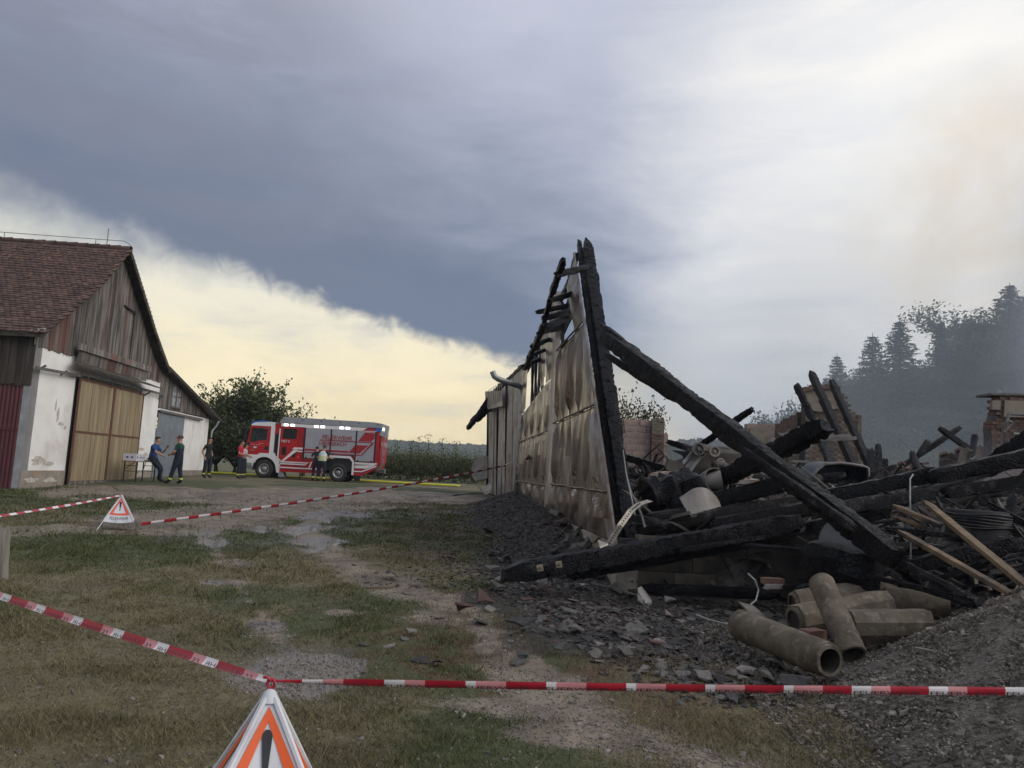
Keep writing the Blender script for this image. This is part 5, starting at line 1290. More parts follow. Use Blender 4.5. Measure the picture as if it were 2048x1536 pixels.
mb = MB(); mb.lathe((0, 0, 0), (0, 0, 1), [(0, .14), (.02, .19), (.035, .15)], 20); mb.build('brim', m_boot, hm, local=True, smooth=True)
mb = MB(); mb.box((-.06, -.13, .10), (.14, .03, .08)); mb.build('visor', m_boot, hm, local=True)
# ------------------------------------------------------------------ trees
def leafmat(name, c1, c2, vary=.25):
    m = bpy.data.materials.new(name); m.use_nodes = True; t = NT(m.node_tree); t.n.clear()
    b = t.node('ShaderNodeBsdfPrincipled'); tr = t.node('ShaderNodeBsdfTranslucent'); mx = t.node('ShaderNodeMixShader'); mx.inputs[0].default_value = .25
    o = t.node('ShaderNodeOutputMaterial'); g = t.node('ShaderNodeNewGeometry'); oi = t.node('ShaderNodeObjectInfo').outputs['Random']
    r = g.outputs['Random Per Island']
    col = t.mix(r, c1, c2); k = t.math('ADD', 1 - vary, t.math('MULTIPLY', oi, 2 * vary)); col = t.vmath('MULTIPLY', col, t.comb(k, k, k))
    t.link(col, b.inputs['Base Color']); t.link(col, tr.inputs[0]); b.inputs['Roughness'].default_value = .6; b.inputs['Specular IOR Level'].default_value = .3
    t.link(b.outputs[0], mx.inputs[1]); t.link(tr.outputs[0], mx.inputs[2]); t.link(mx.outputs[0], o.inputs[0]); return m
m_leafd = leafmat('cherry_leaves', (.042, .060, .020), (.105, .122, .042))
m_leafo = leafmat('orchard_leaves', (.055, .070, .024), (.125, .130, .048))
m_leaff = leafmat('forest_leaves', (.028, .050, .018), (.078, .108, .038), .35)
m_leafl = leafmat('pale_bush_leaves', (.060, .080, .030), (.12, .135, .06))
m_leafb = leafmat('scorched_leaves', (.045, .040, .022), (.09, .078, .04))
m_need = leafmat('spruce_needles', (.018, .030, .018), (.040, .054, .030), .3)
m_bark = mat('bark', (.055, .045, .036), (.03, .025, .02), scale=12, rough=.95, bump=.6)
def leaf_quads(pts, size, rng, aspect=.55, droop=.0):
    n = len(pts); a = rng.normal(size=(n, 3)); a /= np.linalg.norm(a, axis=1)[:, None]; b_ = rng.normal(size=(n, 3)); b_ -= (b_ * a).sum(1)[:, None] * a; b_ /= np.linalg.norm(b_, axis=1)[:, None]
    s_ = size * rng.uniform(.6, 1.3, (n, 1)); A = a * s_; B = b_ * s_ * aspect
    V = np.stack([pts - A, pts + B * .9, pts + A, pts - B * .9], 1).reshape(-1, 3); F_ = np.arange(n * 4).reshape(-1, 4)
    return V, F_
def make_tree_meshes(seed, H, spread, trunk_h, nl, leaf, r_trunk, levels=3, per=5, open_=1.0, up=.35, flat=1.0):
    r = random.Random(seed); rng = np.random.default_rng(seed); mb = MB(); ends = []
    def grow(p, d, L_, rad, lev):
        n = 4; pts = [p]; q = p.copy(); dd = d.copy()
        for i in range(n):
            dd = (dd + Vector((r.uniform(-1, 1), r.uniform(-1, 1), r.uniform(-.4, .8))) * .16).normalized(); q = q + dd * L_ / n; pts.append(q.copy())
        rs = [rad * (1 - .55 * i / n) for i in range(n + 1)]; mb.tube(pts, rs, 6 if lev < 2 else 4, cap=False)
        if lev >= levels: ends.extend(pts[1:]); return
        if lev == levels - 1: ends.extend(pts[2:])
        k = per + (2 if lev == 0 else 0)
        for i in range(k):
            tt = r.uniform(.35, 1.0) if lev else r.uniform(.75, 1.0); bp_ = pts[min(n, int(tt * n))]
            az = 2 * pi * (i + r.random()) / k; el = r.uniform(.05, 1.0) if lev == 0 else r.uniform(-.3, .9)
            nd = (Vector((cos(az) * spread, sin(az) * spread, el * flat + up)).normalized() * .75 + dd * .35).normalized()
            grow(bp_, nd, L_ * r.uniform(.55, .80) * (H * .55 / L_ if lev == 0 else 1), rad * .5, lev + 1)
    grow(Vector((0, 0, 0)), Vector((r.uniform(-.06, .06), r.uniform(-.06, .06), 1)).normalized(), trunk_h, r_trunk, 0)
    E_ = np.array([tuple(e) for e in ends]); E_ = E_[E_[:, 2] > trunk_h * .5]
    idx = rng.integers(0, len(E_), nl); wgt = rng.uniform(.5, 1.0, (nl, 1)); pts = E_[idx] + rng.normal(size=(nl, 3)) * leaf * 2.2 * open_
    zm = pts[:, 2].max(); sc = H / zm
    V, F_ = leaf_quads(pts * sc, leaf, rng)
    tv_ = [v * sc for v in mb.v]
    tme = bpy.data.meshes.new('trunk'); tme.from_pydata([tuple(v) for v in tv_], [], mb.f); tme.polygons.foreach_set('use_smooth', [True] * len(mb.f))
    return tme, np_mesh('crown', V, F_)
def place_tree(nm, meshes, loc, label, cat='tree', group=None, rz=0.0, sc=(1, 1, 1), mats=(None, None)):
    e = empty(nm, loc, label, cat, group, rz); e.scale = sc
    for k, me in zip(('trunk', 'crown'), meshes): link_mesh(k, me, None, e)
    return e
def addm(ms, leafm): ms[0].materials.append(m_bark); ms[1].materials.append(leafm); return ms
# cherry tree and bushes left of the fire engine
t1 = addm(make_tree_meshes(24, 6.6, 1.0, 1.1, 7500, .11, .20, 3, 5, .50, up=.5), m_leafd)
b1 = P(486, 948, 47); place_tree('cherry_tree', t1, (b1.x, 47, .64), 'large loose-crowned cherry tree rising behind the cab of the fire engine', rz=1.1, sc=(1.1, 1.1, 1.0))
t2 = addm(make_tree_meshes(22, 4.4, 1.4, .5, 5500, .11, .12, 3, 5, .85, up=.2), m_leafd)
for i, (px, Y, h, w_, lb) in enumerate(((432, 45, 1.05, .95, 'dense dark bush filling the gap between barn and fire engine'), (405, 50, 1.15, 1.0, 'leafy tree showing just past the low barn eave'), (468, 45.5, .80, .8, 'low dark bush behind the man in red'), (535, 48, 1.12, 1.0, 'leafy tree whose top shows above the fire engine cab'), (606, 50, .93, .9, 'small tree with sprigs showing above the fire engine roof'))):
    b1 = P(px, 948, Y); place_tree('garden_tree' if i != 0 and i != 2 else 'garden_bush', t2, (b1.x, Y, .64), lb, 'tree' if i not in (0, 2) else 'bush', rz=i * 1.3 + .4, sc=(w_, w_, h))
# orchard row beyond the yard
og = [addm(make_tree_meshes(31 + i, 2.9, 1.0, .35, 3600, .075, .045, 3, 4, 2.6, up=.3), m_leafo) for i in range(3)]
n = 0; rr = random.Random(12)
for i in range(15):
    px = 672 + i * 21.5; Y = 57 + (i % 3) * 1.2; b1 = P(px, 958, Y)
    where = 'farthest left, half behind the fire engine' if i < 4 else ('right end of the row by the ruin' if i > 12 else 'middle of the row')
    e = place_tree('orchard_tree', og[i % 3], (b1.x, Y, .64), ORD[i] + ' young fruit tree from the left in the orchard row', 'tree', 'fruit trees in the orchard row', rz=i * 2.1, sc=(.95, .95, rr.uniform(.86, 1.0)))
# tall shoots
_sc = [0]
def shoot(px, top, Y):
    b1 = P(px, 955, Y); tz_ = P(px, top, Y).z; mb = MB(); mb.tube([(0, 0, 0), (.05, 0, (tz_ - .6) * .5), (0, 0, tz_ - .64)], [.03, .02, .008], 5); rng = np.random.default_rng(px)
    e = empty('young_tree', (b1.x, Y, .64), ORD[_sc[0]] + ' from the left of the slender saplings poking above the orchard row', 'tree', 'saplings poking above the orchard'); _sc[0] += 1; 
    o = mb.build('trunk', m_bark, e, local=True)
    pts = np.stack([rng.normal(size=90) * .14, rng.normal(size=90) * .14, rng.uniform(.5, 1.0, 90) * (tz_ - .64)], 1); V, F_ = leaf_quads(pts, .07, rng); link_mesh('crown', np_mesh('crown', V, F_), m_leafo, e)
for px, top in ((790, 880), (817, 879), (833, 872), (852, 868), (880, 876), (908, 882)): shoot(px, top, 56)
# tree behind the ruin, heat-scorched
t3 = addm(make_tree_meshes(41, 5.4, 1.1, 1.6, 2400, .10, .14, 3, 4, .9), m_leafb)
b1 = P(1236, 960, 41); place_tree('scorched_tree', t3, (b1.x, 41, .64), 'heat browned tree just behind the charred post', 'tree', rz=.6, sc=(1.0, 1.0, (P(1236, 765, 41).z - .64) / 5.4))
b1 = P(1296, 960, 43); place_tree('scorched_tree', t3, (b1.x, 43, .64), 'smaller thin tree to the right of the heat browned one', 'tree', rz=2.6, sc=(.55, .55, (P(1298, 812, 43).z - .64) / 5.4))
# conifers
def make_conifer(seed, H=15.0, R=2.7, nl=5200, sparse=.0):
    r = random.Random(seed); rng = np.random.default_rng(seed); mb = MB(); mb.tube([(0, 0, 0), (0, 0, H * .5), (0, 0, H)], [.20, .11, .015], 6, cap=False)
    pts = []; z = H * .10
    while z < H * .985:
        q = 1 - z / H; k = r.randint(6, 8); a0 = r.random() * 6
        for i in range(k):
            if r.random() < sparse: continue
            a = a0 + 2 * pi * i / k + r.uniform(-.25, .25); L_ = R * (q ** .8) * r.uniform(.55, 1.12) + .12
            m_ = max(4, int(L_ * 26)); tt = rng.uniform(.1, 1, m_); dr_ = -.26 * L_ * tt + .14 * L_ * tt ** 2.5 * 1.6
            wd = (.05 + .26 * L_ * (1 - tt) * tt * 1.6) * rng.uniform(-1, 1, m_)
            x = cos(a) * L_ * tt - sin(a) * wd; y = sin(a) * L_ * tt + cos(a) * wd
            pts.append(np.stack([x, y, z + dr_ - np.abs(rng.normal(size=m_)) * .07 - np.abs(wd) * .15], 1))
            mb.tube([(0, 0, z), (cos(a) * L_ * .9, sin(a) * L_ * .9, z - .2 * L_)], [.03, .008], 3, cap=False)
        z += H * .021 * (1.2 - .6 * (z / H)) + .12
    pts = np.concatenate(pts); V, F_ = leaf_quads(pts, .17, rng, .38)
    tme = bpy.data.meshes.new('trunk'); tme.from_pydata([tuple(v) for v in mb.v], [], mb.f)
    return addm([tme, np_mesh('crown', V, F_)], m_need)
cf = [make_conifer(51), make_conifer(52, R=3.3, sparse=.12), make_conifer(53, R=2.2)]
fo = [addm(make_tree_meshes(61 + i, 10.0, 1.15, 3.0, 9000, .20, .22, 3, 5, 1.0), m_leaff) for i in range(3)]
fp = addm(make_tree_meshes(71, 12.0, .9, 6.5, 5000, .19, .26, 3, 4, 1.0, flat=.6), m_leaff)
bu = addm(make_tree_meshes(75, 3.0, 1.4, .3, 2600, .11, .05, 3, 5, 1.4, up=.2), m_leafl)
def to_top(px, top, Y, mesh, H, nm, label, cat='tree', group=None, w_=None, rz=0.0, extra=0.0):
    q = P(px, top, Y); g = gz(q.x, Y) - .3; h = q.z - g; s_ = h / H; w_ = w_ or s_
    return place_tree(nm, mesh, (q.x, Y, g), label, cat, group, rz, (w_, w_, s_))
rr = random.Random(5)
for i, (px, top, Y, k, w_, lb) in enumerate(((1674, 706, 84, 0, 1.0, 'small spruce at the left end of the hillside wood'), (1745, 666, 86, 1, 1.15, 'broad ragged spruce left of the tallest pair'), (1799, 636, 86, 0, 1.35, 'tall symmetrical spruce, right one of the pair on the skyline'), (1882, 640, 94, 2, 1.0, 'thin pointed spruce standing up from the middle of the wood'), (2019, 566, 100, 0, 1.6, 'tall spruce at the upper right of the wood'), (2052, 590, 101, 1, 1.5, 'spruce cut by the right edge of the picture'), (1652, 750, 82, 2, .8, 'short spruce tip lowest on the left skyline'))):
    to_top(px, top, Y, cf[k], 15.0, 'spruce_tree', lb, w_=w_ * 1.55, rz=i * 1.1)
to_top(1968, 604, 98, fp, 12.0, 'pine_tree', 'rounded pine with airy crown on the skyline beside the tall spruce', w_=1.55, rz=.3)
to_top(1935, 672, 96, fp, 12.0, 'pine_tree', 'lower airy tree just left of the rounded pine', w_=1.1, rz=2.0)
gl_ = 'broadleaf tree in the smoky hillside wood'
for i in range(74):
    row = i // 15; u = (i % 15) / 14
    px = 1590 + u * 620 + rr.uniform(-14, 14) + row * 7
    sky_ = 790 - 150 * sst(1590, 1700, px) - 0 if False else None
    skyl = np.interp(px, [1580, 1620, 1660, 1700, 1760, 1830, 1860, 1920, 1960, 2048, 2250], [800, 768, 742, 728, 716, 708, 688, 668, 640, 610, 560])
    frac = row / 4.6
    top = skyl + (845 - skyl) * frac + rr.uniform(2, 26)
    Y = 98 - row * 5.2 - (6 if px < 1680 else 0) + rr.uniform(-2, 2)
    to_top(px, top, Y, fo[i % 3], 10.0, 'forest_tree', ORD[i % 15] + ' broadleaf tree from the left in the ' + ('skyline row', 'second row down', 'middle row', 'second lowest row', 'lowest row')[row] + ' of the wood', 'tree', 'broadleaf trees in the hillside wood', w_=rr.uniform(.75, 1.05), rz=rr.uniform(0, 6))
for i in range(16):
    px = 1585 + i * 34 + rr.uniform(-8, 8); to_top(px, 872 + rr.uniform(-14, 12) + (px - 1600) * .02, 60 + rr.uniform(-3, 4), bu, 3.0, 'edge_bush', ORD[i] + ' pale green bush from the left at the foot of the smoky wood', 'bush', 'pale bushes at the foot of the wood', w_=rr.uniform(1.0, 1.5), rz=rr.uniform(0, 6))
# ------------------------------------------------------------------ ruined masonry behind
m_brick = mat('burnt_brick', (.215, .115, .082), (.140, .090, .068), scale=3, rough=.92, bump=.5, bscale=18, vary=.30, c3=(.085, .070, .060), s3=2.2)
m_brickt = mat('ochre_burnt_brick', (.195, .150, .108), (.125, .098, .074), scale=3, rough=.92, bump=.5, bscale=18, vary=.30, c3=(.09, .075, .062), s3=2.0)
m_brickm = mat('burnt_brick_mass', (.195, .140, .10), (.12, .09, .07), scale=7, rough=.92, bump=.6, bscale=18, c3=(.09, .075, .065), s3=5)
m_hblock = mat('pink_hollow_block', (.36, .27, .22), (.30, .215, .17), scale=2, rough=.92, bump=.4, vary=.16, c3=(.20, .17, .15), s3=1.0)
m_mortar = mat('dark_mortar', (.10, .085, .07), (.06, .05, .045), scale=5, rough=.95)  # dark mortar colour of the core between the bricks
m_cream = mat('cream_render', (.245, .21, .16), (.165, .14, .11), scale=2.5, rough=.92, bump=.5, c3=(.13, .11, .09), s3=1.1)
_bm = {}
def masonry(root, origin, dirv, width, prof, bl, bh, th, m, budget, holes=(), gap=.009, seed=0, z0=None, nm='brick', tops=None):
    """courses of single bricks; prof(s) gives the broken top height above the base"""
    r = random.Random(seed); dirv = Vector(dirv).normalized(); nrm_ = Vector((-dirv.y, dirv.x, 0)); O = Vector(origin)
    key = (bl, bh, th, m.name)
    if key not in _bm: _bm[key] = MB().box((0, 0, 0), (bl - gap, th, bh - gap)).build(nm, m, root, local=True); first = _bm[key]; me = first.data; bpy.data.objects.remove(first); _bm[key] = me
    me = _bm[key]; items = []; row = 0; z = 0
    zmax = max(prof(s_) for s_ in np.linspace(0, width, 40))
    while z < zmax:
        s = -bl / 2 if row % 2 else 0
        while s < width - bl * .2:
            c = s + bl / 2
            if s < 0: c = bl * .26
            if s + bl > width: c = width - bl * .26
            if 0 <= c <= width and prof(c) > z + bh * .5 and not any(a <= c <= b_ and d <= z + bh / 2 <= e for a, b_, d, e in holes): items.append((c, z + bh / 2, .5 if (s < 0 or s + bl > width) else 1.0))
            s += bl
        z += bh; row += 1
    items.sort(key=lambda q: -q[1]); ang = atan2(dirv.y, dirv.x); rest = MB()
    for i, (s, z, hs) in enumerate(items):
        edge_ = prof(s) - z < bh * 1.6
        pos = O + dirv * s + Vector((0, 0, z)) + nrm_ * r.uniform(-.012, .012) * (2.5 if edge_ else 1); rz = ang + r.uniform(-.015, .015) * (4 if edge_ else 1); ry = r.uniform(-.006, .006) * (8 if edge_ else 1)
        if i < budget:
            o = link_mesh(nm, me, None, root); o.location = pos - wloc(root); o.rotation_euler = (0, ry, rz); o.scale = (hs, 1, 1)
        else: rest.box(pos, (bl * hs - gap, th, bh - gap), rot=Matrix.Rotation(rz, 3, 'Z'))
    if rest.v: o = rest.build('lower_bricks', m_brickm if 'brick' in m.name else m, root); o['kind'] = 'stuff'
    n = 24; core = []
    for i in range(n + 1):
        s = width * i / n; core.append((s, max(.05, prof(s) - bh * 2.2)))
    pts = [O + dirv * s + Vector((0, 0, z)) + nrm_ * (-th * .44) for s, z in core] + [O + dirv * width + nrm_ * (-th * .44), O + nrm_ * (-th * .44)]
    if not holes:
        mb = MB(); mb.prism(pts, nrm_ * th * .88); mb.build('mortar_core', m_mortar, root)
def hprof(pts, O, dirv, Y):   # silhouette given as picture points on a plane at depth Y
    L_ = sorted([((P(a, b_, Y) - O).dot(dirv), P(a, b_, Y).z - O.z) for a, b_ in pts])
    xs = [q[0] for q in L_]; zs = [q[1] for q in L_]
    return (lambda s: float(np.interp(s, xs, zs))), xs[0], xs[-1]
X = Vector((1, .04, 0)).normalized()
# the tower-like chimney stump in the middle
Y = 29.0; O = Vector((P(1605, 960, Y).x, Y, .5)); f_, a, b_ = hprof([(1604, 776), (1625, 770), (1665, 768), (1676, 780), (1686, 788), (1687, 802), (1696, 806), (1697, 818), (1712, 824), (1720, 832)], O, X, Y)
tw = empty('brick_stump', O, 'tall broken brick stump with leaning charred beams against it', 'ruined wall')
masonry(tw, O, X, b_, f_, .27, .095, .42, m_brickt, 300, seed=2)
O2 = O + X * .0 + Vector((-.03, .0, 0)); masonry(tw, O + Vector((0, .25, 0)), Vector((-.25, 1, 0)), 1.6, lambda s: 4.0 - s * .3, .27, .095, .3, m_brickt, 0, seed=3)
mb = MB(); mb.prism([P(1604, 782, Y - .30), P(1664, 776, Y - .30), P(1684, 792, Y - .30), P(1685, 815, Y - .30), P(1640, 824, Y - .30), P(1607, 818, Y - .30)], (0, .06, 0)); mb.build('render_patch', m_cream, tw)
mb = MB(); mb.prism([P(1602, 779, Y - .4), P(1630, 771, Y - .4), P(1674, 773, Y - .4), P(1674, 778, Y - .4), P(1630, 778, Y - .4), P(1602, 785, Y - .4)], (0, .6, 0)); mb.build('cap_course', m_brick, tw)
# back wall seen left, behind the post
Y = 31.0; O = Vector((P(1238, 960, Y).x, Y, .5)); f_, a, b_ = hprof([(1238, 838), (1292, 839), (1297, 836), (1312, 835), (1326, 840), (1326.5, 868), (1336, 870)], O, X, Y)
bw = empty('hollow_block_wall', O, 'pink hollow block wall with a brick pier, seen left through the ruin', 'ruined wall')
masonry(bw, O, X, b_ - .0, f_, .50, .25, .3, m_hblock, 200, seed=5)
Op = O + X * (P(1299, 900, Y) - O).dot(X) + Vector((0, -.28, 0)); masonry(bw, Op, X, .50, lambda s: P(1300, 868, Y).z - .5, .25, .078, .25, m_brick, 80, seed=6)
masonry(bw, Op + Vector((0, 0, P(1300, 868, Y).z - .5)), X, .50, lambda s: P(1310, 838, Y).z - P(1310, 868, Y).z, .25, .12, .25, m_cream, 30, seed=6, nm='block')
# middle wall fragment
Y = 27.5; O = Vector((P(1489, 960, Y).x, Y, .5)); f_, a, b_ = hprof([(1489, 862), (1495, 853), (1503, 850), (1530, 850), (1546, 856), (1549, 875)], O, X, Y)
mw = empty('wall_fragment', O, 'short cream wall fragment standing between two crossing burnt beams', 'ruined wall'); masonry(mw, O, X, b_, f_, .40, .22, .3, m_hblock, 80, seed=8)
mb = MB(); mb.prism([P(1500, 856, Y - .2), P(1540, 854, Y - .2), P(1544, 900, Y - .2), P(1515, 918, Y - .2), P(1498, 900, Y - .2)], (0, .05, 0)); mb.build('render_patch', m_cream, mw)
# right hand wall, cut by the picture edge
Y = 20.5; O = Vector((P(1976, 960, Y).x, Y, .5)); f_, a, b_ = hprof([(1976, 846), (1981, 838), (1986, 838), (1986.5, 788), (2300, 796)], O, X, Y)
rw = empty('brick_gable_stump', O, 'tall broken brick wall at the right edge with a flat coping', 'ruined wall'); masonry(rw, O, X, 4.2, f_, .25, .085, .35, m_brick, 300, seed=9, holes=())
mb = MB(); mb.prism([P(1983, 786, Y - .22), P(2290, 792, Y - .22), P(2290, 796, Y - .22), P(1983, 790, Y - .22)], (0, .7, 0)); mb.build('coping', m_conc, rw)
mb = MB(); mb.prism([P(1985, 800, Y - .24), P(2002, 802, Y - .24), P(2001, 820, Y - .24), P(1985, 819, Y - .24)], (0, .12, 0)); mb.build('render_patch', m_cream, rw)
mb = MB(); mb.prism([P(2010, 800, Y - .22), P(2100, 804, Y - .22), P(2100, 836, Y - .22), P(2008, 834, Y - .22)], (0, .1, 0)); mb.build('render_patch', m_cream, rw)
mb = MB(); mb.tube([P(2006, 918, Y - .5), P(2012, 850, Y - .5), P(2018, 827, Y - .5), P(2060, 830, Y - .5), P(2140, 836, Y - .5)], .045, 8); tag(mb.build('bent_pipe_frame', m_steel, smooth=True), 'bent dark pipe frame in front of the right hand brick wall', 'pipe')
mb = MB(); mb.tube([P(2008, 865, Y - .6), P(2020, 852, Y - .6), P(2026, 846, Y - .6), P(2018, 842, Y - .6)], .03, 6); mb.tube([P(2024, 905, Y - .6), P(2027, 868, Y - .6), P(2100, 872, Y - .6)], .05, 6); tag(mb.build('twisted_rod', m_steel), 'twisted iron rod curling out beside the bent pipe frame', 'rod')
# low tumbled walls
Y = 23.5
def tumble(O, width, zt, nm, label, seed, m, budget):
    r = random.Random(seed); ph = [r.uniform(0, 6) for _ in range(4)]
    e = empty(nm, O, label, 'ruined wall'); masonry(e, O, X, width, lambda s: zt * (.86 + .10 * sin(s * 2.1 + ph[0]) + .07 * sin(s * 5.3 + ph[1])) , .25, .085, .3, m, budget, seed=seed)
    # loose bricks lying on top
    for i in range(int(width * 7)):
        o = link_mesh('loose_brick', _bm[(.25, .085, .3, m.name)], None, e); s = r.uniform(0, width); o.location = X * s + Vector((0, r.uniform(-.2, .2), zt * (.86 + .10 * sin(s * 2.1 + ph[0]) + .07 * sin(s * 5.3 + ph[1])) + r.uniform(.0, .10))); o.rotation_euler = (r.uniform(-.5, .5), r.uniform(-.5, .5), r.uniform(0, 3)); o.scale = (.9, .45, .9)
tumble(Vector((P(1776, 960, 25).x, 25, .5)), 1.25, P(1790, 916, 25).z - .5, 'low_brick_wall', 'low red brick wall at the left of the tumbled ones', 11, m_brick, 130)
tumble(Vector((P(1800, 960, 23).x, 23, .5)), 1.8, P(1830, 904, 23).z - .5, 'low_brick_wall', 'low wall of upright ribbed bricks under the crossed beams', 12, m_brick, 180)
tumble(Vector((P(1884, 960, 22.4).x, 22.4, .5)), 1.35, P(1905, 893, 22.4).z - .5, 'low_brick_wall', 'low heap-topped brick wall just left of the pale planks', 13, m_brickt, 140)
tumble(Vector((P(1955, 960, 22.0).x, 22.0, .5)), .7, P(1965, 893, 22.0).z - .5, 'low_brick_wall', 'short dark red brick wall touching the right hand brick stump', 14, m_brick, 90)
tumble(Vector((P(1556, 960, 25).x, 25, .5)), .75, P(1575, 856, 25).z - .5, 'low_brick_wall', 'narrow pile-topped brick wall just left of the tall stump', 15, m_brickt, 110)

# ------------------------------------------------------------------ rubble ground inside the ruin (real relief), black and grey
RS = 190; uu = np.linspace(0, 1, RS); vv = np.linspace(0, 1, 230)
UX, VY = np.meshgrid(uu, vv)
RY = 9.0 + VY ** 1.25 * 26
left_x = np.where(RY > 10.6, 1.72 - (RY - 10.5) * .0745, 4.1 + (10.6 - RY) * .3)
RX = left_x + UX * (16 + RY * .25)
base = npgz(RX, RY)
hgt = .15 + .70 * npsst(10.4, 11.2, RY) + .55 * npsst(12, 15, RY) - .45 * npsst(17, 25, RY)
hgt = np.where((RX > 3.8) & (RY < 11.3), np.maximum(hgt, .02 + .92 * npsst(8.9, 10.7, RY + (fbm(RX, RY, 1.0, 21) - .5) * 1.6)), hgt)
ed = np.minimum(1, (RX - left_x) / .4 + .1)
RZ = base + hgt * ed + ((fbm(RX, RY, .8, 22) - .5) * .5 + (fbm(RX, RY, 3, 23) - .5) * .34 + (fbm(RX, RY, 9, 24) - .5) * .14) * np.minimum(1, hgt * 2) * ed
V = np.stack([RX, RY, RZ], -1).reshape(-1, 3); ii = (np.arange(229)[:, None] * RS + np.arange(RS - 1)[None, :]).ravel()
m_rub2 = mat('charred_rubble', (.020, .019, .019), (.050, .046, .042), scale=5, rough=.9, bump=1.0, bscale=16, c3=(.13, .12, .11), s3=2.6, detail=8)
o = link_mesh('rubble', np_mesh('rubble', V, np.stack([ii, ii + 1, ii + RS + 1, ii + RS], -1), smooth=False), m_rub2); tag(o, 'heaped charred rubble filling the burnt out barn', kind='stuff', cat='rubble')
def rub_z(x, y):
    y2 = max(9.0, min(34.9, y)); v = ((y2 - 9.0) / 26) ** (1 / 1.25); lx = 1.72 - (y2 - 10.5) * .0745 if y2 > 10.6 else 4.1 + (10.6 - y2) * .3
    u = (x - lx) / (16 + y2 * .25)
    if u < 0 or y < 9: return ground_z(x, y)
    return float(RZ[min(229, int(v * 229)), min(RS - 1, int(u * (RS - 1)))])
# splinters and shards on the rubble, thousands of them joined as one mass
def scatter_mass(nm, n, posf, sizef, m, seed, label, thin=.25, cat='rubble'):
    rng = np.random.default_rng(seed); px_, py_, pz_ = posf(n, rng); S = sizef(n, rng)      # S: n x 3 half sizes
    base_ = np.array([[-1, -1, -1], [1, -.8, -1], [.8, 1, -1], [-1, .7, -1], [-.8, -1, 1], [1, -.7, 1], [.7, .9, 1], [-.9, .8, 1]], dtype=float)
    fs = np.array([[0, 3, 2, 1], [4, 5, 6, 7], [0, 1, 5, 4], [1, 2, 6, 5], [2, 3, 7, 6], [3, 0, 4, 7]])
    Q = rng.normal(size=(n, 3)); tilt = rng.normal(size=(n, 2)) * thin; yaw = rng.uniform(0, 2 * pi, n)
    J = base_[None] * (1 + rng.uniform(-.25, .25, (n, 8, 3))) * S[:, None, :]
    ca, sa = np.cos(yaw), np.sin(yaw); x = J[:, :, 0] * ca[:, None] - J[:, :, 1] * sa[:, None]; y = J[:, :, 0] * sa[:, None] + J[:, :, 1] * ca[:, None]
    z = J[:, :, 2] + x * tilt[:, 0:1] + y * tilt[:, 1:2]
    V = np.stack([x + px_[:, None], y + py_[:, None], z + pz_[:, None]], -1).reshape(-1, 3)
    Fq = (fs[None] + (np.arange(n) * 8)[:, None, None]).reshape(-1, 4)
    o = link_mesh(nm, np_mesh(nm, V, Fq), m); tag(o, label, cat, kind='stuff'); return o
def island_mat(name, cols, rough=.8, bump=.4, spec=.35):
    m = bpy.data.materials.new(name); m.use_nodes = True; t = NT(m.node_tree); b = t.n['Principled BSDF']
    r = t.node('ShaderNodeNewGeometry').outputs['Random Per Island']; cr = t.node('ShaderNodeValToRGB'); t.link(r, cr.inputs[0]); cr.color_ramp.interpolation = 'LINEAR'
    el = cr.color_ramp.elements; el[0].position = 0; el[0].color = (*cols[0], 1); el[1].position = 1; el[1].color = (*cols[-1], 1)
    for i, c in enumerate(cols[1:-1]): e = el.new((i + 1) / (len(cols) - 1)); e.color = (*c, 1)
    pos = t.node('ShaderNodeNewGeometry').outputs['Position']; nz = t.noise(pos, 25, 5, .6); k = t.math('ADD', .6, t.math('MULTIPLY', nz, .8))
    t.link(t.vmath('MULTIPLY', cr.outputs[0], t.comb(k, k, k)), b.inputs['Base Color']); b.inputs['Roughness'].default_value = rough; b.inputs['Specular IOR Level'].default_value = spec
    bn = t.node('ShaderNodeBump'); bn.inputs['Strength'].default_value = bump; bn.inputs['Distance'].default_value = .01; t.link(t.noise(pos, 60, 4, .6), bn.inputs['Height']); t.link(bn.outputs[0], b.inputs['Normal'])
    return m
m_splint = island_mat('splinters', [(.010, .010, .011), (.018, .017, .018), (.03, .028, .028), (.022, .022, .024), (.055, .05, .046), (.10, .09, .075), (.02, .02, .02)], rough=.7)
def pos_r(n, rng):
    y = 9.2 + rng.random(n) ** 1.5 * 22; x = 1.7 + rng.random(n) * (4 + y * .55); x = np.where((y < 10.6) & (x < 4.3), x + 3.5, x)
    return x, y, np.array([rub_z(a, b_) for a, b_ in zip(x, y)]) + .03
scatter_mass('burnt_splinters', 9000, pos_r, lambda n, r: np.stack([r.uniform(.05, .38, n), r.uniform(.012, .05, n), r.uniform(.006, .03, n)], -1), m_splint, 3, 'mass of charred splinters and lath ends over the rubble', thin=.35)
def pos_r3(n, rng):
    y = 9.6 + rng.random(n) ** 1.3 * 14; x = 1.9 + rng.random(n) * (3.2 + y * .5); x = np.where((y < 10.6) & (x < 4.3), x + 3.3, x)
    return x, y, np.array([rub_z(a, b_) for a, b_ in zip(x, y)]) + .10
scatter_mass('burnt_laths', 700, pos_r3, lambda n, r: np.stack([r.uniform(.25, .75, n), r.uniform(.012, .035, n), r.uniform(.010, .022, n)], -1), m_splint, 13, 'tangle of long thin burnt laths lying every way over the rubble', thin=.42)
m_greyrub = island_mat('grey_rubble', [(.04, .038, .036), (.09, .082, .074), (.16, .145, .125), (.05, .048, .046), (.12, .085, .07), (.03, .03, .03)], rough=.9)
def pos_r2(n, rng):
    y = 12 + rng.random(n) * 20; x = 1.0 + rng.random(n) * (4 + y * .55)
    return x, y, np.array([rub_z(a, b_) for a, b_ in zip(x, y)]) + .04
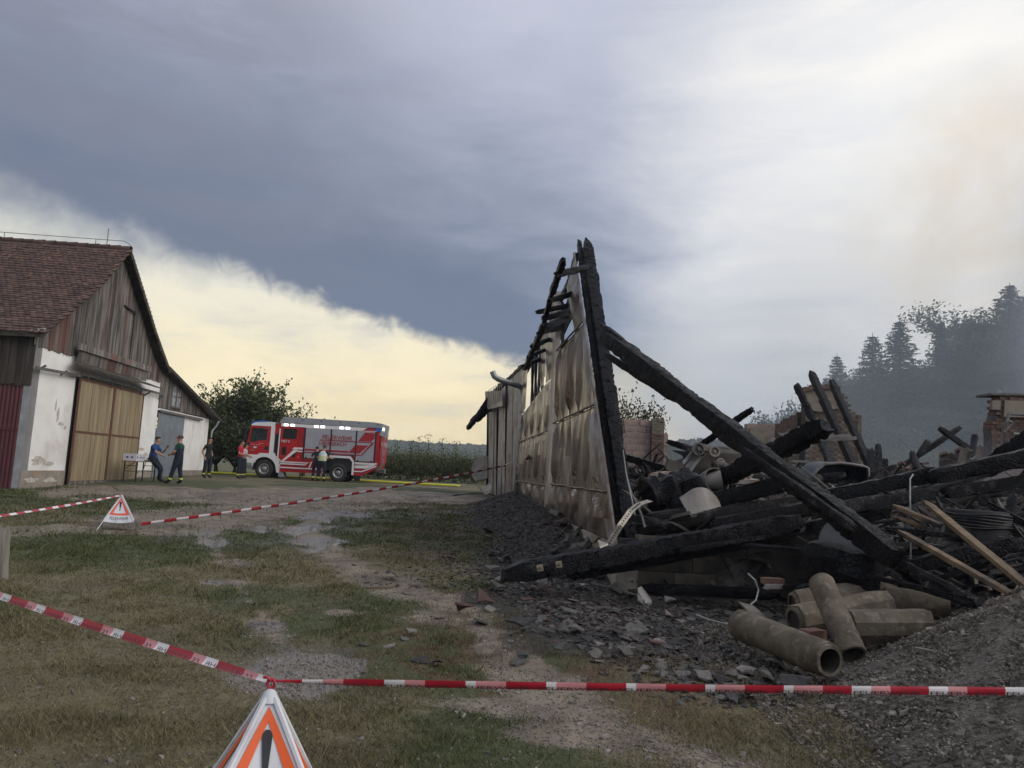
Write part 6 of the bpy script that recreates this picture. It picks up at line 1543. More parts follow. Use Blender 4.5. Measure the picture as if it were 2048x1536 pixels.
scatter_mass('broken_masonry', 5000, pos_r2, lambda n, r: np.stack([r.uniform(.03, .16, n), r.uniform(.03, .12, n), r.uniform(.015, .07, n)], -1), m_greyrub, 4, 'broken brick, tile and plaster pieces deeper inside the ruin', thin=.5)

# ------------------------------------------------------------------ charred beams, each measured from the photograph
def beam2(a, Ya, b_, Yb, w, label, m=None, h=None, nm='charred_beam', **kw):
    return jag_beam(P(*a, Ya), P(*b_, Yb), w, h or w, label=label, name=nm, m=m or m_char, **kw)
beam2((1006, 1150), 9.75, (1600, 1042), 10.35, .27, 'big charred beam lying out over the grass with two steel bolt plates', seed=101, step=.04, crack=.09, h=.24, taper0=.62)
beam2((1140, 1152), 10.05, (1600, 1070), 10.5, .12, 'thin charred batten lying under the beam with the bolt plates', seed=102, rough=.2)
beam2((1210, 672), 12.6, (1788, 1116), 8.2, .265, 'longest charred beam slanting down from the tall post to the rubble', seed=103, step=.04, crack=.08, taper1=.8)
beam2((1212, 708), 12.55, (1350, 800), 11.4, .10, 'split off strip under the upper end of the long slanting beam', seed=104, rough=.2)
beam2((1206, 655), 12.7, (1330, 752), 11.6, .12, 'split off strip above the upper end of the long slanting beam', seed=105, rough=.25)
beam2((1480, 893), 9.9, (1712, 1058), 8.3, .09, 'ash edged batten riding on top of the long slanting beam', m=m_charash, seed=106, rough=.25)
beam2((1652, 850), 10.2, (1405, 978), 12.6, .27, 'thick charred beam end jutting up to the right behind the slanting beam', seed=107, step=.04, crack=.1)
beam2((1504, 818), 15.5, (1372, 912), 17.0, .13, 'thin burnt rafter sticking up right above the slanting beam', seed=108, rough=.2)
beam2((1408, 812), 12.0, (1422, 850), 11.8, .12, 'short burnt stub standing on the back of the slanting beam', m=m_charash, seed=109, rough=.3)
beam2((1335, 883), 18.0, (1395, 903), 17.5, .16, 'small burnt rafter end left of the machine wreck', seed=110, rough=.3)
beam2((1240, 912), 15.5, (1335, 938), 14.5, .14, 'burnt batten lying level just right of the post', seed=111)
beam2((1425, 1001), 11.2, (1572, 966), 10.8, .22, 'level charred beam passing behind the slanting beam', seed=112)
beam2((1640, 996), 10.2, (1868, 948), 9.8, .20, 'left half of the long level beam across the right of the ruin', seed=113, rough=.16)
beam2((1858, 955), 9.7, (2120, 902), 9.3, .21, 'right half of the long level beam running out of the picture', seed=114, rough=.16)
beam2((2075, 868), 14.0, (1968, 945), 15.0, .30, 'charred beam slanting up to the right edge behind the level beams', seed=115)
beam2((1650, 1022), 9.8, (1872, 985), 9.6, .15, 'grey ashed beam under the left half of the long level beam', m=m_charash, seed=116, rough=.25)
beam2((1885, 985), 9.6, (2120, 955), 9.2, .16, 'grey ashed beam under the right half of the long level beam', m=m_charash, seed=117, rough=.25)
beam2((1285, 1062), 10.7, (1600, 1000), 11.0, .18, 'ashed beam lying just above the bolt plate beam', m=m_charash, seed=118, rough=.22)
beam2((1410, 1052), 10.6, (1640, 1012), 10.6, .20, 'middle charred beam in the stack under the slanting beam', seed=119)
beam2((1470, 1020), 11.3, (1660, 990), 11.2, .13, 'bumpy grey batten at the top of the stack left of the slanting beam', m=m_charash, seed=120, rough=.3)
beam2((1430, 1040), 11.0, (1600, 1012), 10.9, .10, 'second bumpy grey batten in the stack left of the slanting beam', m=m_charash, seed=121, rough=.3)
beam2((1300, 1035), 10.8, (1420, 1018), 11.2, .14, 'short charred beam under the white curved sheet', seed=122)
beam2((1250, 1030), 10.6, (1340, 1052), 10.5, .10, 'burnt board slanting right from the foot of the post', m=m_charash, seed=123, rough=.2)
beam2((1612, 1058), 9.9, (1780, 1020), 9.8, .18, 'charred beam crossing behind the lower part of the slanting beam', seed=124)
beam2((1690, 1040), 9.9, (1765, 1018), 9.8, .10, 'short burnt batten beside the round saw blade', m=m_charash, seed=125, rough=.3)
beam2((1490, 1090), 9.9, (1690, 1112), 9.2, .12, 'flat burnt plank above the block wall', seed=126, h=.06)
beam2((1360, 1100), 9.9, (1530, 1075), 10.0, .14, 'charred board resting on the block wall edge', seed=127, h=.07)
beam2((1795, 1122), 8.3, (1985, 1220), 7.3, .10, 'flaky thin charred pole running down to the gravel heap', m=m_charash, seed=128, rough=.4)
beam2((1680, 1138), 8.7, (1960, 1206), 7.4, .055, 'thin straight burnt lath pointing down to the gravel heap', seed=129, rough=.1)
beam2((1790, 1160), 8.2, (1950, 1212), 7.4, .05, 'second thin burnt lath below the flaky pole', seed=130, rough=.15)
beam2((1600, 1185), 8.8, (1790, 1150), 8.7, .16, 'charred log behind the concrete pipes', seed=131)
beam2((1290, 1178), 10.2, (1560, 1188), 9.6, .14, 'charred log lying along the foot of the block wall', seed=132, rough=.3)
beam2((1880, 857), 24, (1936, 897), 24, .17, 'burnt rafter of the crossed pair falling to the right', seed=133)
beam2((1920, 855), 24.4, (1800, 935), 24.4, .17, 'burnt rafter of the crossed pair falling to the left', seed=134)
beam2((1856, 882), 23.5, (1838, 910), 23.4, .14, 'short burnt stick left of the crossed pair', seed=135)
beam2((1951, 870), 22.6, (1943, 912), 22.4, .16, 'knobbly burnt post stump right of the crossed pair', seed=136, rough=.35)
beam2((1592, 768), 27.6, (1645, 880), 26.5, .22, 'leftmost of the charred rafters leaning on the brick stump', seed=137)
beam2((1622, 745), 27.4, (1732, 985), 24.5, .24, 'middle charred rafter leaning on the brick stump, reaching highest', seed=138)
beam2((1662, 760), 27.2, (1762, 985), 24.5, .24, 'rightmost of the charred rafters leaning on the brick stump', seed=139)
beam2((1640, 872), 24.5, (1690, 990), 20.5, .24, 'flaky charred rafter below the left one, ending on the curved hood', m=m_charash, seed=140, rough=.22)
beam2((1598, 990), 19, (1606, 890), 20, .14, 'thin upright burnt post left of the brick stump foot', seed=141)
beam2((1740, 900), 22, (1748, 985), 21, .20, 'upright burnt post right of the curved hood', seed=142)
beam2((1756, 890), 20, (1760, 985), 19.6, .17, 'grey upright plank post right of the brick stump', m=m_charash, seed=143, rough=.08)
beam2((1771, 918), 19.5, (1773, 985), 19.2, .13, 'shorter dark upright post beside the grey one', seed=144, rough=.1)
beam2((1830, 1130), 8.6, (2040, 1085), 8.4, .16, 'burnt beam in the dark below the pale planks', seed=145)
beam2((1770, 1058), 9.0, (1980, 1080), 8.8, .13, 'charred plank lying level behind the pale planks', seed=146, h=.07)
beam2((1980, 1010), 9.0, (2110, 1080), 8.6, .18, 'charred board leaning at the right edge of the ruin', seed=147, h=.08)
beam2((1900, 1048), 8.9, (2120, 1110), 8.6, .17, 'brown scorched board at the right edge above the gravel heap', m=m_oldd, seed=148, h=.05, rough=.12)
# big black block left of the machine
blk_ = jag_beam(P(1288, 992, 11.8), P(1384, 958, 12.0), .50, .36, seed=150, rough=.35, label='massive charred timber block just right of the tall post', name='charred_block', taper0=.35, taper1=.8, cat='timber block')
jag_beam(P(1300, 955, 13.2), P(1372, 950, 13.2), .2, .16, seed=151, m=m_hblock, rough=.25, label='pinkish fire-bleached stone lying on the charred block', name='bleached_stone', cat='stone')
jag_beam(P(1350, 1012, 11.6), P(1420, 1022, 11.4), .36, .3, seed=152, rough=.4, label='black lump of burnt timber under the drum rim', name='charred_block', cat='timber block')
# bolt plates on the front beam
for i, (px, py) in enumerate(((1080, 1136), (1118, 1129))):
    c = P(px, py, 9.56 + i * .03); e = empty('bolt_plate', c, ('steel bolt plate nearer the end of the big fallen beam', 'steel bolt plate farther from the end of the big fallen beam')[i], 'bolt plate', 'bolt plates on the fallen beam')
    rt = Matrix.Rotation(radians(-12), 3, 'Y') @ Matrix.Rotation(radians(8), 3, 'X')
    m_boltp = MATS.get('bolt_plate_steel') or mat('bolt_plate_steel', (.42, .36, .24), (.30, .25, .17), scale=20, rough=.5, metal=.4)
    mb = MB(); mb.box((0, 0, 0), (.078, .012, .078), rot=rt); mb.build('washer', m_boltp, e, local=True)
    mb = MB(); mb.lathe((0, -.004, 0), (0, -1, 0), [(0, .019), (.022, .017), (.024, 0)], 6); mb.build('nut', m_steel, e, local=True)
# pale planks on the right
m_palew = mat('heat_tanned_wood', (.175, .122, .070), (.080, .056, .036), scale=4, rough=.75, bump=.4, stretch=(1, 1, 1), c3=(.022, .019, .017), s3=2.2, vary=.15)
for i, (a, Ya, b_, Yb, w, h, lb) in enumerate((((1797, 1062), 8.5, (2022, 1188), 7.0, .085, .05, 'long tan plank, the lower of two sloping to the gravel heap'), ((1850, 1004), 9.0, (2070, 1186), 6.9, .09, .05, 'long pinkish tan plank, the upper of two sloping to the gravel heap'), ((1795, 1014), 9.1, (1872, 1048), 8.8, .16, .05, 'short broad pale board above the tan planks'), ((1788, 1032), 9.0, (1850, 1056), 8.9, .12, .05, 'short pale board just below the broad one'), ((1930, 896), 21.5, (1918, 948), 21, .22, .05, 'left pale plank standing before the low brick walls'), ((1963, 893), 21.3, (1950, 945), 20.8, .20, .05, 'right pale plank standing before the low brick walls'), ((1765, 1093), 8.8, (1800, 1096), 8.8, .05, .04, 'splintered bright wood piece by the end of the slanting beam'), ((1690, 1110), 9.0, (1718, 1126), 8.8, .07, .03, 'small grey board end beside the slanting beam'))):
    beam2(a, Ya, b_, Yb, w, lb, m=m_palew, h=h, nm='plank', seed=200 + i, rough=.07, crack=.01, cat='plank')
# beams lying deeper in, seen between the front ones
rr = random.Random(77)
for i in range(84):
    y = rr.uniform(11.2, 20); x = rr.uniform(2.0, 3.0 + y * .52); L_ = rr.uniform(.7, 2.4); a = rr.uniform(-.5, .5) + (0 if rr.random() < .6 else 1.2)
    z = rub_z(x, y) + rr.uniform(.02, .20); dz = rr.uniform(-.35, .4) + (.45 if rr.random() < .25 else 0)
    w_ = rr.uniform(.07, .18)
    jag_beam((x, y, z), (x + cos(a) * L_, y + sin(a) * L_ * .6, z + dz), w_, w_, seed=300 + i, rough=.25, m=(m_charash if i % 3 == 0 else m_char), label=('thin ' if w_ < .115 else 'thick ') + ('grey ashed' if i % 3 == 0 else 'black charred') + ' timber in the rubble ' + ('just right of the tall post' if x / y < .26 else ('behind the long slanting beam' if x / y < .42 else 'behind the level beams at the right')), group='charred timbers tangled in the rubble', step=.09)

# ------------------------------------------------------------------ scorched metal things in the rubble
m_enamel = mat('scorched_white_enamel', (.33, .30, .26), (.20, .18, .15), scale=2.2, rough=.45, spec=.5, c3=(.17, .10, .06), s3=1.6, bump=.15)
vs = []; N = 14
for j in range(10):
    v = j / 9
    for i in range(N):
        u = i / (N - 1); a = -1.15 + 2.3 * u; top = P(1362 + 78 * u, 996 - 22 * sin(u * pi), 11.0); bot = P(1388 + 66 * u, 1042 - 6 * u, 10.7)
        q = top.lerp(bot, v) + Vector((0, -.16 * cos(a) * (1 - .3 * v) + .16, 0)) + Vector((0, 0, .02 * nz3((u * 3, v * 3, 1)))); vs.append(q)
fs = [(j * N + i, j * N + i + 1, (j + 1) * N + i + 1, (j + 1) * N + i) for j in range(9) for i in range(N - 1)]
mb = MB(); mb.add(vs, fs); mb.add([v + Vector((0, .012, 0)) for v in vs], [f[::-1] for f in fs]); tag(mb.build('curved_tank_sheet', m_enamel, smooth=True), 'curved whitish rust-flecked sheet of a burnt appliance among black beams', 'metal sheet')
dr_ = empty('drum_rim', P(1418, 970, 12), 'open rusty drum rim lying tilted above the white curved sheet', 'drum')
mb = MB(); ax = Vector((.3, -1, .35)); mb.lathe(P(1415, 972, 12.2), ax, [(0, .20), (.0, .215), (.28, .215), (.28, .20), (0, .20)], 24); mb.build('drum_wall', m_steel, dr_, smooth=True)
mb = MB(); mb.lathe(P(1415, 972, 12.2), ax, [(.02, .19), (.025, 0)], 24); mb.build('drum_bottom', m_charash, dr_)
mb = MB(); mb.lathe(P(1404, 965, 12.1), Vector((1, -.2, .2)), [(0, .10), (.15, .13), (.3, .16)], 18); mb.build('drum_bracket', m_enamel, dr_, smooth=True)
mb = MB(); mb.prism([P(1475, 958, 12.6), P(1520, 960, 12.6), P(1512, 967, 12.6), P(1470, 968, 12.6)], (0, .5, .03)); tag(mb.build('pale_board', m_enamel), 'thin pale board lying flat above the level beam', 'board')
for k, px in enumerate((1488, 1497)):
    mb = MB(); mb.bar(P(px, 958, 12.8), P(px + 8, 946 + k, 12.9), .03, .05); tag(mb.build('wood_splint', m_palew), ('left of two small raw wood splints standing on the pale board', 'right of two small raw wood splints standing on the pale board')[k], 'splint')
# machine wreck
mw_ = empty('burnt_machine', P(1440, 950, 14.5), 'wreck of a burnt farm machine with lifting arms and round gears', 'machine')
Ym = 14.6
mb = MB(); mb.prism([P(1392, 895, Ym), P(1445, 893, Ym), P(1490, 905, Ym), P(1500, 950, Ym), P(1380, 950, Ym)], (0, .8, 0)); mb.build('machine_body', m_conc, mw_)
for i, (a, b_, w_) in enumerate((((1362, 930), (1390, 900), .05), ((1372, 938), (1402, 897), .10), ((1380, 942), (1410, 900), .05), ((1398, 893), (1430, 900), .12), ((1415, 902), (1490, 904), .07), ((1425, 960), (1428, 925), .08))):
    mb = MB(); mb.bar(P(*a, Ym - .2), P(*b_, Ym - .15), w_, w_); mb.build('lifting_arm' if i < 3 else 'frame_bar', m_galv if i in (0, 2) else m_steel, mw_)
for i, (c, r_) in enumerate((((1396, 898), .12), ((1428, 903), .10), ((1446, 942), .16), ((1448, 943), .10), ((1440, 925), .08), ((1402, 908), .07))):
    mb = MB(); q = P(*c, Ym - .3); mb.lathe(q, (0, -1, 0), [(0, r_), (.06, r_), (.06, r_ * .75), (.02, r_ * .7), (.02, r_ * .3), (.08, r_ * .25), (.08, 0)], 18); mb.build('gear', (m_steel, m_conclt, m_conc)[i % 3], mw_, smooth=False)
mb = MB(); mb.tube([P(1425, 930, Ym - .4), P(1445, 928, Ym - .4), P(1452, 934, Ym - .4)], .07, 10); mb.tube([P(1415, 952, Ym - .4), P(1432, 950, Ym - .4)], .06, 10); mb.build('cylinder_housing', m_conc, mw_, smooth=True)
mb = MB(); mb.prism([P(1334, 918, 14.3), P(1366, 924, 14.3), P(1368, 946, 14.3), P(1332, 940, 14.3)], (0, .06, 0)); tag(mb.build('perforated_plate', m_conc), 'dark rectangular plate with round holes left of the machine wreck', 'metal plate')
mb = MB(); mb.prism([P(1343, 900, 15), P(1378, 903, 15), P(1372, 922, 15), P(1364, 911, 15)], (0, .03, 0)); tag(mb.build('torn_sheet', m_dark), 'pointed black torn sheet left of the lifting arms', 'metal sheet')
mb = MB(); mb.prism([P(1382, 946, 13.2), P(1394, 958, 13.2), P(1388, 970, 13.2), P(1378, 966, 13.2)], (0, .05, 0)); tag(mb.build('torn_sheet', m_enamel), 'small pale metal flap beside the charred block', 'metal sheet')
# hanging lath grid near the post
mb = MB()
lg = empty('lath_grid', P(1242, 850, 16), 'small black mesh grid hanging behind the post at the back wall', 'grid')
for i in range(8):
    q0 = P(1238 + i * .3, 838 + i * 4, 16); q1 = P(1246 + i * .6, 836 + i * 4, 16); m2 = MB(); m2.bar(q0, q1, .012); m2.build('grid_bar', m_char, lg)
for i in range(4): m2 = MB(); m2.bar(P(1238 + i * 3, 838, 16), P(1240 + i * 3, 866, 16), .012); m2.build('grid_bar', m_char, lg)
# curved burnt hood (vehicle shell) under the brick stump
m_hood = mat('blued_burnt_metal', (.030, .033, .042), (.018, .020, .027), scale=2, rough=.5, metal=.3, c3=(.07, .065, .06), s3=1.5)
hd = empty('burnt_vehicle_shell', P(1670, 960, 16), 'dark curved shell of a burnt vehicle below the brick stump', 'vehicle wreck')
prof_ = [(1596, 996), (1604, 980), (1618, 962), (1634, 940), (1650, 928), (1680, 926), (1705, 929), (1728, 933), (1736, 936), (1738, 985)]
mb = MB(); a = [P(x, y, 16.4) for x, y in prof_]; b2 = [p + Vector((0, .9, .05)) for p in a]
mb.add(a + b2, [(i, i + 1, len(a) + i + 1, len(a) + i) for i in range(len(a) - 1)]); mb.build('shell_panel', m_hood, hd, smooth=True)
mb = MB(); mb.tube(a, .035, 8); mb.build('shell_rim', m_steel, hd, smooth=True)
mb = MB(); mb.prism([p + Vector((0, .5, 0)) for p in a] + [P(1600, 1000, 16.9)], (0, .02, 0)); mb.build('shell_back', m_hood, hd)
for i, (p_, q_, w_) in enumerate((((1560, 885), (1700, 872), .12), ((1640, 880), (1712, 876), .10), ((1575, 922), (1640, 925), .06), ((1615, 905), (1628, 880), .05), ((1640, 925), (1600, 975), .10), ((1612, 985), (1646, 935), .08), ((1590, 875), (1555, 868), .08))):
    beam2(p_, 18 + (i < 2) * 2, q_, 18 + (i < 2) * 2, w_, 'thin steel frame bar, ' + ('the long level one across the stump', 'the short level one on top of the long one', 'the lower level one left of the stump foot', 'the small steep one left of the stump', 'the slanting one left of the curved shell', 'the steep one inside the curved shell', 'the short one farthest left')[i], m=m_steel, nm='frame_bar', seed=400 + i, rough=.1, group='bent steel bars below the stump', cat='steel bar')
mb = MB()
for k, (x0, y0, x1, y1) in enumerate(((1577, 935, 1600, 968), (1584, 930, 1612, 962), (1592, 940, 1615, 975), (1572, 945, 1590, 975))):
    m2 = MB(); m2.prism([P(x0, y0, 17), P(x0 + 6, y0 - 2, 17), P(x1 + 6, y1 - 2, 16.6), P(x1, y1, 16.6)], (0, .03, 0)); tag(m2.build('bent_strip', m_conc), 'grey bent strip in the rubble left of the curved shell, ' + ('second from the left', 'third from the left', 'rightmost', 'leftmost')[k], 'metal strip', 'bent strips left of the shell')
# circular saw blade
m_saw = mat('blued_saw_steel', (.045, .05, .06), (.025, .028, .034), scale=6, rough=.7, metal=.15)
c = P(1700, 1098, 9.15); r_ = .38; nt = 56; pts = []
ex = Vector((1, .05, -.05)).normalized(); ez = Vector((0, .45, 1)).normalized()
for i in range(nt):
    a = 2 * pi * i / nt; pts += [c + (ex * cos(a) + ez * sin(a)) * r_, c + (ex * cos(a + .07) + ez * sin(a + .07)) * (r_ * .945)]
mb = MB(); mb.prism(pts, (0, .006, -.002)); tag(mb.build('circular_saw_blade', m_saw), 'toothed circular saw blade half buried under the slanting beam', 'saw blade')
beam2((1615, 1108), 8.95, (1760, 1150), 8.55, .42, 'broad charred board hiding the lower half of the saw blade', seed=152, h=.34, rough=.2)
# coil of burnt cable / barrel hoops at the right
m_hoop = mat('burnt_hoop_steel', (.075, .072, .07), (.03, .03, .03), scale=8, rough=.6, metal=.3)
cb = empty('hoop_stack', P(1960, 1060, 8.9), 'stack of burnt hoops around a soot covered drum at the right of the ruin', 'drum')
for i in range(6):
    mb = MB(); c = P(1955, 1028 + i * 5, 9.0); N = 40; mb.tube([c + Vector((cos(t_) * .34, sin(t_) * .34, .01 * sin(t_ * 3 + i))) for t_ in np.linspace(0, 2 * pi, N)], .010, 5, cap=False); mb.build('hoop', m_hoop, cb, smooth=True)
mb = MB(); mb.lathe(P(1955, 1085, 9.0), (0, 0, 1), [(0, .32), (.36, .325), (.37, .25), (.30, 0)], 28); mb.build('drum_shell', m_dark, cb, smooth=True)
# perforated metal strip leaning at the post foot
m_strip = mat('perforated_strip_zinc', (.36, .33, .28), (.24, .22, .19), scale=12, rough=.45, metal=.5)
ps_ = empty('perforated_strip', P(1240, 1040, 10), 'bent perforated metal strip leaning at the foot of the post', 'metal strip')
pp = [P(1219, 1086, 10.0), P(1240, 1052, 10.05), P(1263, 1020, 10.2), P(1278, 1008, 10.4), P(1300, 1001, 10.6)]
mb = MB(); w_ = Vector((.045, .02, -.01)); vs = []
for q in pp: vs += [q - w_, q + w_]
mb.add(vs + [v + Vector((0, .006, 0)) for v in vs], [(2 * i, 2 * i + 1, 2 * i + 3, 2 * i + 2) for i in range(4)] + [(10 + 2 * i, 12 + 2 * i, 13 + 2 * i, 11 + 2 * i) for i in range(4)]); mb.build('strip', m_strip, ps_)
mb = MB()
for i in range(22):
    u = i / 22 * 3.2; k = int(u); q = pp[k].lerp(pp[k + 1], u - k); m_dots = mb.lathe(q + Vector((0, -.004, 0)), (0, -1, 0), [(0, .012), (.001, 0)], 6)
o = mb.build('punched_holes', m_dark, ps_); o['kind'] = 'stuff'
mb = MB(); mb.prism([P(1196, 1083, 9.98), P(1216, 1090, 9.95), P(1200, 1097, 9.9)], (0, .01, .02)); tag(mb.build('metal_scrap', m_strip), 'small triangular metal scrap on the big fallen beam', 'metal scrap')
mb = MB(); mb.tube([P(1255, 960, 10.9), P(1262, 985, 10.7), P(1275, 1010, 10.6), P(1283, 1030, 10.5), P(1290, 1055, 10.4)], .018, 6); tag(mb.build('bent_rod', m_steel), 'thin bent iron rod hanging at the foot of the post', 'rod')
mb = MB(); mb.tube([P(1246, 900, 10.9), P(1252, 945, 10.8), P(1262, 990, 10.6), P(1270, 1030, 10.5)], .008, 5); tag(mb.build('hanging_wire', m_galv), 'thin grey wire hanging down along the charred post', 'wire')
mb = MB(); mb.tube([P(1826, 949, 9.2), P(1820, 958, 9.1), P(1820, 1000, 9.0), P(1822, 1060, 9.0), P(1821, 1118, 9.0)], .009, 6); m_wire = mat('pale_wire', (.30, .30, .29), (.24, .24, .23), scale=9, rough=.5); tag(mb.build('hanging_wire', m_wire), 'long pale wire hanging straight down from the level beam', 'wire')
mb = MB(); mb.tube([P(1496, 1147, 8.8), P(1510, 1160, 8.7), P(1517, 1180, 8.7), P(1512, 1200, 8.6), P(1497, 1213, 8.4), P(1490, 1216, 8.3)], .009, 6); tag(mb.build('white_cable', m_wire), 'white curved cable sticking up behind the front concrete pipe', 'cable')
mb = MB(); mb.tube([P(1392, 1229, 8.1), P(1420, 1240, 8.0), P(1458, 1249, 7.9)], .007, 6); tag(mb.build('white_cable', m_wire), 'thin white cable lying on the soot left of the front pipe', 'cable')
mb = MB(); mb.prism([P(1276, 1181, 9.6), P(1284, 1178, 9.6), P(1304, 1206, 9.4), P(1300, 1212, 9.4), P(1290, 1206, 9.4), P(1275, 1192, 9.6)], (0, .02, .03)); tag(mb.build('white_moulding', m_enamel), 'white broken moulding piece leaning before the block wall', 'moulding')
for i in range(10):
    t_ = i / 9; m2 = MB(); a_ = P(1276 + 20 * t_, 1190 + 16 * t_, 9.45); m2.bar(a_, a_ + Vector((.0, -.03, -.06)), .006)
    if i == 0: te = empty('comb_bristles', P(1285, 1200, 9.45), 'row of thin prongs under the white broken moulding', 'prongs')
    m2.build('prong', m_galv, te)
mb = MB(); mb.box(P(1545, 1162, 9.2), (.24, .12, .07), rot=Matrix.Rotation(.1, 3, 'Z')); tag(mb.build('brick', m_brick), 'single red brick lying on a pale stone before the block wall', 'brick')
jag_beam(P(1530, 1175, 9.1), P(1562, 1174, 9.1), .12, .08, seed=501, m=m_enamel, rough=.3, label='pale stone under the red brick before the block wall', name='stone', cat='stone')
# ------------------------------------------------------------------ fallen tiles and shards
rr = random.Random(99)
m_sh = [mat('grey_shard', (.118, .108, .098), (.066, .061, .055), scale=5, rough=.8, vary=.4, bump=.3), mat('dark_shard', (.030, .029, .029), (.05, .047, .045), scale=5, rough=.75, vary=.4, bump=.3),
        mat('red_brown_shard', (.105, .055, .045), (.06, .036, .032), scale=5, rough=.85, vary=.3, bump=.3), mat('pale_shard', (.20, .185, .165), (.12, .11, .10), scale=5, rough=.85, vary=.25, bump=.3)]
def shard_mesh(seed, curve):
    r = random.Random(seed); n = r.choice((4, 4, 5, 5, 6)); pts = []
    for i in range(n):
        a = 2 * pi * i / n + r.uniform(-.35, .35); q = r.uniform(.65, 1.1); pts.append((cos(a) * q, sin(a) * q * r.uniform(.55, .95)))
    cz = lambda x, y: curve * (1 - (y * 1.1) ** 2)
    mid = [((pts[i][0] + pts[(i + 1) % n][0]) / 2, (pts[i][1] + pts[(i + 1) % n][1]) / 2) for i in range(n)]
    ring = [p for q in zip(pts, mid) for p in q]; k = len(ring)
    top = [(x, y, cz(x, y) + .07) for x, y in ring] + [(0, 0, cz(0, 0) + .08)]; bot = [(x, y, cz(x, y) - .07) for x, y in ring] + [(0, 0, cz(0, 0) - .07)]
    fs = [(i, (i + 1) % k, k) for i in range(k)] + [(k + 1 + (i + 1) % k, k + 1 + i, 2 * k + 1) for i in range(k)] + [(i, k + 1 + i, k + 1 + (i + 1) % k, (i + 1) % k) for i in range(k)]
    me = bpy.data.meshes.new('tile_shard'); me.from_pydata(top + bot, [], fs); return me
sm_ = [[shard_mesh(i * 10 + j, (0, .0, .35, .5, 0)[i]) for j in range(4)] for i in range(5)]
meshes = []
for row in sm_:
    for me in row:
        for mm in m_sh: c = me.copy(); c.materials.append(mm); meshes.append((c, m_sh.index(mm)))
cands = []
def wall_x(y): return 1.50 - (y - 10.5) * .0742
for i in range(1500):
    k = rr.random()
    if k < .50: y = 10.4 + rr.random() ** 1.7 * 13; x = wall_x(y) - .12 - abs(rr.gauss(0, 1.15))
    elif k < .965: y = rr.uniform(5.9, 10.3); x = rr.uniform(-.2 + (10.3 - y) * .35, 4.4) + (rr.gauss(0, .3))
    else: y = rr.uniform(6.5, 14); x = wall_x(y) - rr.uniform(1.2, 3.2)
    if x > 3.9 and y < 8.2: continue
    cands.append((x, y, rr.uniform(.035, .105) * (1 + (rr.random() < .12) * .6)))
cands.sort(key=lambda c: -c[2] / hypot(c[0], c[1]))
for i, (x, y, s_) in enumerate(cands[:300]):
    kk = rr.random(); want = 0 if kk < .48 else (1 if kk < .86 else (2 if kk < .90 else 3))
    me = rr.choice([m_[0] for m_ in meshes if m_[1] == want]); o = link_mesh('tile_shard', me, None); o.location = (x, y, ground_z(x, y) + s_ * .10 + .005)
    o.scale = (s_, s_, s_ * rr.uniform(.8, 1.2)); o.rotation_euler = (rr.gauss(0, .20), rr.gauss(0, .20), rr.uniform(0, 6.3))
    tag(o, ('grey', 'sooty black', 'red brown', 'pale')[want] + ' roof tile shard ' + ('on the rubble bank against the sheet metal wall' if y > 10.4 and x > wall_x(y) - 2.2 else ('out on the grass away from the soot' if x < wall_x(y) - 2.2 or (y < 10.4 and x < .6 + (10.3 - y) * .2) else ('on the soot in front of the block wall' if y > 8.2 else 'on the soot between the tape and the pipes'))), 'tile shard', 'roof tile shards strewn beside the ruin', 'thing')
m_shm = island_mat('shard_mass', [(.020, .019, .018), (.055, .05, .046), (.085, .08, .073), (.03, .028, .026), (.13, .12, .105), (.07, .04, .032), (.035, .033, .031), (.065, .06, .055)], rough=.8)
def pos_s(n, rng):
    k = rng.random(n); y = np.where(k < .5, 10.3 + rng.random(n) ** 1.6 * 16, rng.uniform(5.8, 10.4, n))
    x = np.where(k < .5, 1.45 - (y - 10.5) * .0742 - np.abs(rng.normal(size=n)) * 1.1, rng.uniform(0, 1, n) * 4.2 - .1 + (10.3 - y) * .35 + rng.normal(size=n) * .2)
    return x, y, ground_zs(x, y) + .006
scatter_mass('shard_litter', 15000, pos_s, lambda n, r: np.stack([r.uniform(.010, .042, n), r.uniform(.008, .030, n), r.uniform(.002, .007, n)], -1), m_shm, 9, 'countless small broken roofing chips in the soot', thin=.3, cat='rubble')
# a few ones that stand out
for k, (px, py, s_, c_, lb) in enumerate(((992, 1186, .20, 0, 'curved grey ridge tile at the grass edge below the beam tip'), (1058, 1170, .0, 0, ''), (925, 1232, .16, 2, 'red brown broken tile farthest out on the grass'), (965, 1215, .18, 2, 'red brown curved tile piece beside the wheel track'), (1045, 1268, .16, 1, 'black twisted tile piece in the grass'), (1125, 1278, .13, 0, 'light grey curled tile corner in the brown grass'), (1085, 1200, .14, 2, 'dull red tile corner under the beam tip'), (1010, 1140, .17, 0, 'rolled grey tile touching the tip of the big beam'), (1290, 1352, .10, 3, 'pale flat chip in the grass right above the tape'), (1520, 1290, .16, 0, 'grey slab in front of the lying concrete pipe'))):
    if not lb: continue
    g = G(px, py); me = rr.choice([m_[0] for m_ in meshes[16 * 2:16 * 4] if m_[1] == c_]); o = link_mesh('broken_tile', me, None); o.location = (g.x, g.y, ground_z(g.x, g.y) + s_ * .2); o.scale = (s_, s_ * .8, s_); o.rotation_euler = (rr.gauss(0, .3), rr.gauss(0, .3), rr.uniform(0, 6)); tag(o, lb, 'tile')
mb = MB(); mb.box(G(1320, 1163) + Vector((0, 0, .0)), (.01, .01, .01)); 
g = G(760, 1178); mb = MB(); mb.box((g.x, g.y, ground_z(g.x, g.y) + .02), (.36, .03, .02), rot=Matrix.Rotation(.5, 3, 'Z')); tag(mb.build('wood_lath', m_palew), 'small pale lath lying alone on the grass', 'lath')
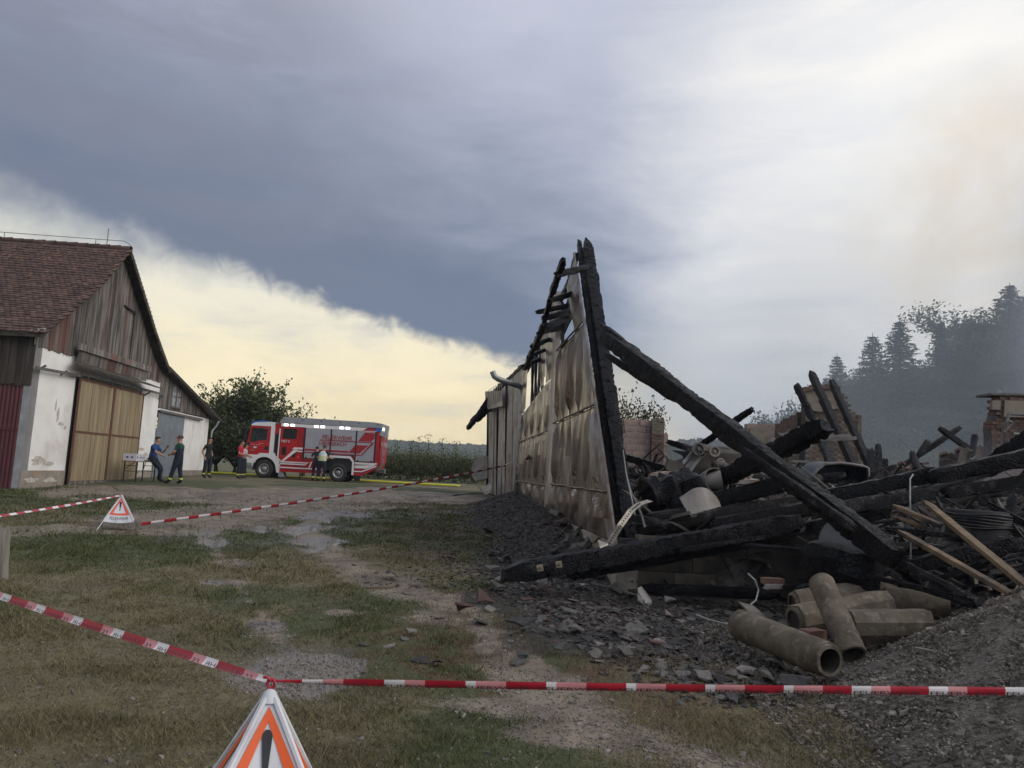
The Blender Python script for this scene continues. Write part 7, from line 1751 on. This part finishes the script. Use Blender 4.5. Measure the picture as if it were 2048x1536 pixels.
for px, py, s_, lb in ((1215, 1155, .16, 'rounded tan stone at the corner of the block wall'), (1178, 1166, .14, 'flat grey stone left of the block wall corner'), (1165, 1187, .12, 'pale stone in the rubble left of the block wall')):
    g = G(px, py); jag_beam((g.x - s_, g.y, g.z + s_ * .5), (g.x + s_, g.y + .05, g.z + s_ * .5), s_ * 1.2, s_, seed=px, m=m_conclt, rough=.3, step=.04, label=lb, name='stone', cat='stone', taper0=.5, taper1=.5)

# ------------------------------------------------------------------ concrete pipes
m_pipe = mat('mossy_concrete', (.150, .124, .088), (.078, .063, .045), scale=3.2, rough=.93, bump=.5, bscale=26, c3=(.205, .18, .14), s3=9, vary=.10, detail=9)
m_pipei = mat('pipe_inside', (.06, .05, .038), (.04, .034, .028), scale=4, rough=.95)
def round_pipe(name, a, b_, r_o, r_i, label, seed):
    a = Vector(a); b_ = Vector(b_); d = (b_ - a); L_ = d.length; e = empty(name, a.lerp(b_, .5) - Vector((0, 0, r_o)), label, 'concrete pipe', 'concrete pipes dumped before the ruin')
    ax = d / L_; mb = MB(); prof = []; n = 26
    prof = [(0, r_i), (0, r_o * .94), (.012, r_o)] + [(L_ * i / n, r_o * (1 + .012 * sin(i * 2.1 + seed))) for i in range(1, n)] + [(L_ - .03, r_o * .99), (L_ - .028, r_o * .90), (L_, r_o * .88), (L_, r_i)]
    mb.lathe(a, ax, prof, 30)
    for i, v in enumerate(mb.v): mb.v[i] = v + Vector((nz3(v, 9, seed), nz3(v, 9, seed + 5), nz3(v, 9, seed + 9))) * .006
    o = mb.build('pipe_body', m_pipe, e); smooth_angle(o, 30)
    mb = MB(); mb.lathe(a, ax, [(.002, r_i), (L_ * .5, r_i * .98), (L_ - .002, r_i)], 24); mb.build('pipe_bore', m_pipei, e, smooth=True); return e
def hex_pipe(name, a, b_, w, r_i, label, seed, roll=0.0):
    a = Vector(a); b_ = Vector(b_); d = (b_ - a).normalized(); sx = d.cross(Vector((0, 0, 1))).normalized(); sz = sx.cross(d); e = empty(name, a.lerp(b_, .5) - Vector((0, 0, w)), label, 'concrete pipe', 'concrete pipes dumped before the ruin')
    sec = [(-1, -.35), (-.62, -.9), (.62, -.9), (1, -.35), (1, .35), (.55, .88), (-.55, .88), (-1, .35)]; cr, sr = cos(roll), sin(roll); N = 8; n = 14; mb = MB(); vs = []
    L_ = (b_ - a).length
    for i in range(n + 1):
        p_ = a + d * (L_ * i / n)
        for x, y in sec:
            X_, Y_ = x * cr - y * sr, x * sr + y * cr; v = p_ + sx * X_ * w + sz * Y_ * w; vs.append(v + Vector((nz3(v, 8, seed), nz3(v, 8, seed + 3), nz3(v, 8, seed + 6))) * .007)
    ring = [a + (sx * cos(2 * pi * k / 24) + sz * sin(2 * pi * k / 24)) * r_i for k in range(24)]; ring2 = [q + d * L_ for q in ring]
    fs = [(i * N + k, i * N + (k + 1) % N, (i + 1) * N + (k + 1) % N, (i + 1) * N + k) for i in range(n) for k in range(N)]
    base = len(vs); vs += ring + ring2
    for off, b0 in ((0, base), (n * N, base + 24)):
        for k in range(24): fs.append((off + int(((k + .5) / 24 * 8 + 4.0)) % 8, b0 + (k + 1) % 24, b0 + k))
        for k in range(8): fs.append((off + k, off + (k + 1) % 8, b0 + int(((k + 4.5) % 8) / 8 * 24) % 24))
    mb.add(vs, fs); o = mb.build('pipe_body', m_pipe, e); smooth_angle(o, 25)
    mb = MB(); mb.lathe(a - d * .002, d, [(0, r_i * 1.02), (.0, 0)] , 24); o = mb.build('pipe_bore', m_pipei, e)  # flat dark disc paints the shaded hollow at the mouth
    mb = MB(); mb.lathe(a - d * .03, d, [(0, r_i * .95), (0, r_i * 1.22), (.035, r_i * 1.25)], 24); mb.build('pipe_socket', m_pipe, e, smooth=True); return e
round_pipe('concrete_pipe', P(1480, 1248, 7.6), P(1660, 1322, 6.4), .142, .098, 'round mossy concrete pipe lying in front with its open end to the right', 1)
round_pipe('concrete_pipe', P(1706, 1308, 6.95), P(1640, 1160, 7.55), .118, .088, 'round concrete pipe leaning up across the others', 2)
hex_pipe('concrete_pipe', P(1592, 1240, 7.8), P(1768, 1208, 8.1), .155, .10, 'faceted concrete pipe with its round mouth to the left', 3, .15)
hex_pipe('concrete_pipe', P(1590, 1206, 8.5), P(1782, 1178, 8.6), .14, .09, 'faceted concrete pipe at the back of the pile', 4, .4)
hex_pipe('concrete_pipe', P(1702, 1252, 7.5), P(1858, 1252, 7.4), .16, .10, 'faceted concrete pipe lying level under the leaning one', 5, .0)
round_pipe('concrete_pipe', P(1770, 1200, 8.4), P(1900, 1218, 8.1), .150, .11, 'smooth round concrete pipe at the right end of the pile', 6)
mb = MB(); mb.box(P(1625, 1270, 7.4), (.22, .14, .10), rot=Matrix.Rotation(.5, 3, 'Z')); tag(mb.build('brick', m_brick), 'broken reddish brick squeezed between the front pipes', 'brick')
mb = MB(); mb.prism([P(1490, 1215, 8.0), P(1520, 1222, 7.9), P(1538, 1240, 7.7), P(1512, 1243, 7.7)], (.0, .25, .02)); tag(mb.build('metal_scrap', m_conc), 'dark folded scrap by the far end of the front pipe', 'metal scrap')

# ------------------------------------------------------------------ gravel heap
HC = Vector((7.2, 4.8)); HR = 4.9; HH = 2.8
def heap_z(x, y):
    d = np.hypot((x - HC.x), (y - HC.y) * 1.05) / HR
    d = d + (fbm(np.atleast_1d(x) * 1.0, np.atleast_1d(y) * 1.0, .9, 31) - .5) * .13
    return HH * np.clip(1 - d, 0, 1) ** 1.04 * (1 - .18 * np.clip(1 - d, 0, 1))
na, nrad = 260, 120; A = np.linspace(0, 2 * pi, na); Rr = np.linspace(0, 1.12, nrad) * HR
AA, RR_ = np.meshgrid(A, Rr); hx = HC.x + np.cos(AA) * RR_; hy = HC.y + np.sin(AA) * RR_ / 1.05
hz = heap_z(hx.ravel(), hy.ravel()).reshape(hx.shape); gz_ = ground_zs(hx.ravel(), hy.ravel()).reshape(hx.shape)
hz = gz_ + hz + (fbm(hx, hy, 14, 33) - .5) * .035 + (fbm(hx, hy, 4, 34) - .5) * .06 - .03 * (hz < .01)
ii = (np.arange(nrad - 1)[:, None] * na + np.arange(na - 1)[None, :]).ravel()
m_grav = mat('crushed_gravel', (.140, .126, .104), (.070, .062, .052), scale=22, rough=.95, bump=1.0, bscale=45, c3=(.19, .18, .16), s3=34)
o = link_mesh('gravel_heap', np_mesh('gravel_heap', np.stack([hx, hy, hz], -1).reshape(-1, 3), np.stack([ii, ii + 1, ii + na + 1, ii + na], -1), smooth=True), m_grav); tag(o, 'heap of crushed grey gravel rising at the right edge', 'gravel', kind='stuff')
m_stone = island_mat('gravel_stones', [(.062, .055, .046), (.135, .12, .098), (.09, .08, .066), (.20, .178, .148), (.07, .062, .052), (.25, .225, .188), (.11, .098, .08)], rough=.9, bump=.3)
def heap_surf(x, y): return np.maximum(ground_zs(x, y), ground_zs(x, y) + heap_z(x, y))
def pos_h(n, rng):
    x = rng.uniform(1.9, 6.2, n); y = rng.uniform(2.2, 8.6, n); return x, y, heap_surf(x, y) + .006
scatter_mass('gravel_stones', 42000, pos_h, lambda n, r: np.stack([r.uniform(.004, .014, n), r.uniform(.004, .012, n), r.uniform(.003, .009, n)], -1) * (1 + (r.random((n, 1)) < .04) * 1.4), m_stone, 15, 'loose crushed stones over the heap and its foot', thin=.3, cat='gravel')
m_peb = island_mat('pebbles', [(.14, .12, .10), (.20, .18, .155), (.10, .09, .08), (.30, .275, .25), (.12, .10, .085)], rough=.9, bump=.2)
def pos_p(n, rng):
    N = n * 6; y = 2.2 * (12 / 2.2) ** rng.random(N); x = rng.uniform(-1, 1, N) * (.75 * y + .5); d, w, a, l, ru = zones(x, y); k = np.argsort(-(d * 1.3 - a * .8 + rng.random(N) * .9))[:n]; return x[k], y[k], ground_zs(x[k], y[k]) + .002
scatter_mass('pebbles', 9000, pos_p, lambda n, r: np.stack([r.uniform(.003, .010, n), r.uniform(.003, .008, n), r.uniform(.002, .005, n)], -1) * (1 + (r.random((n, 1)) < .05) * 1.5), m_peb, 16, 'small pale pebbles pressed into the bare wheel tracks', thin=.2, cat='gravel')
mb = MB(); mb.box(P(1849, 1300, 5.1), (.12, .035, .015), rot=Matrix.Rotation(-.9, 3, 'Z')); tag(mb.build('slate_piece', m_sh[3]), 'long flat pale stone piece on the gravel slope', 'stone')

# ------------------------------------------------------------------ grass
def grass_mat(name, cols):
    m = bpy.data.materials.new(name); m.use_nodes = True; t = NT(m.node_tree); b = t.n['Principled BSDF']; r = t.node('ShaderNodeNewGeometry').outputs['Random Per Island']
    pos = t.node('ShaderNodeNewGeometry').outputs['Position']; k = t.math('ADD', .55, t.math('MULTIPLY', t.noise(pos, 1.6, 4, .6), .9))
    t.link(t.vmath('MULTIPLY', t.mix(r, cols[0], cols[1]), t.comb(k, k, k)), b.inputs['Base Color']); b.inputs['Roughness'].default_value = .7; b.inputs['Specular IOR Level'].default_value = .25; return m
m_gg = grass_mat('green_grass', ((.040, .054, .016), (.105, .112, .040)))
m_gd = grass_mat('dry_grass', ((.095, .078, .036), (.215, .180, .100)))
rng = np.random.default_rng(5)
N = 900000; y = 1.7 * (26 / 1.7) ** rng.random(N); x = rng.uniform(-1, 1, N) * (.80 * y + .6)
d, w, a, l, ru = zones(x, y)
cl = fbm(x, y, 7.0, 51, 3); cl2 = fbm(x, y, 1.8, 52, 3)
dens = np.clip(1.08 - d * 1.0 - w * .4, 0.03, 1) * np.clip(1.0 - a * 1.15, .015, 1) * npsst(.26, .58, cl * .6 + cl2 * .4 + .08)
hz_ = np.hypot(x - HC.x, (y - HC.y) * 1.05) < HR * .93
keep = (rng.random(N) < dens) & ~hz_; x = x[keep]; y = y[keep]; l = l[keep]; cl = cl[keep]; a = a[keep]; ru = ru[keep]; n = len(x)
far_ = np.maximum(1, y / 4.5)
H = (.010 + .024 * rng.random(n) ** 1.5) * (.75 + .7 * cl) * (1 + .25 * (far_ - 1)); H = H * (1 + 1.5 * (rng.random(n) < .035)) * (.7 + .8 * npsst(.4, .7, cl2[keep]))
Wd = .0016 * (.7 + .6 * rng.random(n)) * np.maximum(1, y / 3.0); yaw = rng.uniform(0, 2 * pi, n); lean = rng.uniform(.3, 1.7, n) * H; la = rng.uniform(0, 2 * pi, n)
z = ground_zs(x, y) - .003
bx_, by_ = np.cos(yaw) * Wd, np.sin(yaw) * Wd
V = np.stack([np.stack([x - bx_, y - by_, z], -1), np.stack([x + bx_, y + by_, z], -1), np.stack([x + np.cos(la) * lean, y + np.sin(la) * lean, z + H], -1)], 1)
isg = rng.random(n) < np.clip(.18 + .85 * l - ru * .3, .05, .96)
for nm, sel, mm, lb in (('grass', isg, m_gg, 'short green trampled grass of the yard'), ('dry_grass', ~isg, m_gd, 'straw coloured dry grass of the yard')):
    vv_ = V[sel].reshape(-1, 3); o = link_mesh(nm, np_mesh(nm, vv_, np.arange(len(vv_)).reshape(-1, 3)), mm); tag(o, lb, 'grass', kind='stuff')
# clover-like leaf litter patches and longer tufts at the edge of the soot
N = 26000; x = rng.uniform(-1.5, 3.2, N); y = rng.uniform(4.6, 10, N); d, w, a, l, ru = zones(x, y); k = (np.abs(a - .35) < .3) & (fbm(x, y, 2.5, 61, 3) > .5) & (x < 3.3); x = x[k]; y = y[k]; n = len(x)
H = rng.uniform(.03, .10, n); Wd = .0022; yaw = rng.uniform(0, 6.28, n); la = rng.uniform(0, 6.28, n); z = ground_zs(x, y) - .004; lean = H * rng.uniform(.2, .8, n)
V = np.stack([np.stack([x - np.cos(yaw) * Wd, y - np.sin(yaw) * Wd, z], -1), np.stack([x + np.cos(yaw) * Wd, y + np.sin(yaw) * Wd, z], -1), np.stack([x + np.cos(la) * lean, y + np.sin(la) * lean, z + H], -1)], 1).reshape(-1, 3)
o = link_mesh('scorched_grass', np_mesh('scorched_grass', V, np.arange(len(V)).reshape(-1, 3)), grass_mat('scorched_grass', ((.06, .045, .025), (.16, .12, .07)))); tag(o, 'longer scorched grass tufts at the edge of the soot', 'grass', kind='stuff')

# ------------------------------------------------------------------ folding warning pyramids
m_cloth = mat('white_sign_cloth', (.66, .67, .68), (.56, .57, .59), scale=3, rough=.55, bump=.35, bscale=7, c3=(.48, .50, .52), s3=4)
m_or = mat('orange_red_reflective', (.78, .115, .02), (.70, .10, .02), scale=5, rough=.45)
m_or2 = mat('faded_orange_red', (.74, .10, .05), (.66, .09, .05), scale=5, rough=.45)
m_ink = mat('sign_black', (.02, .022, .026), (.03, .03, .034), scale=5, rough=.6)
def pyramid(base, th0, Hh, Rf, label, mo, lift=.12):
    root = empty('warning_pyramid', base, label, 'warning sign'); apex = Vector((0, 0, Hh)); n = 4
    foot = [Vector((sin(th0 + i * pi / 2) * Rf, -cos(th0 + i * pi / 2) * Rf, 0)) for i in range(n)]
    low = [f.lerp(apex, lift / Hh * 1.45) for f in foot]; topc = [f.lerp(apex, .955) for f in foot]
    for i in range(n):
        f0, f1 = low[i], low[(i + 1) % n]; t0, t1 = topc[i], topc[(i + 1) % n]; nrm_ = (f1 - f0).cross(t0 - f0).normalized()
        if nrm_.dot((f0 + f1) / 2) < 0: nrm_ = -nrm_
        NU, NV = 12, 14; vs = []
        for j in range(NV + 1):
            for k in range(NU + 1):
                u = k / NU; v = j / NV; q = f0.lerp(f1, u).lerp(t0.lerp(t1, u), v); sag = -.020 * sin(u * pi) * (1 - v) + .004 * nz3(q, 9, i) * min(1, 8 * u * (1 - u))
                q = q + nrm_ * sag - Vector((0, 0, .018 * sin(u * pi) * (1 - v))); vs.append(q)
        mb = MB(); mb.add(vs, [(j * (NU + 1) + k, j * (NU + 1) + k + 1, (j + 1) * (NU + 1) + k + 1, (j + 1) * (NU + 1) + k) for j in range(NV) for k in range(NU)]); cf_ = mb.build('cloth_face', m_cloth, root, local=True, smooth=True)
        # print on the face, laid 3 mm proud, following the same sag
        def fp(u, v, off=.004):
            q = f0.lerp(f1, u).lerp(t0.lerp(t1, u), v); return q + nrm_ * (-.020 * sin(u * pi) * (1 - v) + off) - Vector((0, 0, .018 * sin(u * pi) * (1 - v)))
        hw = lambda v: 1 - v * .955
        def XY(x, v): return fp(.5 + x / max(.05, (1 - v * .96)), v)   # x in units of the base width
        A_, B_, C_ = (-.335, .28), (.335, .28), (0, .955)
        inner = ((-.205, .36), (.205, .36), (0, .86))
        mb = MB()
        def strip(p0, p1, q0, q1, n_=10):
            vs_ = []
            for s_ in range(n_ + 1):
                t_ = s_ / n_; a_ = (p0[0] + (p1[0] - p0[0]) * t_, p0[1] + (p1[1] - p0[1]) * t_); b2 = (q0[0] + (q1[0] - q0[0]) * t_, q0[1] + (q1[1] - q0[1]) * t_); vs_ += [XY(*a_), XY(*b2)]
            mb.add(vs_, [(2 * s_, 2 * s_ + 1, 2 * s_ + 3, 2 * s_ + 2) for s_ in range(n_)])
        strip(A_, C_, inner[0], inner[2]); strip(C_, B_, inner[2], inner[1]); strip(B_, A_, inner[1], inner[0]); mb.build('red_triangle', mo, cf_, local=False) if False else mb.build('red_triangle', mo, root, local=True)
        mb = MB(); pts = []
        for k in range(18):
            a_ = 2 * pi * k / 18; pts.append((cos(a_) * .024, .49 + sin(a_) * .026))
        mb.add([XY(*p_) for p_ in pts], [tuple(range(18))])
        bar_ = [(-.017, .545), (-.034, .765), (-.029, .79), (-.012, .81), (.012, .81), (.029, .79), (.034, .765), (.017, .545)]; mb.add([fp(.5 + p_[0] / max(.05, (1 - p_[1] * .96)), p_[1], .006) for p_ in bar_], [tuple(range(8))]); mb.build('exclamation_mark', m_ink, root, local=True)
        txt = 'FEUERWEHR' if i % 2 == 0 else 'Unfall'
        vs0, fs0, w_, h_ = text_mesh(txt); wd = .60 if i % 2 == 0 else .30; sc_ = wd / w_; mb = MB(); mb.add([XY(-wd / 2 + x_ * sc_, .10 + y_ / h_ * .12) for x_, y_ in vs0], fs0); mb.build('lettering', m_ink, root, local=True)
        mb = MB(); mb.tube([foot[i], foot[i].lerp(apex, .97)], .008, 6); mb.build('leg', m_cloth if i == 0 else m_steel, root, local=True)
        mb = MB(); mb.tube([f0 * 1.004, t0 * 1.01], .012, 6); mb.build('edge_sleeve', m_cloth, root, local=True)
    mb = MB(); mb.lathe((0, 0, Hh * .94), (0, 0, 1), [(0, .036), (.03, .026), (.045, .014), (.05, 0)], 12); mb.build('top_cap', m_cloth, root, local=True, smooth=True)
    mb = MB(); mb.tube([Vector((cos(a_) * .020, 0, Hh + .02 + sin(a_) * .020)) for a_ in np.linspace(0, 2 * pi, 16)], .0035, 6, cap=False); mb.build('carrying_ring', m_rim, root, local=True)
    return root
S1Y = 3.15; ap1 = P(541, 1380, S1Y); H1 = ap1.z
pyramid((ap1.x, S1Y, 0.0), radians(-27), H1, .50, 'near folding warning pyramid at the bottom edge where the two tapes meet', m_or)
g = G(236, 1058); ap2 = P(236, 990, g.y); pyramid((g.x, g.y, ground_z(g.x, g.y)), radians(-20), ap2.z - ground_z(g.x, g.y), .50, 'far folding warning pyramid on the grass in front of the barn door', m_or2)

# ------------------------------------------------------------------ barrier tapes
m_tred = mat('tape_red', (.42, .016, .034), (.35, .016, .03), scale=5, rough=.35, spec=.5); m_twh = mat('tape_white', (.74, .71, .70), (.66, .63, .62), scale=5, rough=.35, spec=.5); m_tpk = mat('tape_pink', (.62, .27, .28), (.56, .24, .25), scale=8, rough=.35, spec=.5)
m_tink = mat('tape_ink', (.055, .045, .045), (.08, .06, .06), scale=5, rough=.5)
def tape(p0, p1, w, label, sag=.05, seg=.16, twist=0.0, tilt=.5, pink=True, letters=True, narrow0=0.0, phase=0, lh=.42, flat=None):
    p0 = Vector(p0); p1 = Vector(p1); L_ = (p1 - p0).length; d = (p1 - p0) / L_; n = int(L_ / .04); n = min(n, 900)
    side_ = d.cross(Vector((0, 0, 1))).normalized(); upv = side_.cross(d).normalized()
    def frame(s):
        t_ = s / L_; c = p0 + d * s - Vector((0, 0, sag * 4 * t_ * (1 - t_))); a = tilt + twist * t_ + .12 * sin(s * 1.7 + phase) + .08 * sin(s * 4.1)
        ww = w * (1 - narrow0 * max(0, 1 - s / .35)); return c, (upv * cos(a) + side_ * sin(a)), ww
    e = empty('barrier_tape', p0, label, 'barrier tape'); R_ = MB(); vs = []; NV = 4; mi = []
    for i in range(n + 1):
        s = L_ * i / n; c, u_, ww = frame(s)
        for k in range(NV + 1): q = k / NV - .5; vs.append(c + u_ * (q * ww) + d.cross(u_) * (.10 * w * (1 - 4 * q * q) + .02 * w * sin(s * 23 + k)))
    fs = []
    for i in range(n):
        s = L_ * (i + .5) / n; ph = (s / seg + phase) % 2; m_ = 0 if ph < 1 else (1 if (ph < 1.45 or not pink) else 2)
        for k in range(NV): fs.append((i * (NV + 1) + k, (i + 1) * (NV + 1) + k, (i + 1) * (NV + 1) + k + 1, i * (NV + 1) + k + 1)); mi.append(m_)
    mb = MB(); mb.add(vs, fs); mb.m = mi; mb.build('tape_strip', [m_tred, m_twh, m_tpk], e, smooth=False)
    if letters:
        mb = MB(); vs0, fs0, tw_, th_ = text_mesh('FEUERWEHR'); s = .1; 
        while s < L_ - .5:
            wl_ = seg * 1.75; ok = []
            for x_, y_ in vs0:
                sx_ = s + x_ / tw_ * wl_; c, u_, ww = frame(sx_); nn = d.cross(u_); 
                if nn.y > 0: nn = -nn
                q = -.46 + lh * y_ / th_; ok.append(c + u_ * (q * ww) + nn * (.10 * w * (1 - 4 * q * q) + .0025 + .02 * w))
            mb.add(ok, fs0); s += seg * 2.0
        mb.build('lettering', m_tink, e)
    return e
knot = Vector((ap1.x, S1Y, H1 + .035))
tape(knot, P(2330, 1384, 3.30), .034, 'long barrier tape running from the near pyramid across the foreground to the right', sag=.008, narrow0=.75, phase=.3, tilt=.25)
tape(knot, P(-330, 1078, 5.2), .036, 'barrier tape running from the near pyramid back to the left edge', sag=.015, tilt=.5, narrow0=.4, phase=.9)
tape(Vector((g.x + .0, g.y, ap2.z)), P(-260, 1068, 8.0), .042, 'thin barrier tape from the far pyramid to the left edge', sag=.03, seg=.22, pink=False, tilt=.9, phase=.5)
tape(P(283, 1048, g.y), P(1010, 931, 26.6), .064, 'long barrier tape from the foot of the far pyramid to the downpipe of the ruin', sag=.10, seg=.27, pink=False, tilt=.1, phase=.2)
mb = MB(); mb.tube([P(1008, 931, 26.6), P(1022, 926, 26.7), P(1033, 924, 26.8), P(1036, 935, 26.8)], .02, 6); tag(mb.build('tape_knot', m_twh), 'knotted end of the long tape round the downpipe', 'tape end')
mb = MB(); mb.tube([knot + Vector((cos(a_) * .014, .0, -.01 + sin(a_) * .018)) for a_ in np.linspace(0, 2 * pi, 14)], .006, 6, cap=False); mb.tube([knot, knot + Vector((-.015, -.01, .015)), knot + Vector((-.03, 0, .012))], .006, 6); tag(mb.build('tape_knot', m_tred), 'red knot of tape at the ring of the near pyramid', 'tape end')
# wooden post at the left edge
m_post = mat('split_grey_post', (.25, .235, .195), (.15, .14, .115), scale=6, rough=.9, bump=.5, stretch=(1, 1, .15), c3=(.10, .10, .075), s3=2)
g = G(4, 1160); tpz = P(4, 1058, g.y); jag_beam((g.x - .02, g.y, g.z - .1), (tpz.x + .0, g.y, tpz.z), .13, .13, seed=600, m=m_post, rough=.12, label='short cracked wooden post cut by the left edge', name='wooden_post', cat='post', crack=.01, taper1=.95)

# ------------------------------------------------------------------ smoke and haze
def volume_box(name, x0, x1, y0, y1, z0, z1, dens, col, label, scale, kind='stuff', thr=(.35, .75), shape=None, aniso=.2):
    mb = MB(); mb.bx(x0, x1, y0, y1, z0, z1); o = mb.build(name, None); m = bpy.data.materials.new(name + '_air'); m.use_nodes = True; t = NT(m.node_tree); t.n.clear()
    v = t.node('ShaderNodeVolumePrincipled'); v.inputs['Color'].default_value = (*col, 1); v.inputs['Anisotropy'].default_value = aniso; ot = t.node('ShaderNodeOutputMaterial'); t.link(v.outputs[0], ot.inputs['Volume'])
    if scale is None: v.inputs['Density'].default_value = dens
    else:
        pos = t.node('ShaderNodeNewGeometry').outputs['Position']; px_, py_, pz_ = t.sep(pos)
        nz = t.noise(t.mapping(pos, (1, 1, .6)), scale, 3, .55, .8); dn = t.smooth(nz, thr[0], thr[1])
        fx = t.math('MULTIPLY', t.smooth(px_, x0, x0 + (x1 - x0) * .25), t.smooth(px_, x1, x1 - (x1 - x0) * .2)); fz = t.smooth(pz_, z1, z0 + (z1 - z0) * .35); fy = t.math('MULTIPLY', t.smooth(py_, y0, y0 + (y1 - y0) * .25), t.smooth(py_, y1, y1 - (y1 - y0) * .25))
        dn = t.math('MULTIPLY', t.math('MULTIPLY', dn, fx), t.math('MULTIPLY', fz, fy))
        if shape: dn = shape(t, dn, px_, py_, pz_)
        t.link(t.math('MULTIPLY', dn, dens), v.inputs['Density'])
    me = o.data; me.materials.clear(); me.materials.append(m); tag(o, label, None, kind=kind); return o
volume_box('smoke', 9, 46, 34, 54, .4, 24, .046, (.68, .74, .82), 'thin bluish smoke drifting in front of the hillside wood', .085, thr=(.22, .74))
volume_box('smoke', 25, 37, 30, 42, .4, 26, .26, (.74, .82, .95), 'denser blue smoke column at the right edge of the wood', .12, thr=(.30, .70))
volume_box('smoke', 3.6, 5.6, 17, 19.5, 1.0, 3.2, .55, (.7, .76, .88), 'small wisp of blue smoke beside the brick pier', .9, thr=(.4, .8))
volume_box('smoke', 10.2, 14.5, 16.6, 19, 1.2, 3.3, .45, (.7, .76, .88), 'wisp of smoke rising before the low brick walls', .6, thr=(.4, .8))
hz = volume_box('haze', -1100, 1100, -80, 1100, -6, 60, .00042, (.72, .80, .92), 'pale evening haze over the fields', None, aniso=.0)
# things that carry a category are things
for o in bpy.data.objects:
    if o.parent is None and o.get('category') and not o.get('kind'): o['kind'] = 'thing'
